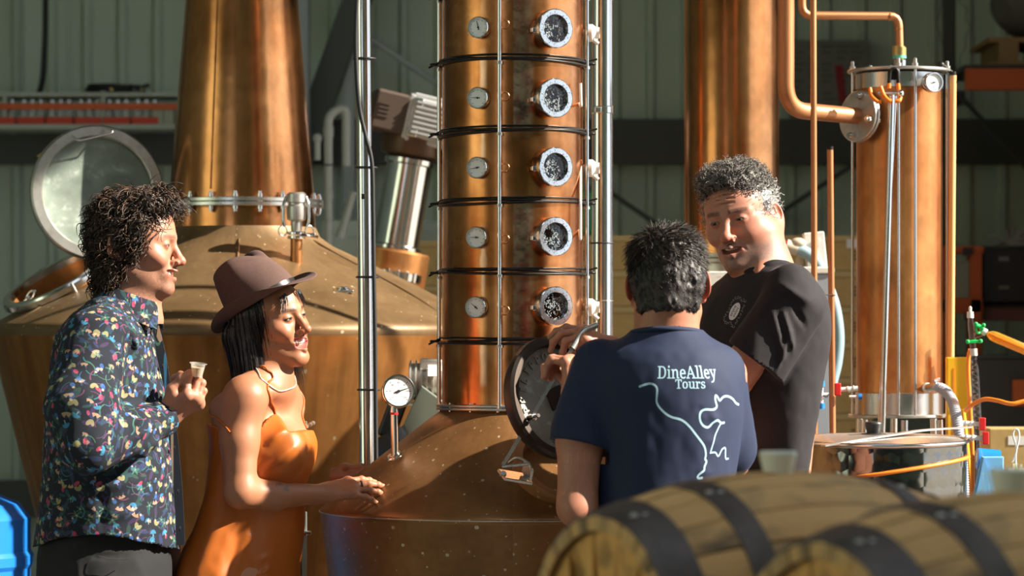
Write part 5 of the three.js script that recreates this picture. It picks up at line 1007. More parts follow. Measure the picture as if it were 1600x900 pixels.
{ // lab corner on a side bench: glass column, yellow condenser, hoses, towels, flasks
  const D = 8.3, P = (x, y, d = D) => at(x, y, d), bt = P(0, 786).y;
  const bench = thing('side_bench', 'dark work bench carrying glassware and blue towels at the right edge', 'bench', [P(1640, 0).x, 0, -8.35]); mesh('bench_top', [box(.46, .03, .5, [0, bt - .015, 0], null, .004)], darkSteelPaint, bench); for (const sx of [-1, 1]) for (const sz of [-1, 1]) mesh('leg', [box(.04, bt - .03, .04, [sx * .2, (bt - .03) / 2, sz * .22])], darkSteelPaint, bench);
  const g = thing('glass_still_head', 'upright laboratory glass column with green clips and white stopper', 'glassware', P(1518, 640)), o = g.position.clone(), l = (x, y, d) => P(x, y, d).sub(o);
  const up = [l(1516, 490), l(1517, 520), l(1521, 548), l(1527, 640), l(1532, 700), l(1533, 784)];
  const prof = (a, b, list, mat, name) => { const d = b.clone().sub(a), L = d.length(); return mesh(name, [lathe(list.map(([r, t]) => [r, t * L]), 28, a, toward(d), 50)], mat, g); };
  prof(l(1521, 552), l(1516, 494), [[.008, 0], [.008, .3], [.010, .36], [.008, .44], [.0085, .8], [.006, 1]], glassClear, 'glass_head');
  prof(l(1529, 690), l(1521, 552), [[.006, 0], [.010, .08], [.0115, .2], [.0115, .8], [.0095, .88], [.008, 1]], glassClear, 'glass_column');
  prof(l(1532, 786), l(1529, 690), [[.006, 0], [.006, .3], [.011, .38], [.011, .8], [.006, .9], [.006, 1]], glassClear, 'glass_receiver');
  mesh('packing_coil', [tube([...Array(70)].map((_, i) => { const t = i / 69, p = l(1521, 560).lerp(l(1528, 672), t); return p.add(V(Math.cos(i * 1.1) * .006, 0, Math.sin(i * 1.1) * .006)); }), .0018, 200, false, 6)], glassClear, g);
  mesh('stopper', [rod(l(1516, 497), l(1516, 487), .0095, .0085), rod(l(1516, 487), l(1516, 483), .004), ball(.0045, l(1516, 482), [1, 1.4, 1])], whitePlastic, g); mesh('ground_joint', [rod(l(1521, 545), l(1522, 556), .0105, .0095)], whitePlastic, g); mesh('ground_joint', [rod(l(1534, 516), l(1541, 520), .0095)], whitePlastic, g);
  mesh('joint_clip', [ring(.0115, .0028, l(1521, 533.5), [Math.PI / 2 - .15, 0, 0], 28, 8), box(.034, .008, .006, l(1521, 534, 8.28), [0, 0, .05], .002), ball(.006, l(1512, 534, 8.28)), ball(.006, l(1532, 533, 8.28))], greenPlastic, g, 'green joint clip'); mesh('joint_clip', [T(new THREE.TorusGeometry(.011, .003, 8, 28), l(1529, 514, 8.29), [0, .8, 0]), rod(l(1524, 508, 8.28), l(1537, 514, 8.28), .004), ball(.0055, l(1525, 506, 8.28)), ball(.0055, l(1537, 508, 8.28))], greenPlastic, g, 'green joint clip');
  prof(l(1522, 526), l(1538, 519), [[.007, 0], [.008, 1]], glassClear, 'side_arm');
  const c = thing('condenser', 'sloping yellow-tinted glass condenser joined to the laboratory column', 'glassware', P(1542, 521)), oc = c.position.clone(), a = V(0, 0, 0), b = P(1640, 562).sub(oc), dl = b.clone().sub(a), L = dl.length();
  mesh('jacket', [lathe([[.005, 0], [.0125, .012], [.0145, .024], [.0145, L - .02], [.006, L]], 32, a, toward(dl), 50)], phys({ color: rgb(.95, .62, .08), transmission: .75, roughness: .08, thickness: 0 }), c); mesh('inner_tube', [rod(a.clone().addScaledVector(dl, .02), a.clone().addScaledVector(dl, .97), .006)], phys({ color: rgb(.9, .5, .05), transmission: .6, roughness: .2, thickness: 0 }), c);
  mesh('clamp_arm', [rod(dl.clone().multiplyScalar(.8), dl.clone().multiplyScalar(.8).add(V(.02, .0, -.16)), .006), rod(dl.clone().multiplyScalar(.8).add(V(.02, .2, -.16)), V(dl.x * .8 + .02, bt - oc.y, -.16), .008)], darkSteelPaint, c);
  const yp = thing('yellow_plank', 'tall bright yellow plank leaning beside the pale copper rod', 'plank', [P(1496, 0, 8.5).x, 0, -8.5]), ty = P(0, 558, 8.5).y; mesh('plank_body', [box(.062, ty, .03, [0, ty / 2, 0], [0, 0, -.0], .004)], yellowPaint, yp); mesh('groove', [box(.004, ty - .06, .004, [-.012, ty / 2, .014])], orangeRubber, yp);
  const oh = thing('orange_hose', 'thin orange hose rising along the glass column and across to the right', 'hose', P(1513, 640)), oo = oh.position.clone(); mesh('hose_wall', [tube([P(1640, 618, 8.2), P(1600, 627, 8.2), P(1580, 631, 8.2), P(1558, 626, 8.22), P(1538, 624, 8.25), P(1520, 632, 8.27), P(1508, 642, 8.3)].map(v => v.sub(oo)), .0058, 80, false, 12), tube([P(1516, 546, 8.36), P(1513, 560, 8.37), P(1513, 590, 8.37), P(1516, 640, 8.37), P(1519, 700, 8.37), P(1520, 786, 8.37)].map(v => v.sub(oo)), .0058, 80, false, 12)], orangeHose, oh);
  const y2 = thing('yellow_tube', 'slanting yellow tube beside the tank rim', 'tube', [P(1512, 0, 8.4).x, bt, -8.42]); mesh('tube_wall', [rod(V(.012, 0, .02), P(1504, 640, 8.4).sub(y2.position), .0075)], yellowPaint, y2);
  // towels and flasks
  const blueT = std({ map: texture(128, 128, (u, v) => { const q = Math.sin(u * 2 * Math.PI * 16) * Math.sin(v * 2 * Math.PI * 16); return lerp3([.12, .36, .66], [.20, .48, .78], .5 + .5 * q); }, .06), roughness: .9 });
  const tw = thing('paper_towel', 'light blue embossed paper towel standing folded on the bench', 'towel', [P(1543, 0, 8.2).x, bt, -8.2]), th = P(0, 715, 8.2).y - bt; { const s = new THREE.Shape(); s.moveTo(-.042, 0); s.lineTo(.036, 0); s.lineTo(.036, th); s.lineTo(-.014, th); s.closePath(); mesh('sheet', [prep(new THREE.ExtrudeGeometry(s, { depth: .02, bevelEnabled: true, bevelSize: .003, bevelThickness: .003, bevelSegments: 2 }))], blueT, tw); const f = new THREE.Shape(); f.moveTo(-.014, th); f.lineTo(-.04, .0); f.lineTo(.012, th * .45); f.closePath(); mesh('folded_corner', [T(prep(new THREE.ExtrudeGeometry(f, { depth: .004, bevelEnabled: false })), [0, 0, .025])], blueT, tw); }
  const rl = thing('towel_roll', 'darker blue paper roll lying behind the light blue towel', 'towel', [P(1544, 0, 8.34).x, bt, -8.34]); { const ry = P(0, 718, 8.34).y - bt; mesh('roll', [T(new THREE.CylinderGeometry(.028, .028, .06, 40), [0, ry, 0], [0, 0, Math.PI / 2 - .1])], bluePlastic, rl); mesh('roll_core', [T(new THREE.CylinderGeometry(.012, .012, .064, 24), [0, ry, 0], [0, 0, Math.PI / 2 - .1])], whitePlastic, rl); mesh('roll_stand', [box(.05, ry - .026, .04, [0, (ry - .026) / 2, 0])], darkSteelPaint, rl); }
  const fk = thing('conical_flask', 'clear conical glass flask in front of the light blue towel', 'flask', [P(1541, 0, 8.08).x, bt, -8.08]), fh = P(0, 738, 8.08).y - bt; mesh('glass', [lathe([[0, 0], [.036, 0], [.038, .004], [.03, .018], [.012, fh * .55], [.010, fh * .65], [.010, fh - .003], [.0125, fh]], 40, null, null, 50)], glassClear, fk);
  const rf = thing('round_flask', 'round pale glass flask at the right edge by the barrel bung', 'flask', [P(1590, 0, 8.1).x, bt, -8.1]); mesh('glass', [T(new THREE.SphereGeometry(.044, 40, 28), [0, .043, 0]), lathe([[.012, .083], [.012, .11], [.014, .112]], 30, null, null, 50)], phys({ color: rgb(.86, .86, .7), transmission: .8, roughness: .06, thickness: 0, ior: 1.45 }), rf);
  const wl = thing('wire_loop', 'white bent wire loop standing behind the round flask', 'wire', [P(1587, 0, 8.2).x, bt, -8.2]); const wo = wl.position.clone(); mesh('wire', [tube([P(1588, 786, 8.2), P(1588, 740, 8.2), P(1587, 710, 8.2), P(1592, 685, 8.2), P(1591, 673, 8.2), P(1586, 671, 8.2), P(1583, 680, 8.2), P(1588, 700, 8.2), P(1584, 718, 8.2), P(1581, 722, 8.2)].map(v => v.sub(wo)), .0026, 90, false, 8)], whitePlastic, wl);
  const bx = thing('cardboard_box', 'brown cardboard box with white labels behind the blue towel', 'box', [P(1580, 0, 9.2).x, 0, -9.2]); const by = at(0, 668, 9.2).y; mesh('carton_body', [box(.16, .28, .2, [0, by - .14, 0], null, .004)], card(611), bx); for (const dy of [.035, .13]) mesh('paper_label', [box(.05, .026, .001, [0, by - dy, .101])], whitePlastic, bx); mesh('green_label', [box(.012, .022, .001, [.034, by - .032, .1012])], greenPlastic, bx); mesh('stand', [box(.16, by - .282, .18, [0, (by - .282) / 2, 0])], darkSteelPaint, bx);
}
{ // pallet racking with dark goods behind, poster and wires
  const D = 12.6, P = (x, y, d = D) => at(x, y, d), rackOrange = std({ color: rgb(.50, .10, .02), roughness: .55 });
  const rk = thing('pallet_rack', 'orange pallet rack in the dark corner at the far right', 'rack', [P(1600, 0).x, 0, -12.6]), ox = rk.position.x;
  const y1 = P(0, 134).y, y2 = P(0, 492).y;
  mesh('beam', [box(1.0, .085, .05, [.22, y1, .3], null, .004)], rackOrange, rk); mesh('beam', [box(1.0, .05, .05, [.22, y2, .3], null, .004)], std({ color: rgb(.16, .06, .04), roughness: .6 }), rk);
  for (const z of [-.3, .3]) mesh('upright', [box(.06, 5.5, .06, [.68, 2.75, z], null, .004)], rackOrange, rk);
  mesh('upright', [box(.05, 5.5, .05, [-.26, 2.75, -.3], null, .004)], darkSteelPaint, rk);
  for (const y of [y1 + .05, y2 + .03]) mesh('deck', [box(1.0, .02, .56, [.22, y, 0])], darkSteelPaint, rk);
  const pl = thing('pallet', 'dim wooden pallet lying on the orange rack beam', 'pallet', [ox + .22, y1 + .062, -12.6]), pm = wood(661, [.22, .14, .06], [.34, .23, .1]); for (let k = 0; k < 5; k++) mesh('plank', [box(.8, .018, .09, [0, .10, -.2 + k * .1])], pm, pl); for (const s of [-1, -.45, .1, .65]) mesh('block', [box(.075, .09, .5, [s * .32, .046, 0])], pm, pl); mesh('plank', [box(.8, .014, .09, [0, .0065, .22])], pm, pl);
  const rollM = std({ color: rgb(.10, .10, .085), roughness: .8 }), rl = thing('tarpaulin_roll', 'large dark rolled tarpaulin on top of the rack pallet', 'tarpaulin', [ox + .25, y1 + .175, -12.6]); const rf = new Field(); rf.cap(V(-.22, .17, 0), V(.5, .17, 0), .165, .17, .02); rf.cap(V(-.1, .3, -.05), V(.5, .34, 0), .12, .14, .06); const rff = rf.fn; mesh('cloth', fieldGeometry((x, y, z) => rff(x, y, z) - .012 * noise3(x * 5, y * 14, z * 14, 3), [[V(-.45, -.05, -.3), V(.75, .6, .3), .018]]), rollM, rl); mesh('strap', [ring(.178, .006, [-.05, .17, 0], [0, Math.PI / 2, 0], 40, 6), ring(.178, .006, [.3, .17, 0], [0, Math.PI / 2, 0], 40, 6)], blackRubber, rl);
  const cr = thing('black_crate', 'black plastic crate with pale scuffed label on the rack shelf', 'crate', [P(1572, 0, 12.4).x, y2 + .042, -12.42]); const ch = P(0, 386, 12.4).y - y2 - .042; mesh('crate_body', [box(.23, ch, .3, [0, ch / 2, 0], null, .01)], blackPlastic, cr); mesh('crate_rim', [box(.245, .02, .31, [0, ch - .01, 0], null, .005)], blackPlastic, cr); for (const [h, y] of [[.018, ch - .05], [.012, ch * .28]]) mesh('paper_label', [box(.04, h, .001, [-.03, y, .152])], std({ color: rgb(.22, .22, .2), roughness: .8 }), cr);
  const an = thing('branch_bundle', 'pale dried branches lying on the black crate', 'branch', [P(1575, 0, 12.4).x, y2 + .042 + ch, -12.42]), pale = std({ color: rgb(.34, .36, .31), roughness: .8 }); const BR = [[[-.075, .05], [-.03, .03], [.01, .01], [.08, .012]], [[-.05, .012], [.0, .02], [.06, .03]], [[.0, .012], [.02, .06], [.018, .085]], [[.03, .012], [.05, .05], [.06, .07]], [[-.01, .02], [.0, .05], [-.005, .07]], [[.05, .012], [.085, .06], [.1, .1]]]; for (const b of BR) mesh('branch', [tube(b.map(([x, y], i) => V(x, y, .02 * i)), .0085, 20, false, 8)], pale, an);
  const ob = thing('orange_machine', 'orange steel machine frame with grey-green panel left of the black crate', 'machine', [P(1500, 0, 12.2).x, 0, -12.2]); const ot = P(0, 386, 12.2).y; mesh('frame_side', [box(.05, ot, .1, [.055, ot / 2, 0], null, .005), box(.04, ot - .02, .1, [-.08, (ot - .02) / 2, 0], null, .005)], rackOrange, ob); mesh('frame_top', [box(.19, .03, .12, [-.01, ot - .012, 0], null, .006)], rackOrange, ob); mesh('frame_bottom', [box(.19, .06, .1, [-.012, P(0, 478, 12.2).y, 0], null, .006)], rackOrange, ob); mesh('panel', [box(.1, P(0, 408, 12.2).y - P(0, 466, 12.2).y, .04, [-.02, P(0, 437, 12.2).y, .02], null, .004)], std({ color: rgb(.26, .29, .22), roughness: .6 }), ob); mesh('control_box', [box(.04, .03, .02, [.02, ot - .02, .065], null, .003)], blackPlastic, ob);
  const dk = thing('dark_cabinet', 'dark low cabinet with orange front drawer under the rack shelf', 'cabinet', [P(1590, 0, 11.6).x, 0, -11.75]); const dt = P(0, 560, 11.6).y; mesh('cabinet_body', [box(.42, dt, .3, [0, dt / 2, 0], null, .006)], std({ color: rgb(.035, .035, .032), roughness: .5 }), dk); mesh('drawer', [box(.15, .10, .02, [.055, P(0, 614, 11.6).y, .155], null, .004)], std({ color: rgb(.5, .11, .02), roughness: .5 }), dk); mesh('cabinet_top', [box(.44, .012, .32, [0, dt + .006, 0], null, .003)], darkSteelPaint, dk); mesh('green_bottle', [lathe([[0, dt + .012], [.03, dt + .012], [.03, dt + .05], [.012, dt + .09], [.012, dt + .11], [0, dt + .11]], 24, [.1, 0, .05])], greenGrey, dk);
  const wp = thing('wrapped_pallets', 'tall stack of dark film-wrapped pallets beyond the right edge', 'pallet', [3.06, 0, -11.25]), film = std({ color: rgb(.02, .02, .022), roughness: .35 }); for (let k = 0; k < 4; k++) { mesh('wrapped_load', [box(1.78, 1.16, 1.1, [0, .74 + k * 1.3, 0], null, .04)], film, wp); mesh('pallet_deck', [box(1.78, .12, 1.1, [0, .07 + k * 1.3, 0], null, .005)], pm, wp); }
  // faded safety sheet on the wall
  const sp = P(1296, 128, 13.95), po = thing('notice_sheet', 'large faded notice sheet with a red strip on the dark wall', 'notice', sp); mesh('sheet', [box(.36, .37, .004, [0, 0, 0])], std({ map: canvasTex(256, 256, (c) => { c.fillStyle = '#77776c'; c.fillRect(0, 0, 256, 256); c.fillStyle = '#55564e'; for (let k = 0; k < 13; k++) for (let j = 0; j < 5; j++) if ((k * 7 + j * 3) % 5) c.fillRect(14 + j * 46, 16 + k * 18, 20 + (k * 13 + j * 7) % 22, 6); }, 1), roughness: .8 }), po); { const u = po.children[0].geometry.attributes.uv; } mesh('red_strip', [box(.035, .17, .004, [.05, -.01, .004], [0, 0, .12])], std({ color: rgb(.28, .02, .025), roughness: .7 }), po);
  solo('loose_wire', [tube([P(1494, -20, 12.9), P(1500, 4, 12.9), P(1510, 12, 12.9), P(1508, 28, 12.9), P(1516, 42, 12.9), P(1509, 56, 12.9), P(1508, 74, 12.9), P(1500, 90, 12.9), P(1498, 104, 12.9), P(1480, 104, 12.9)], .0035, 90, false, 6)], std({ color: rgb(.3, .3, .27), roughness: .6 }), 'thin crinkled pale wire hanging from above near the rack', 'wire');
  solo('loose_wire', [tube([P(1476, -20, 12.9), P(1468, 20, 12.9), P(1464, 36, 12.9), P(1470, 60, 12.9), P(1476, 90, 12.9), P(1477, 112, 12.9)], .003, 60, false, 6)], std({ color: rgb(.2, .2, .19), roughness: .6 }), 'fainter straight wire hanging just right of the slim still\'s dial', 'wire');
}
// ------------------------------------------------------------------ two small oak casks on a rack in the foreground
{
  const staveM = [0, 1, 2, 3].map(k => std({ map: texture(256, 256, (u, v) => { const g = fbm2(u, v, 3, 40, 4, 701 + k * 7), n = fbm2(u, v, 7, 5, 5, 731 + k * 5), m = fbm2(u, v, 4, 4, 4, 761 + k * 3); let c = lerp3([.52, .28, .095], [.76, .46, .185], clamp(g * .6 + .5 * n, 0, 1)); c = lerp3(c, [.055, .045, .035], clamp((m - .53) * 3.6, 0, .8)); return lerp3(c, [.16, .145, .10], clamp((n - .58) * 3, 0, .35)); }, .5, .3), roughness: .75 }));
  const headM = [0, 1].map(k => std({ map: texture(256, 256, (u, v) => { const g = fbm2(u, v, 30, 3, 4, 781 + k * 7), m = fbm2(u, v, 5, 5, 4, 791 + k); return lerp3(lerp3([.70, .33, .065], [.88, .48, .13], g), [.22, .10, .03], clamp((m - .56) * 3, 0, .7)); }, .3, .3), roughness: .6 }));
  const hoopM = std({ map: texture(128, 128, (u, v) => { const n = fbm2(u, v, 6, 6, 4, 799); return lerp3([.055, .045, .042], [.13, .105, .095], n); }, .2), metalness: .5, roughness: .55 });
  const bungM = std({ color: rgb(.78, .80, .70), roughness: .6 });
  const L = .62, rb = .228, rh = .172, Rad = t => rh + (rb - rh) * (1 - Math.pow(Math.abs(t) * 2, 2));    // t along the axis, -0.5 .. 0.5
  const cask = (x, y, z, yaw, label, spin) => {
    const t = thing('oak_cask', label, 'barrel', [x, y, z], 'oak casks in the foreground'); t.rotation.y = yaw;   // axis along local x
    const n = 24, seg = 14, sub = 3;
    for (let k = 0; k < n; k++) {
      const a0 = (k + spin) / n * 2 * Math.PI + .008, a1 = (k + 1 + spin) / n * 2 * Math.PI - .008, pos = [], uv = [], idx = [], th = .02, W = sub + 1;
      for (const e of [0, 1]) for (let i = 0; i <= seg; i++) for (let j = 0; j <= sub; j++) { const tt = i / seg - .5, a = mix(a0, a1, j / sub), bev = j === 0 || j === sub ? .0015 : 0, r = Rad(tt) - e * th - (e ? 0 : bev) + (k % 3) * .0006; pos.push(tt * L, Math.cos(a) * r, Math.sin(a) * r); uv.push(tt * L, (k * .37 % 1) + (a - a0) * rb); }
      const S0 = (seg + 1) * W; const q = (a, b, c, d) => idx.push(a, b, c, a, c, d);
      for (let i = 0; i < seg; i++) for (let j = 0; j < sub; j++) { const a = i * W + j; q(a, a + 1, a + W + 1, a + W); q(S0 + a, S0 + a + W, S0 + a + W + 1, S0 + a + 1); }
      for (let i = 0; i < seg; i++) { q(i * W, i * W + W, S0 + i * W + W, S0 + i * W); q(i * W + sub, S0 + i * W + sub, S0 + i * W + W + sub, i * W + W + sub); }
      for (let j = 0; j < sub; j++) { q(j, S0 + j, S0 + j + 1, j + 1); const b = seg * W + j; q(b, b + 1, S0 + b + 1, S0 + b); }
      const g = new THREE.BufferGeometry(); g.setAttribute('position', new THREE.Float32BufferAttribute(pos, 3)); g.setAttribute('uv', new THREE.Float32BufferAttribute(uv, 2)); g.setIndex(idx); let gg = g.toNonIndexed(); gg.computeVertexNormals();
      mesh('stave', gg, staveM[(k * 5 + 1) % 4], t);
    }
    for (const s of [-1, 1]) { // head boards, set in from the stave ends
      const R = rh - .02, nb = 5; for (let k = 0; k < nb; k++) { const z0 = -R + 2 * R * k / nb + .001, z1 = -R + 2 * R * (k + 1) / nb - .001, sh = new THREE.Shape(); for (let i = 0; i <= 8; i++) { const z = mix(z0, z1, i / 8); sh.lineTo(z, Math.sqrt(Math.max(0, R * R - z * z))); } for (let i = 8; i >= 0; i--) { const z = mix(z0, z1, i / 8); sh.lineTo(z, -Math.sqrt(Math.max(0, R * R - z * z))); } mesh('head_board', [T(prep(new THREE.ExtrudeGeometry(sh, { depth: .014, bevelEnabled: false })), [s * (L / 2 - .026), 0, 0], [0, s * Math.PI / 2, 0])], headM[k % 2], t); }
    }
    for (const [t0, t1] of [[-.497, -.405], [-.29, -.225], [.225, .29], [.405, .497]]) { const P = []; for (let i = 0; i <= 6; i++) { const tt = mix(t0, t1, i / 6); P.push([Rad(tt) + .0035, tt * L]); } P.push([Rad(t1) + .0005, t1 * L]); P.unshift([Rad(t0) + .0005, t0 * L]); const h = mesh('hoop', [lathe(P, 72, null, new THREE.Quaternion().setFromEuler(new THREE.Euler(0, 0, -Math.PI / 2)))], hoopM, t); const tr = (t0 + t1) / 2, r = Rad(tr) + .0045; for (const dz of [-.012, .014]) mesh('rivet', [T(new THREE.SphereGeometry(.006, 14, 8), [tr * L + dz * .6, r * .94, r * .30 + dz * .2], null, [1, .6, 1])], steelWorn, h); }
    mesh('bung', [lathe([[0, .029], [.0255, .029], [.0275, .026], [.0205, -.004], [.015, -.03], [0, -.03]].map(([r, y]) => [r, y + rb]).reverse(), 32)], bungM, t, 'white bung');
    return t;
  };
  const yaw = 32 * RAD;                 // the visible head turns towards the camera on the left
  const c1 = at(1216, 722, 4.5), c2 = at(1578, 762, 4.02), axisY = 1.270 - rb;
  cask(c1.x, axisY, c1.z, yaw, 'oak cask with white bung, farther left of the two in the foreground', .3);
  cask(c2.x, axisY - .005, c2.z, yaw, 'oak cask nearest the camera at the lower right corner', .62);
  const rk = thing('cask_rack', 'dark steel rack under the two oak casks', 'rack', [(c1.x + c2.x) / 2, 0, (c1.z + c2.z) / 2]); rk.rotation.y = yaw;
  const top = axisY - rb * .93; for (const sx of [-1, 1]) { mesh('cross_bar', [box(.04, .04, 1.25, [sx * .15, top - .02, 0], null, .004)], darkSteelPaint, rk); for (const sz of [-1, 1]) mesh('leg', [box(.04, top - .04, .04, [sx * .15, (top - .04) / 2, sz * .58], null, .004)], darkSteelPaint, rk); }
  for (const z of [-.42, -.14, .14, .42]) mesh('cradle', [box(.3, .03, .03, [0, top + .002, z], null, .004)], darkSteelPaint, rk);
}
// ------------------------------------------------------------------ people
const skinMat = phys({ vertexColors: true, roughness: .5, sheen: .15, sheenRoughness: .5, sheenColor: rgb(.9, .4, .3) });
const rows = (S, d, list) => list.map(([y, xl, xr, side, dz = 0]) => [EYE - (y - HORIZON) / S, ((xl + xr) / 2 - 800) / S, -d + dz, side, (xr - xl) / 2 / S]).sort((a, b) => a[0] - b[0]);
const axisUV = (a, b, r) => { const t = b.clone().sub(a), L = t.length(); t.divideScalar(L); const u = V(0, 0, 1).cross(t).normalize(), w = t.clone().cross(u); return (x, y, z) => { x -= a.x; y -= a.y; z -= a.z; const p = x * u.x + y * u.y + z * u.z, q = x * w.x + y * w.y + z * w.z, s = x * t.x + y * t.y + z * t.z; return [Math.atan2(p, q) * r, s < .03 ? s - Math.max(0, r - Math.hypot(p, q)) : s, 2 * Math.PI * r]; }; };
const roundUV = (cx, cz, r, a0, lift = 0) => (x, y, z) => { let a = Math.atan2(x - cx, z - cz) - a0; while (a > Math.PI) a -= 2 * Math.PI; while (a < -Math.PI) a += 2 * Math.PI; return [a * r, lift ? y - sstep(lift, lift + .05, y) * (Math.hypot(x - cx, z - cz) - .19) : y, 2 * Math.PI * r]; };
function nail(list, scale, mat, parent) { for (const [p, d, up] of list) { const q = basis(up, d); mesh('fingernail', [T(new THREE.SphereGeometry(1, 14, 10), p.clone().addScaledVector(up, .0052 * scale), q, [.0052 * scale, .0068 * scale, .0016 * scale])], mat, parent); } }
function faceParts(fr, head, parent, o) {
  const g = eyeGeometry();
  for (const s of [-1, 1]) { const e = mesh('eye', g.clone(), eyeMat, parent); const look = new THREE.Quaternion().setFromEuler(new THREE.Euler(...(o.gaze ?? [0, 0, 0]))); e.geometry.applyQuaternion(look); e.geometry.translate(s * .032 * (o.wide ?? 1), -.0005, .0752); e.geometry.applyMatrix4(fr.m); }
  if (o.teeth) { const t = []; const n = 10; for (let i = 0; i < n; i++) { const a = (i - (n - 1) / 2) / (n / 2), x = a * .0225; t.push(box(.0044, .0085, .003, [x, -.0672 + o.teeth.up + .0045 * a * a, .0875 - .013 * a * a], [0, a * .6, 0], .0012)); } if (o.teeth.low) for (let i = 0; i < 8; i++) { const a = (i - 3.5) / 4, x = a * .019; t.push(box(.0042, .006, .003, [x, o.teeth.low + .002 * a * a, .086 - .009 * a * a], [0, a * .6, 0], .001)); } mesh('teeth', t.map(g => g.applyMatrix4(fr.m)), teethMat, parent); }
}
const legs = (Fd, hipL, hipR, ankL, ankR, r) => { for (const [h, a] of [[hipL, ankL], [hipR, ankR]]) { const k = h.clone().lerp(a, .5).add(V(0, 0, .015)); Fd.cap(h, k, r, r * .7, .05); Fd.cap(k, a, r * .7, r * .5, .04); } };
function shoes(parent, feet, yaw, mat) { for (const f of feet) { const Fd = new Field(), d = V(Math.sin(yaw), 0, Math.cos(yaw)); const h = V(f.x, .045, f.z); Fd.cap(h.clone().addScaledVector(d, -.05), h.clone().addScaledVector(d, .13).add(V(0, -.008, 0)), .045, .036, .02); Fd.cap(h, h.clone().add(V(0, .06, 0)), .042, .045, .02); const g = Fd.fn; mesh('shoe', fieldGeometry((x, y, z) => Math.max(g(x, y, z), .002 - y), [[V(f.x - .25, -.02, f.z - .25), V(f.x + .25, .16, f.z + .25), .01]]), mat, parent); } }
const blackJeans = std({ color: rgb(.006, .006, .0075), roughness: .85 });
const shoeMat = std({ color: rgb(.03, .022, .018), roughness: .5 });
const clothBump = texture(256, 256, (u, v) => .5 + .25 * Math.sin(u * 2 * Math.PI * 64) + .25 * Math.sin(v * 2 * Math.PI * 64), .05, .05, false);

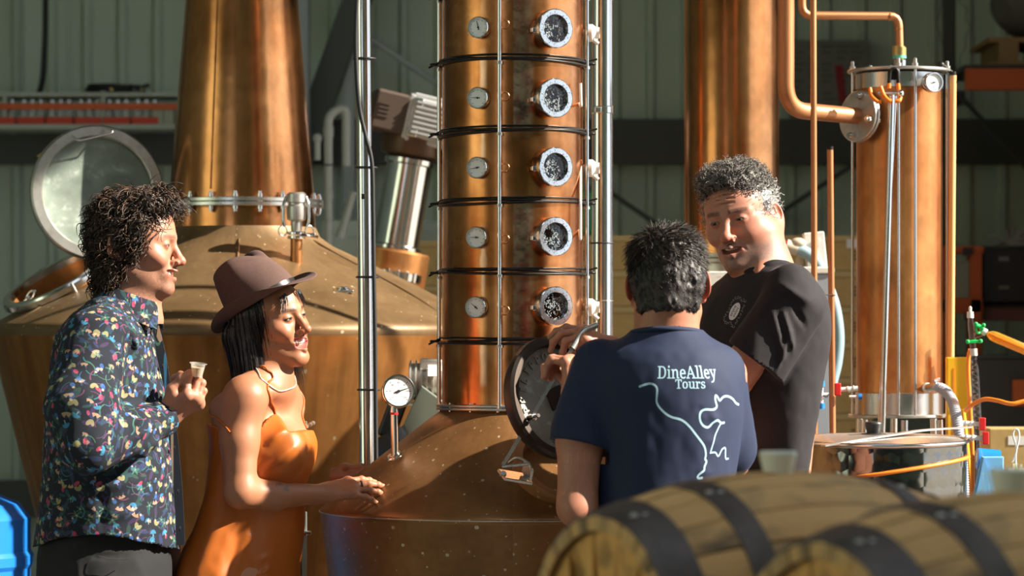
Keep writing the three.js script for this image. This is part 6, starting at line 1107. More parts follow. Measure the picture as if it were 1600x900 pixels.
// ---- 1: man with curly hair in a dark floral shirt, seen from his right side
{
  const D = 7.4, S = F / D, P = (x, y, d = D) => at(x, y, d);
  const me = thing('person', 'smiling man with curly brown hair in a dark floral shirt holding a tiny cup', 'person', [P(165, 0).x, 0, -D]);
  const inv = M4().makeTranslation(-me.position.x, -me.position.y, -me.position.z), here = g => g.applyMatrix4(inv);
  const fr = new Frame(P(213, 381), 84, -2, 0, .985);
  const ho = { skin: [.44, .19, .115], lash: .6, smile: 1, open: .25, lid: .0017, wide: 1.02, chin: .004, stubble: [.17, .09, .06], earZ: -.026, brow: [.07, .035, .018], browK: .75 };
  const H = headField(ho), hw = fr.wrap(H.fn), hc = headColor(ho);
  const sh = P(160, 522, 7.23), el = P(132, 694, 7.13), wr = P(262, 651, 7.31);
  const shL = P(165, 525, 7.58), elL = P(190, 700, 7.66), wrL = P(258, 838, 7.56);
  const core = new Field();
  core.loft(rows(S, D, [[900, 75, 262, .15], [800, 84, 255, .15], [700, 88, 250, .15], [600, 92, 240, .16], [540, 100, 228, .165], [510, 118, 222, .14], [488, 150, 222, .08]]), Math.PI / 2);
  core.cap(P(197, 500), P(206, 420), .062, .056, .03); core.cap(sh, el, .05, .042); core.cap(el, wr, .04, .027); core.cap(shL, elL, .05, .042); core.cap(elL, wrL, .04, .027);
  legs(core, P(165, 905, 7.47), P(165, 905, 7.34), V(P(150, 0).x, .08, -7.5), V(P(165, 0).x, .08, -7.28), .075);
  const full = new Field(); full.q.push(...core.q);
  full.cap(P(222, 445, 7.4), P(226, 500, 7.4), .035, .045, .03);
  full.add(hw, fr.p, .175, .022);
  const Rh = hand(full, wr, V(.80, .55, .22), V(-.52, .62, -.55), true, { curl: [[62, 62, 40], [52, 72, 45], [50, 70, 45], [48, 68, 45]], spread: 3, thumb: [[.78, .48, .42], [.97, -.12, .30], [.93, -.32, .26]] });
  const Lh = hand(full, wrL, V(.12, -1, 0), V(.2, 0, -1), false, { curl: [[20, 30, 20], [22, 32, 20], [24, 34, 20], [26, 36, 20]], thumb: [[.7, .5, .5], [.9, .1, .3], [1, 0, .2]] });
  const col = (x, y, z) => { const l = fr.local(x, y, z); if (l[0] ** 2 + l[1] ** 2 + l[2] ** 2 < .15 ** 2) return hc(...l); const m = 1 + .08 * noise3(x * 60, y * 60, z * 60, 2) + .05 * noise3(x * 260, y * 260, z * 260, 6); return [.43 * m, .185 * m, .112 * m]; };
  const body = mesh('body', here(fieldGeometry(core.fn, [[V(-1.35, 0.02, -7.8), V(-.6, P(0, 500).y, -6.95), .014]], { color: () => [.5, .225, .135] })), skinMat, me);
  const fine = fieldGeometry(full.fn, [[fr.p.clone().add(V(-.16, -.19, -.16)), fr.p.clone().add(V(.17, .14, .16)), .0023], [Rh.box.min, Rh.box.max, .0024], [Lh.box.min, Lh.box.max, .0036]], { color: col, uv: (x, y, z) => [x + z, y] });
  body.geometry = mergeGeometries([prep(body.geometry), here(prep(fine))]);
  const fp = new THREE.Group(); faceParts(fr, H, fp, { wide: 1.02, teeth: { up: -.0012 } }); for (const c of [...fp.children]) { here(c.geometry); me.add(c); }
  const nm = phys({ color: rgb(.62, .33, .24), roughness: .3 }); { const g = new THREE.Group(); nail(Rh.nails, 1, nm, g); for (const c of [...g.children]) { here(c.geometry); me.add(c); } }
  // hair: a shaggy cap and loose curls
  const hair = new Field(); hair.ell(V(0, .040, -.020), [.086, .092, .098], .03); hair.ell(V(0, .092, .042), [.066, .038, .052], .03); hair.cap(V(0, .0, -.066), V(0, -.100, -.058), .05, .042, .03); for (const s of [-1, 1]) { hair.cap(V(s * .066, .0, -.035), V(s * .055, -.085, -.048), .026, .024, .03); hair.cap(V(s * .074, .04, .02), V(s * .076, -.03, .006), .02, .013, .02); }
  hair.ell(V(0, -.05, .105), [.094, .116, .092], .012, true);
  const hf = hair.fn, curly = (x, y, z) => { const d = hf(x, y, z); return Math.abs(d) > .03 ? d : d - .005 * noise3(x * 75, y * 75, z * 75, 20) - .004 * noise3(x * 34, y * 34, z * 34, 21); };
  const hs = surfaceNets(curly, V(-.13, -.18, -.17), V(.13, .16, .12), .004);
  const tone = R => { const t = R(); return lerp3([.014, .0075, .005], [.13, .064, .030], t * t * t); };
  const hg = fieldGeometry(curly, [[V(-.13, -.18, -.17), V(.13, .16, .12), .004]], { color: (x, y, z) => lerp3([.014, .008, .005], [.05, .025, .013], .5 + .5 * noise3(x * 120, y * 120, z * 120, 22)) });
  const st = strands(hs, 2500, 5, (p, m, R) => {
    const L = (.036 + R() * .042) * (p.z < -.06 ? .7 : 1), n = 13, pts = [], flow = p.z > .03 && p.y > .05 ? V((R() - .5) * .8, -.15, .55 - .5 * R()) : V((R() - .5) * .5, -1, -.15 + (R() - .5) * .7);
    flow.addScaledVector(m, -flow.dot(m)); const dir = flow.normalize().addScaledVector(m, .16 + .2 * R()).normalize();
    if (p.z > .06 && p.y < .085) return null;
    const e1 = m.clone().addScaledVector(dir, -m.dot(dir)).normalize(), e2 = dir.clone().cross(e1), c = .004 + .005 * R(), w = 3.5 + R() * 4.5, ph = R() * 6.3;
    for (let k = 0; k < n; k++) { const t = k / (n - 1), g = Math.min(1, t * 3); pts.push(p.clone().addScaledVector(m, .001 - .010 * t * t).addScaledVector(dir, L * t * .85).addScaledVector(e1, c * (Math.cos(ph + w * t) - Math.cos(ph) * .4) * g).addScaledVector(e2, c * (Math.sin(ph + w * t) - Math.sin(ph)) * g)); }
    return { pts, r0: .0018, r1: .0006, color: tone(R) };
  });
  mesh('hair', here(mergeGeometries([prep(hg), st]).applyMatrix4(fr.m)), hairMat, me);
  // floral shirt
  const print = floralTexture();
  const shirtMat = std({ map: print, roughness: .9, bumpMap: clothBump, bumpScale: .0003 });
  const torso = new Field();
  torso.loft(rows(S, D, [[866, 50, 279, .185], [820, 57, 278, .19], [760, 64, 274, .19], [700, 69, 269, .19], [640, 73, 263, .19], [600, 77, 257, .19], [560, 82, 250, .185], [530, 88, 244, .175], [510, 98, 239, .155], [492, 116, 233, .115], [476, 140, 228, .085]]), Math.PI / 2 - .04);
  torso.cap(P(165, 512, 7.25), P(165, 512, 7.55), .052, .052, .07);
  const arm = new Field(); arm.cap(P(150, 530, 7.235), P(127, 640, 7.15), .076, .078, .03); arm.cap(P(127, 640, 7.15), P(134, 692, 7.13), .078, .066, .03); arm.cap(P(140, 692, 7.13), P(205, 674, 7.22), .064, .055, .03); arm.cap(P(205, 674, 7.22), P(252, 655, 7.295), .054, .0445, .02);
  const armL = new Field(); armL.cap(P(165, 530, 7.57), elL, .07, .06); armL.cap(elL, P(252, 815, 7.57), .058, .045);
  const cuffN = wr.clone().sub(el).normalize(), cuffC = P(258, 652, 7.305);
  const tf = torso.fn, af = arm.fn, alf = armL.fn;
  const nk = new Field(); nk.cap(P(203, 500), P(208, 420), .066, .066); const nkf = nk.fn;
  const hem = (x, y) => { const t = clamp((x - P(50, 0).x) / (P(281, 0).x - P(50, 0).x), 0, 1); return P(0, 857 - 30 * Math.sin(Math.PI * Math.pow(t, .9))).y; };
  const shirt = (x, y, z) => {
    let t = Math.max(tf(x, y, z), hem(x, y) - y); t = smax(t, -nkf(x, y, z), .006);
    let a = af(x, y, z); const c = (x - cuffC.x) * cuffN.x + (y - cuffC.y) * cuffN.y + (z - cuffC.z) * cuffN.z; a = smax(a, c, .003);
    return smin(smin(t, a, .022), alf(x, y, z), .02);
  };
  const Q = (x, y) => P(x, y, 7.16);
  const folds = [
    [Q(150, 700), Q(205, 655), .010, .009], [Q(140, 672), Q(190, 640), .011, .008], [Q(165, 712), Q(232, 672), .009, .008], [Q(118, 660), Q(175, 625), .012, .007], [Q(100, 640), Q(180, 600), .013, .006], [Q(190, 690), Q(240, 640), .008, .007], [Q(130, 590), Q(185, 560), .013, .005], [Q(180, 520), Q(192, 640), .007, -.008],
    [P(140, 730, 7.2), P(260, 690, 7.2), .014, .010], [P(150, 752, 7.2), P(265, 715, 7.2), .012, -.008], [P(205, 695, 7.2), P(265, 745, 7.2), .010, .008], [P(120, 770, 7.2), P(240, 745, 7.2), .016, .007], [P(150, 800, 7.2), P(270, 810, 7.2), .016, .006], [P(90, 700, 7.2), P(140, 740, 7.2), .012, .008], [P(160, 825, 7.2), P(160, 760, 7.2), .010, -.006],
    [P(205, 505, 7.25), P(232, 590, 7.25), .010, .006], [P(200, 530, 7.22), P(215, 640, 7.22), .012, -.010], [P(225, 590, 7.25), P(255, 650, 7.25), .008, .006]];
  const sf = folded(shirt, folds, .0035);
  const uvT = roundUV(P(165, 0).x, -D, .17, Math.PI, P(0, 540).y), uvA = axisUV(P(150, 530, 7.235), el, .075), uvF = axisUV(el, wr, .055);
  const elbowD = el.clone().sub(sh).normalize().add(wr.clone().sub(el).normalize());
  const chart = (x, y, z) => { if (af(x, y, z) > tf(x, y, z)) return 0; return (x - el.x) * elbowD.x + (y - el.y) * elbowD.y + (z - el.z) * elbowD.z < 0 ? 1 : 2; };
  mesh('shirt', here(fieldGeometry(sf, [[V(-1.18, P(0, 880).y, -7.72), V(-.72, P(0, 462).y, -6.98), .0058]], { chart, uv: (x, y, z, id) => id === 0 ? uvT(x, y, z) : id === 1 ? uvA(x, y, z) : uvF(x, y, z) })), shirtMat, me);
  // collar, placket and cuff
  const strap = (pts, w, t, seg = 40) => { const c = new THREE.CatmullRomCurve3(pts), shp = new THREE.Shape(); shp.moveTo(-w, -t); shp.lineTo(w, -t); shp.lineTo(w, t); shp.lineTo(-w, t); return prep(new THREE.ExtrudeGeometry(shp, { steps: seg, extrudePath: c, bevelEnabled: false })); };
  const colP = new Field(), colI = new Field(); colI.cap(P(200, 510), P(207, 430), .066, .062); const ciF = colI.fn;
    const cc = P(206, 470), collarF = (x, y, z) => { const dx = x - cc.x, dz = z - cc.z, yy = y + .36 * dx, t = (P(0, 458).y - yy) / .062, r = Math.hypot(dx, dz), R = mix(.066, .098, clamp(t, -.2, 1.4)), fi = Math.abs(Math.atan2(dz, dx)); let d = Math.abs(r - R) - .0042; const low = 1 + .12 * Math.cos(fi) - .06; d = Math.max(d, (t - low) * .062, -t * .062); const need = (26 + 22 * clamp(t, 0, 1.2)) * RAD; return Math.max(d, (need - fi) * r) * .8; };
  mesh('collar', here(fieldGeometry(collarF, [[V(cc.x - .14, cc.y - .11, cc.z - .14), V(cc.x + .14, cc.y + .12, cc.z + .14), .0028]], { uv: roundUV(cc.x, cc.z, .09, Math.PI), slack: 1.6 })), shirtMat, me);
  mesh('placket', here(strap([P(238, 505, 7.385), P(250, 556, 7.372), P(257, 600, 7.372), P(264, 645, 7.37), P(270, 700, 7.37), P(276, 770, 7.37), P(280, 852, 7.37)], .002, .014, 60)), shirtMat, me);
  for (const [x, y] of [[240, 517], [253, 572], [263, 632], [271, 700], [277, 768], [280, 826]]) mesh('button', here(T(new THREE.CylinderGeometry(.0055, .0055, .003, 20), P(x + 1.5, y, 7.357), [0, 0, Math.PI / 2])), blackPlastic, me);
  // black jeans
  const pants = new Field(); pants.loft(rows(S, D, [[1010, 78, 262, .175], [930, 60, 268, .18], [880, 58, 268, .175], [845, 62, 262, .165], [800, 72, 256, .155]]), Math.PI / 2); pants.cap(P(170, 970, 7.48), V(P(160, 0).x, .5, -7.5), .10, .078, .05); pants.cap(V(P(160, 0).x, .5, -7.5), V(P(150, 0).x, .08, -7.5), .078, .062, .05); pants.cap(P(170, 970, 7.3), V(P(170, 0).x, .5, -7.28), .10, .078, .05); pants.cap(V(P(170, 0).x, .5, -7.28), V(P(165, 0).x, .08, -7.28), .078, .062, .05);
  const pf = folded(pants.fn, [[P(150, 872, 7.23), P(215, 868, 7.23), .006, -.004], [P(120, 880, 7.23), P(135, 990, 7.23), .014, .006], [P(215, 880, 7.23), P(250, 940, 7.23), .012, .007]], .003);
  mesh('jeans', here(fieldGeometry(pf, [[V(-1.18, .06, -7.7), V(-.72, P(0, 790).y, -7.05), .01]], { uv: (x, y, z) => [x, y] })), blackJeans, me);
  mesh('pocket_stitch', here(tube([P(153, 868, 7.222), P(170, 873, 7.214), P(200, 873, 7.213), P(222, 862, 7.222)], .0009, 24, false, 5)), std({ color: rgb(.05, .046, .042), roughness: .8 }), me);
  shoes(me, [V(P(155, 0).x - me.position.x, 0, -7.5 + D), V(P(168, 0).x - me.position.x, 0, -7.28 + D)], 1.5, shoeMat);
  // the tasting cup between thumb and fingers
  const cp = P(307.5, 589, 7.275), cup = thing('tasting_cup', 'tiny clear plastic tasting cup with pale drink between thumb and finger', 'cup', cp);
  cup.rotation.set(.1, 0, -.12);
  mesh('cup_wall', [lathe([[0, 0], [.0118, 0], [.0125, .001], [.0172, .030], [.0205, .031], [.0205, .0325], [.0165, .0325], [.0116, .0018], [0, .0014]], 40, null, null, 20)], phys({ color: rgb(.96, .95, .92), transmission: .85, roughness: .12, thickness: 0, ior: 1.45 }), cup);
  mesh('drink', [lathe([[0, .002], [.0112, .0022], [.0145, .022], [0, .022]], 32)], phys({ color: rgb(.82, .62, .33), transmission: .5, roughness: .3, thickness: 0 }), cup);
}
function floralTexture() {
  return canvasTex(1024, 1024, (c, w) => {
    const R = rng(42); c.fillStyle = '#141a26'; c.fillRect(0, 0, w, w);
    const wrapDraw = (x, y, f) => { for (const dx of [-w, 0, w]) for (const dy of [-w, 0, w]) { if (x + dx < -90 || x + dx > w + 90 || y + dy < -90 || y + dy > w + 90) continue; c.save(); c.translate(x + dx, y + dy); f(); c.restore(); } };
    for (let i = 0; i < 300; i++) { const x = R() * w, y = R() * w, a = R() * 6.3, r = 14 + R() * 34, col = ['#22384c', '#283258', '#204248', '#38294a', '#264038', '#121824'][Math.floor(R() * 6)]; wrapDraw(x, y, () => { c.rotate(a); c.fillStyle = col; c.beginPath(); c.ellipse(0, 0, r, r * .35, 0, 0, 7); c.fill(); }); }
    for (let i = 0; i < 130; i++) { const x = R() * w, y = R() * w, a = R() * 6.3, col = ['#3f6a58', '#5a3a5e', '#35577f', '#6b3550', '#2f6670'][Math.floor(R() * 5)], l = 20 + R() * 34; wrapDraw(x, y, () => { c.rotate(a); c.strokeStyle = col; c.lineWidth = 4 + (i % 3) * 2; c.beginPath(); c.moveTo(-l, 0); c.quadraticCurveTo(0, -l * .8, l, 4); c.stroke(); }); }
    const N = 8, cell = w / N;
    for (let j = 0; j < N; j++) for (let i = 0; i < N; i++) for (let k = 0; k < 3; k++) {
      const x = (i + .15 + .7 * R()) * cell, y = (j + .15 + .7 * R()) * cell, a = (R() - .5) * 1.2, t = Math.floor(R() * 6), s = .8 + R() * .4;
      wrapDraw(x, y, () => {
        c.globalAlpha = .7; c.rotate(a); c.scale(s, s);
        if (t === 0) { c.fillStyle = '#3f97c4'; c.beginPath(); c.arc(0, 0, 25, Math.PI, 0); c.fill(); c.fillStyle = '#8fb9c6'; c.fillRect(-4, 0, 8, 20); }
        else if (t === 1) { c.fillStyle = '#d8456c'; c.beginPath(); c.ellipse(0, 0, 12, 20, .4, 0, 7); c.fill(); c.fillStyle = '#8c2848'; c.beginPath(); c.arc(3, 6, 6, 0, 7); c.fill(); }
        else if (t === 2) { c.fillStyle = '#d9ab84'; c.beginPath(); c.moveTo(-26, 8); c.lineTo(-12, -14); c.lineTo(0, 2); c.lineTo(14, -16); c.lineTo(26, 10); c.quadraticCurveTo(0, 24, -26, 8); c.fill(); c.fillStyle = '#3a4a74'; c.beginPath(); c.ellipse(18, -18, 6, 12, .3, 0, 7); c.fill(); }
        else if (t === 3) { c.fillStyle = '#b7ac74'; c.beginPath(); c.ellipse(-8, 0, 14, 24, -.5, 0, 7); c.ellipse(12, 4, 12, 22, .6, 0, 7); c.fill(); }
        else if (t === 4) { c.fillStyle = '#3d6fb8'; c.beginPath(); c.ellipse(0, 0, 13, 20, .2, 0, 7); c.fill(); c.fillStyle = '#e3c2a2'; c.beginPath(); c.arc(0, -22, 8, 0, 7); c.fill(); }
        else { c.fillStyle = '#3f7a62'; for (let q = 0; q < 5; q++) { c.save(); c.rotate(q * 1.25); c.beginPath(); c.ellipse(0, -18, 6, 17, 0, 0, 7); c.fill(); c.restore(); } c.fillStyle = '#c88f9d'; c.beginPath(); c.arc(0, 0, 6, 0, 7); c.fill(); }
      });
    }
  }, .34);
}
// ---- 2: laughing woman in a hat and an orange satin dress
{
  const D = 7.55, S = F / D, P = (x, y, d = D) => at(x, y, d);
  const me = thing('person', 'laughing woman in brown felt hat and orange satin dress touching the kettle', 'person', [P(400, 0).x, 0, -D]);
  const inv = M4().makeTranslation(-me.position.x, -me.position.y, -me.position.z), here = g => g.applyMatrix4(inv);
  const fr = new Frame(P(424, 499), 57, 6, 10, .9);
  const ho = { skin: [.39, .16, .078], smile: 1, open: 1.1, lid: .0019, lash: .9, browK: 1, browW: 1.25, wide: .98, chin: -.002, brow: [.02, .012, .009], lip: [.42, .12, .10] };
  const H = headField(ho), hw = fr.wrap(H.fn), hc = headColor(ho);
  const YW = 52 * RAD;
  const sh = P(383, 622, 7.44), el = P(376, 768, 7.40), wr = P(505, 771, 7.56), shL = P(447, 635, 7.70), elL = P(455, 745, 7.86), wrL = P(498, 752, 7.92);
  const core = new Field();
  core.loft([...rows(S, D, [[900, 312, 440, .165], [840, 330, 440, .155], [780, 352, 445, .135], [730, 356, 452, .13], [690, 354, 462, .135], [650, 356, 446, .145], [625, 362, 440, .145], [608, 380, 440, .11], [592, 398, 444, .062]])].map(r => [r[0], r[1], r[2], r[3], r[4] * .93]), YW, .03);
  core.ell(P(446, 704, 7.48), [.036, .045, .036], .06); core.ell(P(452, 702, 7.58), [.036, .045, .036], .06);
  core.cap(P(420, 606), P(426, 552), .052, .045, .03);
  core.cap(P(400, 606, 7.5), sh, .045, .047, .03); core.cap(P(435, 612, 7.62), shL, .045, .043, .03);
  core.cap(sh, P(374, 690, 7.42), .048, .043, .03); core.cap(P(374, 690, 7.42), el, .043, .037, .02); core.cap(el, P(425, 775, 7.46), .037, .037, .02); core.cap(P(425, 775, 7.46), wr, .037, .023, .015, false, [V(0, .3, -.3).normalize(), 1.15]);
  core.cap(shL, elL, .042, .035); core.cap(elL, wrL, .034, .022);
  core.cap(P(424, 612, 7.47), P(452, 612, 7.60), .012, .010, .02);   // collar bones
  legs(core, P(385, 905, 7.62), P(375, 905, 7.48), V(P(375, 0).x, .07, -7.66), V(P(360, 0).x, .07, -7.5), .07);
  const full = new Field(); full.q.push(...core.q);
  full.cap(fr.w(0, -.05, -.03), P(423, 600), .047, .05, .03);
  full.add(hw, fr.p, .16, .018);
  const Rh = hand(full, wr, V(.93, .13, -.36), V(-.1, -.80, -.55), true, { scale: .93, curl: [[8, 14, 8], [6, 12, 8], [8, 14, 8], [16, 16, 8]], spread: 7, thumb: [[.75, .55, .35], [.95, .2, .2], [1, .05, .1]] });
  const Lh = hand(full, wrL, V(.85, .38, -.1), V(.3, -.9, .1), false, { scale: .9, curl: [[22, 20, 15], [22, 22, 15], [24, 24, 15], [26, 26, 15]], spread: 3, thumb: [[.9, .3, .25], [.95, .0, .25], [1, -.1, .2]] });
  const ink = [P(436, 757, 7.43), P(448, 759, 7.44), P(447, 764, 7.44)];
  const col = (x, y, z) => { const l = fr.local(x, y, z); if (l[0] ** 2 + l[1] ** 2 + l[2] ** 2 < .14 ** 2) return hc(...l); const m = 1 + .07 * noise3(x * 60, y * 60, z * 60, 2) + .04 * noise3(x * 260, y * 260, z * 260, 6); let c = [.38 * m, .155 * m, .077 * m]; for (const q of ink) { const r = Math.hypot(x - q.x, (y - q.y) * 1.6, (z - q.z) * .3); if (r < .014) c = lerp3(c, [.06, .05, .06], .65 * sstep(.012, .004, r + .005 * noise3(x * 300, y * 300, z * 300, 8))); } return c; };
  const top = P(0, 640).y;
  const body = mesh('body', here(fieldGeometry(core.fn, [[V(-.85, .02, -7.85), V(-.4, P(0, 800).y + .004, -7.2), .014]], { color: () => [.46, .2, .105] })), skinMat, me);
  const wx = wr.x - .005;
  const fine = fieldGeometry(full.fn, [[V(-.82, P(0, 800).y, -7.86), V(wx, P(0, 588).y, -7.24), .0045], [V(-.72, P(0, 588).y - .004, -7.75), V(-.42, P(0, 440).y, -7.3), .0021], [V(wx - .004, Rh.box.min.y, -7.82), Rh.box.max, .0021], [Lh.box.min.clone().setX(wx), Lh.box.max, .003]], { color: col, uv: (x, y, z) => [x + z, y] });
  body.geometry = mergeGeometries([prep(body.geometry), here(prep(fine))]);
  const fp = new THREE.Group(); faceParts(fr, H, fp, { wide: .98, teeth: { up: -.0015, low: -.094 } }); mesh('tongue', [T(new THREE.SphereGeometry(1, 16, 12), [0, -.091, .07], null, [.018, .006, .018])].map(g => g.applyMatrix4(fr.m)), std({ color: rgb(.35, .07, .06), roughness: .4 }), fp);
  for (const c of [...fp.children]) { here(c.geometry); me.add(c); }
  { const g = new THREE.Group(), nm = phys({ color: rgb(.55, .27, .18), roughness: .25 }); nail(Rh.nails, .85, nm, g); for (const c of [...g.children]) { here(c.geometry); me.add(c); } }
  { const p = Rh.P(.108, .0105, -.0105 * 0), d = Rh.f; mesh('ring', here(ring(.0096, .0016, p, basis(d), 24, 8)), blackIron, me); }
  // straight black bob
  const hair = new Field(); hair.ell(V(0, .03, -.022), [.087, .092, .104], .03); hair.cap(V(0, -.02, -.085), V(0, -.14, -.085), .055, .042, .03);
  hair.cap(V(-.066, .02, -.02), V(-.080, -.135, -.028), .030, .032, .03); hair.cap(V(-.055, -.03, -.075), V(-.065, -.15, -.07), .045, .034, .03); hair.cap(V(.064, .02, -.03), V(.075, -.125, -.02), .028, .026, .03); hair.cap(V(.05, -.03, -.075), V(.06, -.14, -.07), .045, .03, .03);
  hair.ell(V(-.006, -.05, .105), [.098, .118, .096], .012, true);
  const hf = hair.fn, sleek = (x, y, z) => { const d = hf(x, y, z); if (Math.abs(d) > .03) return d; const a = Math.atan2(x, z + .03); return d - .0026 * noise3(a * 26, y * 9, 3.1, 20) - .0016 * noise3(a * 70, y * 12, 1.7, 21) + .006 * sstep(-.09, -.16, y) * noise3(a * 18, y * 25, 7, 24); };
  const lo = V(-.14, -.20, -.17), hi = V(.14, .14, .11), hs = surfaceNets(sleek, lo, hi, .004);
  const hg = fieldGeometry(sleek, [[lo, hi, .0035]], { color: () => [.009, .0065, .006] });
  const st = strands(hs, 900, 9, (p, m, R) => {
    if (p.y > .06) return null; const L = .04 + R() * .045, pts = [], out = m.clone().setY(0).normalize(), curl = (R() - .35) * .02;
    for (let k = 0; k < 7; k++) { const t = k / 6; pts.push(p.clone().addScaledVector(m, .0008).add(V(0, -L * t, 0)).addScaledVector(out, curl * t * t * (p.y < -.06 ? 1 : .12))); }
    const g = R(); return { pts, r0: .0013, r1: .0004, color: lerp3([.007, .005, .005], [.03, .02, .016], g * g) };
  });
  const fringe = strands({ pos: new Float32Array([-.04, .062, .083, -.048, .058, .078, -.034, .066, .086, .012, .068, .092, .02, .066, .09, .03, .064, .087, .038, .062, .083]), nor: new Float32Array([0, 0, 1, 0, 0, 1, 0, 0, 1, 0, 0, 1, 0, 0, 1, 0, 0, 1, 0, 0, 1]) }, 46, 4, (p, m, R) => { const pts = [], L = .022 + R() * .024, b = (R() - .5) * .022 + (p.x < 0 ? -.012 : .004), q = p.clone().add(V((R() - .5) * .008, (R() - .5) * .004, 0)); for (let k = 0; k < 6; k++) { const t = k / 5; pts.push(q.clone().add(V(b * t * t, -L * t, .005 * Math.sin(t * 2)))); } return { pts, r0: .0015, r1: .0005, color: [.008, .006, .005] }; });
  mesh('hair', here(mergeGeometries([prep(hg), st, fringe]).applyMatrix4(fr.m)), std({ vertexColors: true, roughness: .3 }), me);
  // felt hat
  const hm = fr.m.clone().multiply(M4().compose(V(0, .050, -.016), new THREE.Quaternion().setFromEuler(new THREE.Euler(-.36, 0, .06)), V(1.06, 1.04, 1.06)));
  const felt = std({ map: texture(256, 256, (u, v) => { const n = fbm2(u, v, 40, 40, 3, 91); return lerp3([.085, .045, .037], [.115, .062, .05], n); }, .12), roughness: .95 });
  const surf = (fn, nu, nv, closed = true) => { const pos = [], uv = [], idx = []; for (let j = 0; j <= nv; j++) for (let i = 0; i <= nu; i++) { const p = fn(i / nu, j / nv); pos.push(p[0], p[1], p[2]); uv.push(i / nu * .6, j / nv * .2); } for (let j = 0; j < nv; j++) for (let i = 0; i < nu; i++) { const a = j * (nu + 1) + i, b = a + 1, c = a + nu + 1, d = c + 1; idx.push(a, c, b, b, c, d); } const g = new THREE.BufferGeometry(); g.setAttribute('position', new THREE.Float32BufferAttribute(pos, 3)); g.setAttribute('uv', new THREE.Float32BufferAttribute(uv, 2)); g.setIndex(idx); g.computeVertexNormals(); return prep(g); };
  const brim = (u, v) => { const a = u * 2 * Math.PI, s = Math.sin(a), c = Math.cos(a), t = v < .48 ? v / .48 : v > .52 ? (1 - v) / .48 : 1, th = v < .5 ? .0018 : -.0018; const rx = mix(.083, .131, t), rz = mix(.100, .158, t); const lift = .028 * t * t * s * s - (c > 0 ? .020 : .008) * t * t * c * c; return [rx * s, lift + (t >= 1 ? 0 : th), rz * c + (c > 0 ? .004 * t : 0)]; };
  const crown = (u, v) => { const a = u * 2 * Math.PI, s = Math.sin(a), c = Math.cos(a); let h, k; if (v < .62) { h = v / .62; k = 1 - .13 * h * h; } else { const t = (v - .62) / .38; h = 1 + .0 * t; k = .87 * Math.cos(t * Math.PI / 2); } const edge = v < .62 ? v / .62 : 1, inT = v > .62 ? (v - .62) / .38 : 0; let y = .118 * edge + .016 * Math.sin(Math.min(1, inT * 1.6) * Math.PI / 2); let x = .084 * s * k, z = .101 * c * k; const front = clamp(z / .09, -1, 1); y -= (front > 0 ? .030 : .012) * front * front * edge; const pinch = front > .15 ? .30 * sstep(.15, .9, front) * edge * edge : 0; x *= 1 - pinch; y -= .026 * Math.exp(-((x / .024) ** 2)) * inT * (1 - .4 * Math.abs(front)); z -= front > 0 ? .018 * edge * edge * front : 0; return [x, y, z]; };
  mesh('hat', here(merged([surf(brim, 96, 24), surf(crown, 96, 40)]).applyMatrix4(hm)), felt, me);
  const band = (u, v) => { const a = u * 2 * Math.PI, k = 1.015, h = v * .013 + .0012; return [.0842 * Math.sin(a) * k, h, .1012 * Math.cos(a) * k]; };
  mesh('hat_band', here(surf(band, 96, 2).applyMatrix4(hm)), std({ color: rgb(.02, .018, .018), roughness: .3 }), me);
  // dress
  const satin = phys({ color: rgb(.43, .105, .010), roughness: .45, sheen: .25, sheenRoughness: .35, sheenColor: rgb(1, .55, .2) });
  const dr = new Field();
  dr.loft(rows(S, D, [[1400, 262, 500, .22], [1150, 268, 490, .22], [960, 280, 462, .20], [900, 291, 452, .185], [860, 303, 455, .175], [820, 320, 460, .16], [780, 332, 463, .15], [745, 336, 466, .143], [715, 338, 475, .142], [690, 340, 477, .145], [665, 343, 464, .148], [640, 346, 446, .145]]).map(r => [r[0], r[1], r[2], r[3], r[4] * .97]), YW, .03);
  dr.ell(P(447, 704, 7.47), [.045, .055, .045], .07); dr.ell(P(454, 702, 7.58), [.042, .052, .042], .07);
  const df0 = dr.fn, core0 = core.fn;
  const neckline = (x, y, z) => { const px = 800 + x * S; const yy = px < 385 ? mix(662, 690, clamp((px - 345) / 40, 0, 1)) : px < 432 ? mix(694, 646, sstep(388, 432, px)) : mix(646, 673, sstep(432, 458, px)); return y - P(0, yy).y; };
  const dress = (x, y, z) => Math.max(df0(x, y, z), neckline(x, y, z), .12 - y);
  const Q = (x, y) => P(x, y, 7.42);
  const dfold = folded(dress, [[Q(420, 690), Q(455, 660), .010, .005], [Q(412, 735), Q(458, 700), .010, .006], [Q(415, 750), Q(462, 745), .008, -.005], [Q(340, 730), Q(360, 690), .012, .006], [Q(425, 800), Q(455, 850), .012, .008], [Q(395, 830), Q(450, 845), .009, -.007], [Q(400, 880), Q(452, 850), .011, .008], [Q(400, 900), Q(440, 880), .008, .006], [Q(345, 800), Q(310, 900), .018, .008], [Q(380, 810), Q(350, 920), .016, -.007], [Q(430, 870), Q(385, 990), .02, .010], [Q(345, 900), Q(320, 1100), .03, .012], [Q(400, 1000), Q(400, 1250), .03, .012]], .0035, { freq: [16, 9, 16] });
  mesh('dress', here(fieldGeometry(dfold, [[V(-.86, P(0, 960).y, -7.86), V(-.44, P(0, 630).y, -7.28), .0055], [V(-.9, .1, -7.9), V(-.42, P(0, 960).y + .01, -7.24), .013]], { uv: (x, y, z) => [x, y] })), satin, me);
  const onSkin = a => snap(full.fn, a, .0018), spag = std({ color: rgb(.10, .03, .012), roughness: .6 }), satinStrap = satin;
  const draped = (pts, r) => tube(new THREE.CatmullRomCurve3(pts).getPoints(48).map(onSkin), r, 120, false, 8);      // a cord lying on the skin
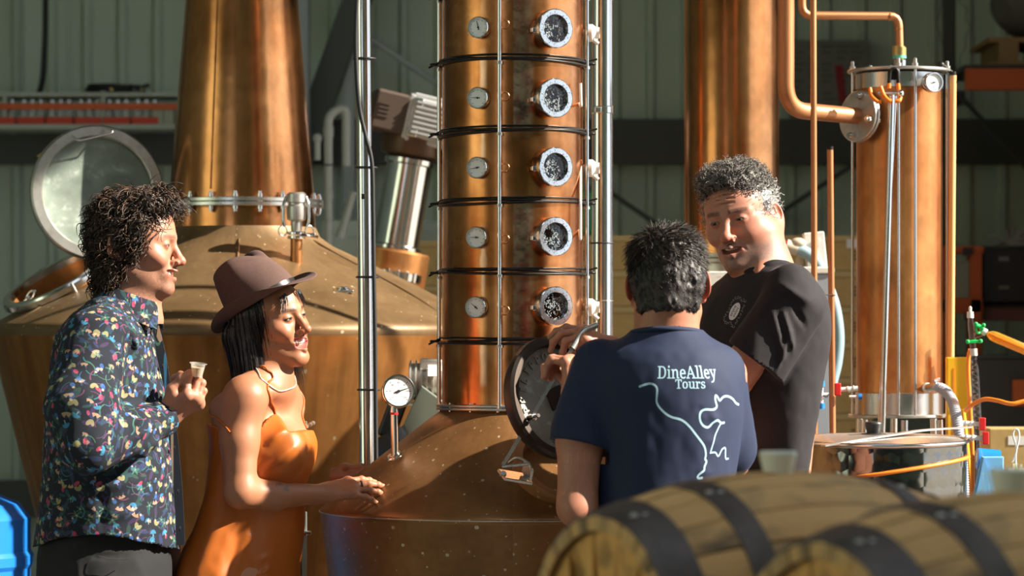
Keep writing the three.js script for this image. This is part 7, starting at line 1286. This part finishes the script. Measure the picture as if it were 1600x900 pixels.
  for (const pts of [[hit(full.fn, 432, 650), hit(full.fn, 428, 637), hit(full.fn, 422, 622), hit(full.fn, 418, 608), P(417, 594, 7.54), P(412, 600, 7.61)], [P(471, 674, 7.60), P(464, 645, 7.63), P(452, 615, 7.66)], [P(352, 672, 7.36), P(344, 652, 7.44), P(352, 620, 7.52)]]) mesh('strap', here(draped(pts, .0025)), satinStrap, me);
  mesh('necklace', here(draped([P(398, 586, 7.52), hit(full.fn, 408, 592), hit(full.fn, 418, 600), hit(full.fn, 429, 608), hit(full.fn, 438, 611), P(445, 606, 7.53), P(449, 594, 7.575), P(449, 584, 7.6)], .0021)), std({ color: rgb(.75, .7, .62), metalness: .6, roughness: .3 }), me);
  mesh('earring', here(ring(.007, .0012, fr.w(-.078, -.044, -.012), [0, .6, 0], 20, 6)), brass, me);
  shoes(me, [V(P(380, 0).x - me.position.x, 0, -7.64 + D), V(P(362, 0).x - me.position.x, 0, -7.5 + D)], 1, shoeMat);
}
// ---- 3: man from behind in the navy printed T-shirt
{
  const D = 6.9, S = F / D, P = (x, y, d = 7.0) => at(x, y, d - .1);
  const me = thing('person', 'dark-haired man seen from behind in a navy T-shirt with pale printed lettering', 'person', [P(1040, 0).x, 0, -D]);
  const inv = M4().makeTranslation(-me.position.x, -me.position.y, -me.position.z), here = g => g.applyMatrix4(inv);
  const fr = new Frame(P(1044, 446, 7.02), 176, -14, -2, .98);
  const ho = { skin: [.42, .17, .10], earZ: -.016, wide: 1.0, stubble: [.12, .08, .06] };
  const H = headField(ho), hw = fr.wrap(H.fn), hc = headColor(ho);
  const shL = P(925, 580, 7.02), elL = P(902, 792, 6.93), wrL = P(896, 618, 7.27), shR = P(1132, 585, 7.02), elR = P(1142, 720, 7.2), wrR = P(1020, 640, 7.34);
  const core = new Field();
  core.loft(rows(S, D, [[930, 945, 1130, .10], [830, 945, 1130, .1], [760, 945, 1132, .105], [700, 945, 1140, .11], [620, 935, 1145, .115], [570, 940, 1135, .10], [535, 975, 1110, .08]]).map(r => [r[0], r[1], r[2], r[4], r[3]]), Math.PI);
  core.cap(P(1040, 540), P(1042, 470), .062, .058, .03); core.cap(shL, P(906, 690, 6.96), .052, .049, .03); core.cap(P(906, 690, 6.96), elL, .049, .043, .02); core.ell(elL.clone().add(V(-.012, -.004, .02)), [.022, .026, .024], .02); core.cap(elL, wrL, .042, .029); core.cap(shR, elR, .05, .042); core.cap(elR, wrR, .04, .028);
  legs(core, P(985, 930), P(1085, 930), V(P(990, 0).x, .08, -6.9), V(P(1090, 0).x, .08, -6.88), .08);
  const full = new Field(); full.q.push(...core.q);
  full.cap(fr.w(0, -.05, -.035), P(1041, 530), .057, .066, .04);
  full.add(hw, fr.p, .17, .022);
  const Lh = hand(full, wrL, V(-.12, .90, -.2), V(-.85, -.1, -.35), false, { curl: [[70, 60, 30], [72, 62, 30], [72, 62, 30], [70, 60, 30]], spread: 2, thumb: [[.8, .3, .6], [.7, .1, .75], [.55, 0, .85]] });
  const Rh = hand(full, wrR, V(-.9, .3, -.2), V(0, -.2, -.9), true, { curl: [[40, 40, 20], [40, 40, 20], [40, 40, 20], [40, 40, 20]], thumb: [[.8, .4, .4], [.9, .2, .3], [1, 0, .2]] });
  const col = (x, y, z) => { const l = fr.local(x, y, z); if (l[0] ** 2 + l[1] ** 2 + l[2] ** 2 < .15 ** 2) { const c = hc(...l), e = Math.abs(l[0]) > .08 && l[2] < 0 ? 1 : 0; return e ? [c[0] * 1.05, c[1] * .62, c[2] * .6] : c; } const m = 1 + .07 * noise3(x * 60, y * 60, z * 60, 2) + .06 * noise3(x * 260, y * 260, z * 260, 6); return [.40 * m, .165 * m, .10 * m]; };
  const body = mesh('body', here(fieldGeometry(core.fn, [[V(.08, .02, -7.4), V(.55, P(0, 540).y, -6.65), .014]], { color: () => [.48, .2, .12] })), skinMat, me);
  const fine = fieldGeometry(full.fn, [[fr.p.clone().add(V(-.15, -.2, -.17)), fr.p.clone().add(V(.15, .15, .17)), .0024], [V(.09, P(0, 850).y, -7.3), V(.20, P(0, 660).y, -6.72), .004], [Lh.box.min, Lh.box.max, .0024], [Rh.box.min, Rh.box.max, .004]], { color: col, uv: (x, y, z) => [x + z, y] });
  body.geometry = mergeGeometries([prep(body.geometry), here(prep(fine))]);
  const fp = new THREE.Group(); faceParts(fr, H, fp, {}); for (const c of [...fp.children]) { here(c.geometry); me.add(c); }
  // short hair with a whorl, cut close at the nape
  const hair = new Field(); hair.ell(V(0, .035, -.016), [.0825, .091, .102], .02); hair.ell(V(0, .080, .0), [.072, .042, .08], .03); hair.cap(V(0, -.01, -.080), V(0, -.07, -.066), .044, .040, .03); for (const s of [-1, 1]) hair.cap(V(s * .055, .0, -.06), V(s * .046, -.06, -.052), .03, .024, .02);
  hair.ell(V(0, -.065, .09), [.11, .125, .088], .01, true); hair.ell(V(0, -.128, -.06), [.12, .05, .09], .012, true);
  for (const s of [-1, 1]) hair.ell(V(s * .092, -.02, .0), [.022, .05, .035], .006, true);
  const hf = hair.fn, tuft = (x, y, z) => { const d = hf(x, y, z); return Math.abs(d) > .03 ? d : d - .0035 * noise3(x * 110, y * 60, z * 110, 20); };
  const lo = V(-.12, -.12, -.15), hi = V(.12, .16, .12), hs = surfaceNets(tuft, lo, hi, .004), W = V(.035, .105, -.075);
  const hg = fieldGeometry(tuft, [[lo, hi, .004]], { color: () => [.016, .011, .009] });
  const st = strands(hs, 5200, 12, (p, m, R) => {
    const d = p.clone().sub(W); d.addScaledVector(m, -d.dot(m)); const r = d.length(); d.normalize(); const sw = m.clone().cross(d).multiplyScalar(.55);
    if (Math.abs(p.x) > .068 && p.z > -.05 && p.z < .0 && p.y < .024 && p.y > -.055) return null;
    const topK = sstep(-.02, .09, p.y), L = mix(.006, .026, topK) * (.7 + .6 * R()), dir = d.add(sw).add(V(R() - .5, R() - .5, R() - .5).multiplyScalar(.5)).addScaledVector(m, mix(.35, .75, topK)).normalize(), pts = [];
    for (let k = 0; k < 5; k++) { const t = k / 4; pts.push(p.clone().addScaledVector(m, -.001).addScaledVector(dir, L * t).add(V(0, -.006 * t * t * topK, 0))); }
    const g = R(); return { pts, r0: .0013, r1: .0003, color: g > .95 ? [.10, .09, .08] : lerp3([.011, .007, .0045], [.05, .031, .020], g * g) };
  });
  mesh('hair', here(mergeGeometries([prep(hg), st]).applyMatrix4(fr.m)), hairMat, me);
  // T-shirt
  const tor = new Field();
  tor.loft(rows(S, D, [[900, 928, 1134, .135], [840, 929, 1136, .135], [780, 929, 1142, .135], [740, 929, 1150, .135], [690, 926, 1158, .138], [640, 920, 1162, .14], [600, 916, 1160, .138], [570, 922, 1152, .128], [550, 938, 1140, .115], [535, 960, 1122, .10], [522, 978, 1106, .088], [510, 990, 1094, .08]]).map(r => [r[0], r[1], r[2], r[4], r[3]]), Math.PI);
  const slL = new Field(); slL.cap(P(938, 572, 7.01), P(904, 690, 6.96), .062, .068, .03); const slR = new Field(); slR.cap(P(1120, 582, 7.02), P(1136, 700, 7.13), .062, .066, .03);
  const tf = tor.fn, lf = slL.fn, rf = slR.fn, nkF = new Field(); nkF.cap(P(1041, 560, 7.0), P(1043, 440, 6.99), .073, .075); const nkf = nkF.fn;
  const hemD = V(-.22, -.96, .15).normalize(), hemC = P(899, 694, 6.96), inn = new Field(); inn.cap(P(925, 600, 7.0), P(900, 740, 6.94), .054, .054); const innf = inn.fn;
  const shirt = (x, y, z) => { let t = smax(tf(x, y, z), -nkf(x, y, z), .008); let l = lf(x, y, z); const h = (x - hemC.x) * hemD.x + (y - hemC.y) * hemD.y + (z - hemC.z) * hemD.z; l = smax(l, h, .003); return smin(smin(t, l, .03), rf(x, y, z), .03); }, hollow = g => (x, y, z) => { const d = g(x, y, z), h = (x - hemC.x) * hemD.x + (y - hemC.y) * hemD.y + (z - hemC.z) * hemD.z; return h > -.03 && h < .03 && x < P(950, 0).x ? Math.max(d, -innf(x, y, z), h) : d; };
  const Q = (x, y) => P(x, y, 6.85);
  const sf = hollow(folded(shirt, [[Q(1120, 600), Q(1166, 640), .010, .008], [Q(1105, 650), Q(1164, 668), .011, .010], [Q(1095, 640), Q(1160, 690), .008, -.009], [Q(1110, 690), Q(1158, 700), .011, .009], [Q(1105, 720), Q(1150, 705), .009, -.008], [Q(1100, 740), Q(1148, 745), .012, .009], [Q(1120, 640), Q(1140, 740), .014, .006], [Q(985, 548), Q(1090, 552), .010, .004], [Q(1000, 530), Q(1080, 534), .005, -.003], [Q(925, 560), Q(940, 640), .012, -.006], [Q(935, 600), Q(960, 700), .014, .006], [Q(890, 600), Q(885, 660), .012, .006], [Q(950, 720), Q(960, 800), .016, .006], [Q(1100, 590), Q(1140, 620), .012, .005]], .003));
  const cx = P(1041, 0).x, uvB = roundUV(cx, -6.9, .17, 0), navy = '#0d1526';
  const W0 = 1.2, H0 = .6, y0 = .95;
  const print = canvasTex(2048, 1024, (c, w, h) => {
    c.fillStyle = '#14213f'; c.fillRect(0, 0, w, h);
    const X = px => { const dx = P(px, 0).x - cx, a = Math.atan2(dx, .138 * Math.sqrt(Math.max(.05, 1 - (dx / .172) ** 2))); return w / 2 + a * .17 / W0 * w; }, Y = py => h - (P(0, py, 6.87).y - y0) / H0 * h;
    c.fillStyle = c.strokeStyle = '#a9cbd8'; c.textAlign = 'center'; c.textBaseline = 'alphabetic';
    const fit = (s, x0, x1, y, px) => { c.save(); c.font = `${px}px serif`; const m = c.measureText(s).width, W = X(x1) - X(x0); c.translate((X(x0) + X(x1)) / 2, Y(y)); c.scale(W / m, 1); c.fillText(s, 0, 0); c.lineWidth = 1.2; c.strokeText(s, 0, 0); c.restore(); };
    fit('DineAlley', 1022, 1118, 591, 62); fit('Tours', 1050, 1097, 607, 46);
    c.lineCap = c.lineJoin = 'round'; c.lineWidth = 9;
    const curve = pts => { c.beginPath(); c.moveTo(X(pts[0][0]), Y(pts[0][1])); for (let i = 1; i < pts.length - 1; i++) c.quadraticCurveTo(X(pts[i][0]), Y(pts[i][1]), X((pts[i][0] + pts[i + 1][0]) / 2), Y((pts[i][1] + pts[i + 1][1]) / 2)); const e = pts[pts.length - 1]; c.lineTo(X(e[0]), Y(e[1])); c.stroke(); };
    curve([[996, 604], [1005, 600], [1015, 599], [1023, 605], [1022, 618], [1021, 630], [1030, 642], [1043, 652], [1060, 655], [1072, 666], [1085, 684], [1096, 698], [1099, 712], [1097, 718], [1101, 721], [1096, 730], [1097, 735], [1090, 740], [1086, 745], [1088, 748], [1094, 747]]);
    curve([[1152, 633], [1147, 632], [1142, 624], [1133, 619], [1124, 620], [1119, 628], [1116, 620], [1112, 617], [1112, 627], [1115, 636], [1108, 641], [1094, 639], [1087, 645], [1087, 657], [1092, 666], [1101, 669], [1107, 660], [1115, 656], [1121, 662], [1127, 661]]);
    c.lineWidth = 7; curve([[1121, 662], [1114, 674], [1109, 692], [1106, 708]]); curve([[1106, 708], [1115, 706], [1119, 713], [1122, 714], [1126, 703], [1133, 699], [1134, 712], [1135, 719], [1140, 718]]);
  });
  print.repeat.set(1 / W0, 1 / H0); print.offset.set(.5, -y0 / H0); print.wrapS = print.wrapT = THREE.RepeatWrapping;
  const navyMat = phys({ map: print, roughness: .8, sheen: .25, sheenRoughness: .5, sheenColor: rgb(.3, .4, .7) });
  const plainNavy = phys({ color: rgb(.0070, .0152, .0497), roughness: .8, sheen: .25, sheenRoughness: .5, sheenColor: rgb(.3, .4, .7) });
  mesh('shirt', here(fieldGeometry(sf, [[V(.08, P(0, 900).y, -7.25), V(.56, P(0, 500).y, -6.68), .0055]], { uv: (x, y, z) => uvB(x, y, z) })), navyMat, me);
  mesh('neckband', here(merged([tube([...Array(25)].map((_, i) => { const a = i / 24 * 2 * Math.PI; return V(P(1041, 0).x + .076 * Math.sin(a), P(0, 517).y - .012 * (1 - Math.cos(a)) * .5 + .004 * Math.cos(a), -6.895 + .078 * Math.cos(a)); }).slice(0, 24), .0062, 80, true, 8)])), plainNavy, me);
  const pants = new Field(); pants.loft(rows(S, D, [[960, 930, 1134, .125], [860, 934, 1130, .12], [800, 938, 1126, .115]]).map(r => [r[0], r[1], r[2], r[4], r[3]]), Math.PI); for (const [x, z] of [[985, -6.9], [1085, -6.88]]) pants.cap(P(x, 960, -z), V(P(x + 5, 0).x, .08, z), .095, .065, .05);
  mesh('trousers', here(fieldGeometry(pants.fn, [[V(.1, .06, -7.3), V(.55, P(0, 790).y, -6.65), .012]])), blackJeans, me);
  shoes(me, [V(P(990, 0).x - me.position.x, 0, -6.9 + D), V(P(1090, 0).x - me.position.x, 0, -6.88 + D)], Math.PI, shoeMat);
}
// ---- 4: grey-haired man in a black T-shirt
{
  const D = 7.3, S = F / D, P = (x, y, d = D) => at(x, y, d);
  const me = thing('person', 'grey-haired stubbled man in a faded black T-shirt looking down at the lid', 'person', [P(1200, 0).x, 0, -D]);
  const inv = M4().makeTranslation(-me.position.x, -me.position.y, -me.position.z), here = g => g.applyMatrix4(inv);
  const fr = new Frame(P(1157, 342, 7.33), -26, -5, 9, .99);
  const ho = { skin: [.43, .18, .115], age: 1, lash: .5, browW: 1.35, smile: .5, open: .32, lid: .0026, wide: .98, chin: .004, stubble: [.15, .135, .125], brow: [.016, .012, .010], lip: [.40, .15, .12], earZ: -.016 };
  const H = headField(ho), hw = fr.wrap(H.fn), hc = headColor(ho);
  const sh = P(1234, 476, 7.12), el = P(1118, 632, 7.2), wr = P(958, 545, 7.32), shF = P(1120, 490, 7.52), elF = P(1060, 620, 7.6), wrF = P(1010, 700, 7.45);
  const YW = -52 * RAD;
  const core = new Field();
  core.loft(rows(S, D, [[930, 1110, 1240, .17], [800, 1100, 1245, .165], [700, 1098, 1255, .17], [600, 1096, 1268, .175], [520, 1100, 1275, .175], [470, 1120, 1258, .15], [440, 1145, 1240, .09]]).map(r => [r[0], r[1], r[2], r[3] * 1.0, r[4] * .9]), YW);
  core.cap(P(1200, 450), P(1182, 370), .064, .058, .03); core.cap(P(1215, 462, 7.25), sh, .035, .05, .03); core.cap(sh, el, .052, .044); core.cap(el, wr, .042, .029); core.cap(shF, elF, .05, .042); core.cap(elF, wrF, .04, .028);
  legs(core, P(1200, 930, 7.25), P(1180, 930, 7.42), V(P(1200, 0).x, .08, -7.22), V(P(1180, 0).x, .08, -7.42), .08);
  const full = new Field(); full.q.push(...core.q);
  full.cap(fr.w(0, -.05, -.035), P(1198, 440), .056, .066, .04);
  full.cap(fr.w(.062, -.04, -.03), P(1188, 430, 7.22), .016, .014, .02); // neck tendon
  full.add(hw, fr.p, .17, .022);
  const Lh = hand(full, wr, V(-.86, .38, .12), V(-.2, -.85, -.3), false, { curl: [[18, 30, 22], [30, 42, 28], [46, 55, 30], [55, 60, 30]], spread: 4, thumb: [[.8, .35, .55], [.95, -.1, .35], [1, -.2, .25]] });
  const col = (x, y, z) => { const l = fr.local(x, y, z); if (l[0] ** 2 + l[1] ** 2 + l[2] ** 2 < .15 ** 2) return hc(...l); const m = 1 + .07 * noise3(x * 60, y * 60, z * 60, 2) + .06 * noise3(x * 260, y * 260, z * 260, 6); return [.42 * m, .175 * m, .108 * m]; };
  const body = mesh('body', here(fieldGeometry(core.fn, [[V(.25, .02, -7.75), V(.78, P(0, 448).y, -7.0), .014]], { color: () => [.48, .2, .12] })), skinMat, me);
  const fine = fieldGeometry(full.fn, [[fr.p.clone().add(V(-.16, -.20, -.17)), fr.p.clone().add(V(.17, .15, .2)), .0022], [V(.23, P(0, 690).y, -7.36), V(.62, P(0, 520).y, -7.05), .004], [Lh.box.min, Lh.box.max.clone().setX(.235), .0024]], { color: col, uv: (x, y, z) => [x + z, y] });
  body.geometry = mergeGeometries([prep(body.geometry), here(prep(fine))]);
  const fp = new THREE.Group(); faceParts(fr, H, fp, { wide: .98, gaze: [.25, -.15, 0], teeth: { up: .0015 } }); for (const c of [...fp.children]) { here(c.geometry); me.add(c); }
  mesh('earring', here(ring(.006, .0013, fr.w(.079, -.044, -.008), [0, .3, 0], 20, 6)), steelBright, me);
  // hair: short silver sides, tight grey curls on top
  const hair = new Field(); hair.ell(V(0, .034, -.015), [.0815, .0905, .1005], .02); hair.ell(V(0, .10, .012), [.066, .030, .07], .025); hair.ell(V(.0, .095, .05), [.06, .026, .035], .02); for (const s of [-1, 1]) hair.cap(V(s * .064, .03, .008), V(s * .068, -.008, .008), .012, .007, .02);
  hair.cap(V(0, -.01, -.085), V(0, -.05, -.07), .04, .03, .03);
  hair.ell(V(0, -.06, .095), [.105, .146, .085], .01, true); hair.ell(V(0, -.11, -.06), [.12, .05, .09], .012, true); for (const s of [-1, 1]) hair.ell(V(s * .092, -.02, -.012), [.022, .048, .03], .006, true);
  const hf = hair.fn, lo = V(-.12, -.12, -.15), hi = V(.12, .17, .14), bump = (x, y, z) => { const d = hf(x, y, z); return Math.abs(d) > .03 ? d : d - sstep(.04, .09, y) * (.006 * noise3(x * 70, y * 70, z * 70, 20) + .003 * noise3(x * 140, y * 140, z * 140, 21)); };
  const hs = surfaceNets(bump, lo, hi, .004), topHair = g => lerp3([.05, .04, .034], [.30, .275, .25], g), templeHair = g => lerp3([.20, .19, .185], [.55, .54, .52], g),   // he is darker salt-and-pepper on top and has gone silver at the temples
    silver = (y, g) => y < .058 + .02 * (g - .5) ? templeHair(g) : topHair(g);
  const hg = fieldGeometry(bump, [[lo, hi, .004]], { color: (x, y, z) => silver(y, .35 + .3 * noise3(x * 140, y * 140, z * 140, 4)) });
  const st = strands(hs, 3600, 15, (p, m, R) => {
    const topK = sstep(.035, .085, p.y), pts = [], g = R();
    if (Math.abs(p.x) > .068 && p.z > -.05 && p.z < .0 && p.y < .026 && p.y > -.055) return null;
    if (R() > .35 + .65 * topK && topK < .5) { const d = m.clone().multiplyScalar(.5).add(V(0, -.6, -.4)).normalize(), L = .006 + .006 * R(); for (let k = 0; k < 4; k++) pts.push(p.clone().addScaledVector(d, L * k / 3)); return { pts, r0: .0009, r1: .0003, color: silver(p.y, g) }; }
    const L = .010 + .013 * R(), dir = m.clone().multiplyScalar(.8).add(V(R() - .5, R() - .3, R() - .4)).normalize(), e1 = V(R() - .5, R() - .5, R() - .5).cross(dir).normalize(), e2 = dir.clone().cross(e1), c = .002 + .004 * R(), w = 4 + 6 * R(), ph = R() * 6.3;
    for (let k = 0; k < 8; k++) { const t = k / 7; pts.push(p.clone().addScaledVector(dir, L * t).addScaledVector(e1, c * (Math.cos(ph + w * t) - Math.cos(ph))).addScaledVector(e2, c * (Math.sin(ph + w * t) - Math.sin(ph)))); }
    return { pts, r0: .0012, r1: .0005, color: silver(p.y, g) };
  });
  mesh('hair', here(mergeGeometries([prep(hg), st]).applyMatrix4(fr.m)), hairMat, me);
  // T-shirt
  const tor = new Field();
  tor.loft(rows(S, D, [[900, 1092, 1236, .18], [820, 1090, 1238, .18], [740, 1090, 1243, .185], [690, 1088, 1252, .19], [640, 1086, 1263, .195], [590, 1084, 1274, .198], [540, 1084, 1284, .20], [500, 1090, 1285, .198], [470, 1104, 1278, .185], [450, 1120, 1268, .16], [432, 1140, 1252, .12], [418, 1155, 1240, .09]]).map(r => [r[0], r[1], r[2], r[3], r[4] * .86]), YW);
  tor.cap(P(1235, 450, 7.15), P(1140, 470, 7.48), .055, .055, .05);
  const sl = new Field(); sl.cap(P(1240, 478, 7.13), P(1178, 568, 7.12), .074, .078, .03); const tf = tor.fn, lf = sl.fn, nkF = new Field(); nkF.cap(P(1204, 470), P(1188, 380), .064, .069); const nkf = nkF.fn;
  const hemC = P(1180, 566, 7.12), hemD = V(-.6, -.8, 0).normalize(), inn = new Field(); inn.cap(sh, P(1140, 610, 7.14), .058, .058); const innf = inn.fn;
  const shirt = (x, y, z) => { let t = smax(tf(x, y, z), -nkf(x, y, z), .008); let l = lf(x, y, z); const h = (x - hemC.x) * hemD.x + (y - hemC.y) * hemD.y + (z - hemC.z) * hemD.z; l = smax(l, h, .003); return smin(t, l, .014); }, hollow = g => (x, y, z) => { const d = g(x, y, z), h = (x - hemC.x) * hemD.x + (y - hemC.y) * hemD.y + (z - hemC.z) * hemD.z; return h > -.03 && h < .03 && tf(x, y, z) > .004 ? Math.max(d, -innf(x, y, z), h) : d; };
  const Q = (x, y) => P(x, y, 7.05);
  const sf = hollow(folded(shirt, [[Q(1243, 485), Q(1266, 520), .006, -.010], [Q(1225, 490), Q(1245, 560), .007, .008], [Q(1208, 490), Q(1225, 560), .008, .007], [Q(1235, 520), Q(1215, 580), .006, .006], [Q(1270, 510), Q(1240, 560), .007, -.008], [Q(1205, 432), Q(1260, 470), .012, .006], [Q(1185, 440), Q(1160, 500), .010, .006], [Q(1200, 455), Q(1150, 520), .010, -.005], [Q(1250, 560), Q(1215, 650), .012, .008], [Q(1265, 570), Q(1225, 700), .010, .007], [Q(1235, 580), Q(1190, 660), .012, -.007], [Q(1220, 650), Q(1180, 730), .013, .007], [Q(1190, 700), Q(1150, 730), .010, .008], [Q(1200, 720), Q(1240, 690), .010, .006]], .0035));
  const tee = phys({ map: texture(256, 256, (u, v) => { const n = fbm2(u, v, 10, 10, 4, 951), m = fbm2(u, v, 70, 70, 2, 955); return lerp3([.009, .0065, .008], [.018, .013, .0155], clamp(n * .8 + m * .5 - .3, 0, 1)); }, .35), roughness: .85, sheen: .15, sheenRoughness: .5, sheenColor: rgb(.6, .48, .55) });
  const cx = P(1185, 0).x, uvB = roundUV(cx, -D, .17, -50 * RAD);
  mesh('shirt', here(fieldGeometry(sf, [[V(.38, P(0, 880).y, -7.68), V(.76, P(0, 400).y, -6.98), .0055]], { uv: (x, y, z) => uvB(x, y, z) })), tee, me);
  mesh('neckband', here(tube([...Array(32)].map((_, i) => { const a = i / 32 * 2 * Math.PI, c = P(1197, 428), q = V(c.x + .074 * Math.sin(a), c.y + .030 * Math.sin(a) - .012 * Math.cos(a), -7.3 + .074 * Math.cos(a)); for (let k = 0; k < 90 && sf(q.x, q.y, q.z) > .001; k++) q.y -= .001; for (let k = 0; k < 60 && sf(q.x, q.y, q.z) < -.001; k++) q.y += .001; return q; }), .0058, 120, true, 8)), tee, me);
  // chest emblem: pale oval with ornaments above and below, printed on its own thin patch that follows the shirt
  const ec = P(1149, 487, 7.2), badge = canvasTex(256, 512, (c) => { c.clearRect(0, 0, 256, 512); c.fillStyle = '#cfc9cc'; c.strokeStyle = '#9c949a'; c.save(); c.translate(128, 256); c.beginPath(); c.ellipse(0, 0, 62, 116, 0, 0, 7); c.fill(); c.fillStyle = '#1a1517'; c.rotate(-Math.PI / 2); for (let k = 0; k < 7; k++) { c.fillRect(-66 + k * 20, -34 + (k % 2) * 4, 9, 30 - (k % 3) * 6); c.fillRect(-60 + k * 18, 12, 8, 26 - (k % 2) * 7); } c.restore(); c.lineWidth = 5; for (const s of [-1, 1]) for (let k = 0; k < 6; k++) { c.beginPath(); c.arc(128 + (k - 2.5) * 30, 256 + s * (150 + 24 * Math.abs(Math.sin(k * 2.1))), 14, k, k + 4.4); c.stroke(); } for (const s of [-1, 1]) for (let k = 0; k < 7; k++) { c.beginPath(); c.arc(128 + s * 92, 256 + (k - 3) * 40, 12, k * 1.3, k * 1.3 + 4); c.stroke(); } });
  { // project the patch on the shirt along its normal
    const g = prep(new THREE.PlaneGeometry(.052, .096, 14, 24)), q = basis(V(-.42, .12, .9), V(.42, .9, .08)), A = g.attributes.position, Nn = g.attributes.normal, n = V(-.42, .12, .9).normalize();
    for (let i = 0; i < A.count; i++) { const p = V(A.getX(i), A.getY(i), A.getZ(i)).applyQuaternion(q).add(ec).addScaledVector(n, .12); for (let k = 0; k < 60; k++) { const d = sf(p.x, p.y, p.z); if (d < .0012) break; p.addScaledVector(n, -Math.max(.0006, (d - .001) * .6)); } A.setXYZ(i, p.x, p.y, p.z); }
    g.computeVertexNormals(); mesh('chest_emblem', here(g), std({ map: badge, transparent: true, roughness: .8 }), me);
  }
  const pants = new Field(); pants.loft(rows(S, D, [[970, 1100, 1240, .18], [880, 1104, 1232, .17], [800, 1108, 1228, .165]]).map(r => [r[0], r[1], r[2], r[3], r[4] * .9]), YW); for (const [x, z] of [[1195, -7.22], [1180, -7.42]]) pants.cap(P(x, 960, -z), V(P(x, 0).x, .08, z), .095, .065, .05);
  mesh('trousers', here(fieldGeometry(pants.fn, [[V(.35, .06, -7.7), V(.8, P(0, 790).y, -6.95), .012]])), blackJeans, me);
  shoes(me, [V(P(1195, 0).x - me.position.x, 0, -7.22 + D), V(P(1180, 0).x - me.position.x, 0, -7.42 + D)], -1, shoeMat);
}
scene.updateMatrixWorld(true);
renderer.render(scene, camera);
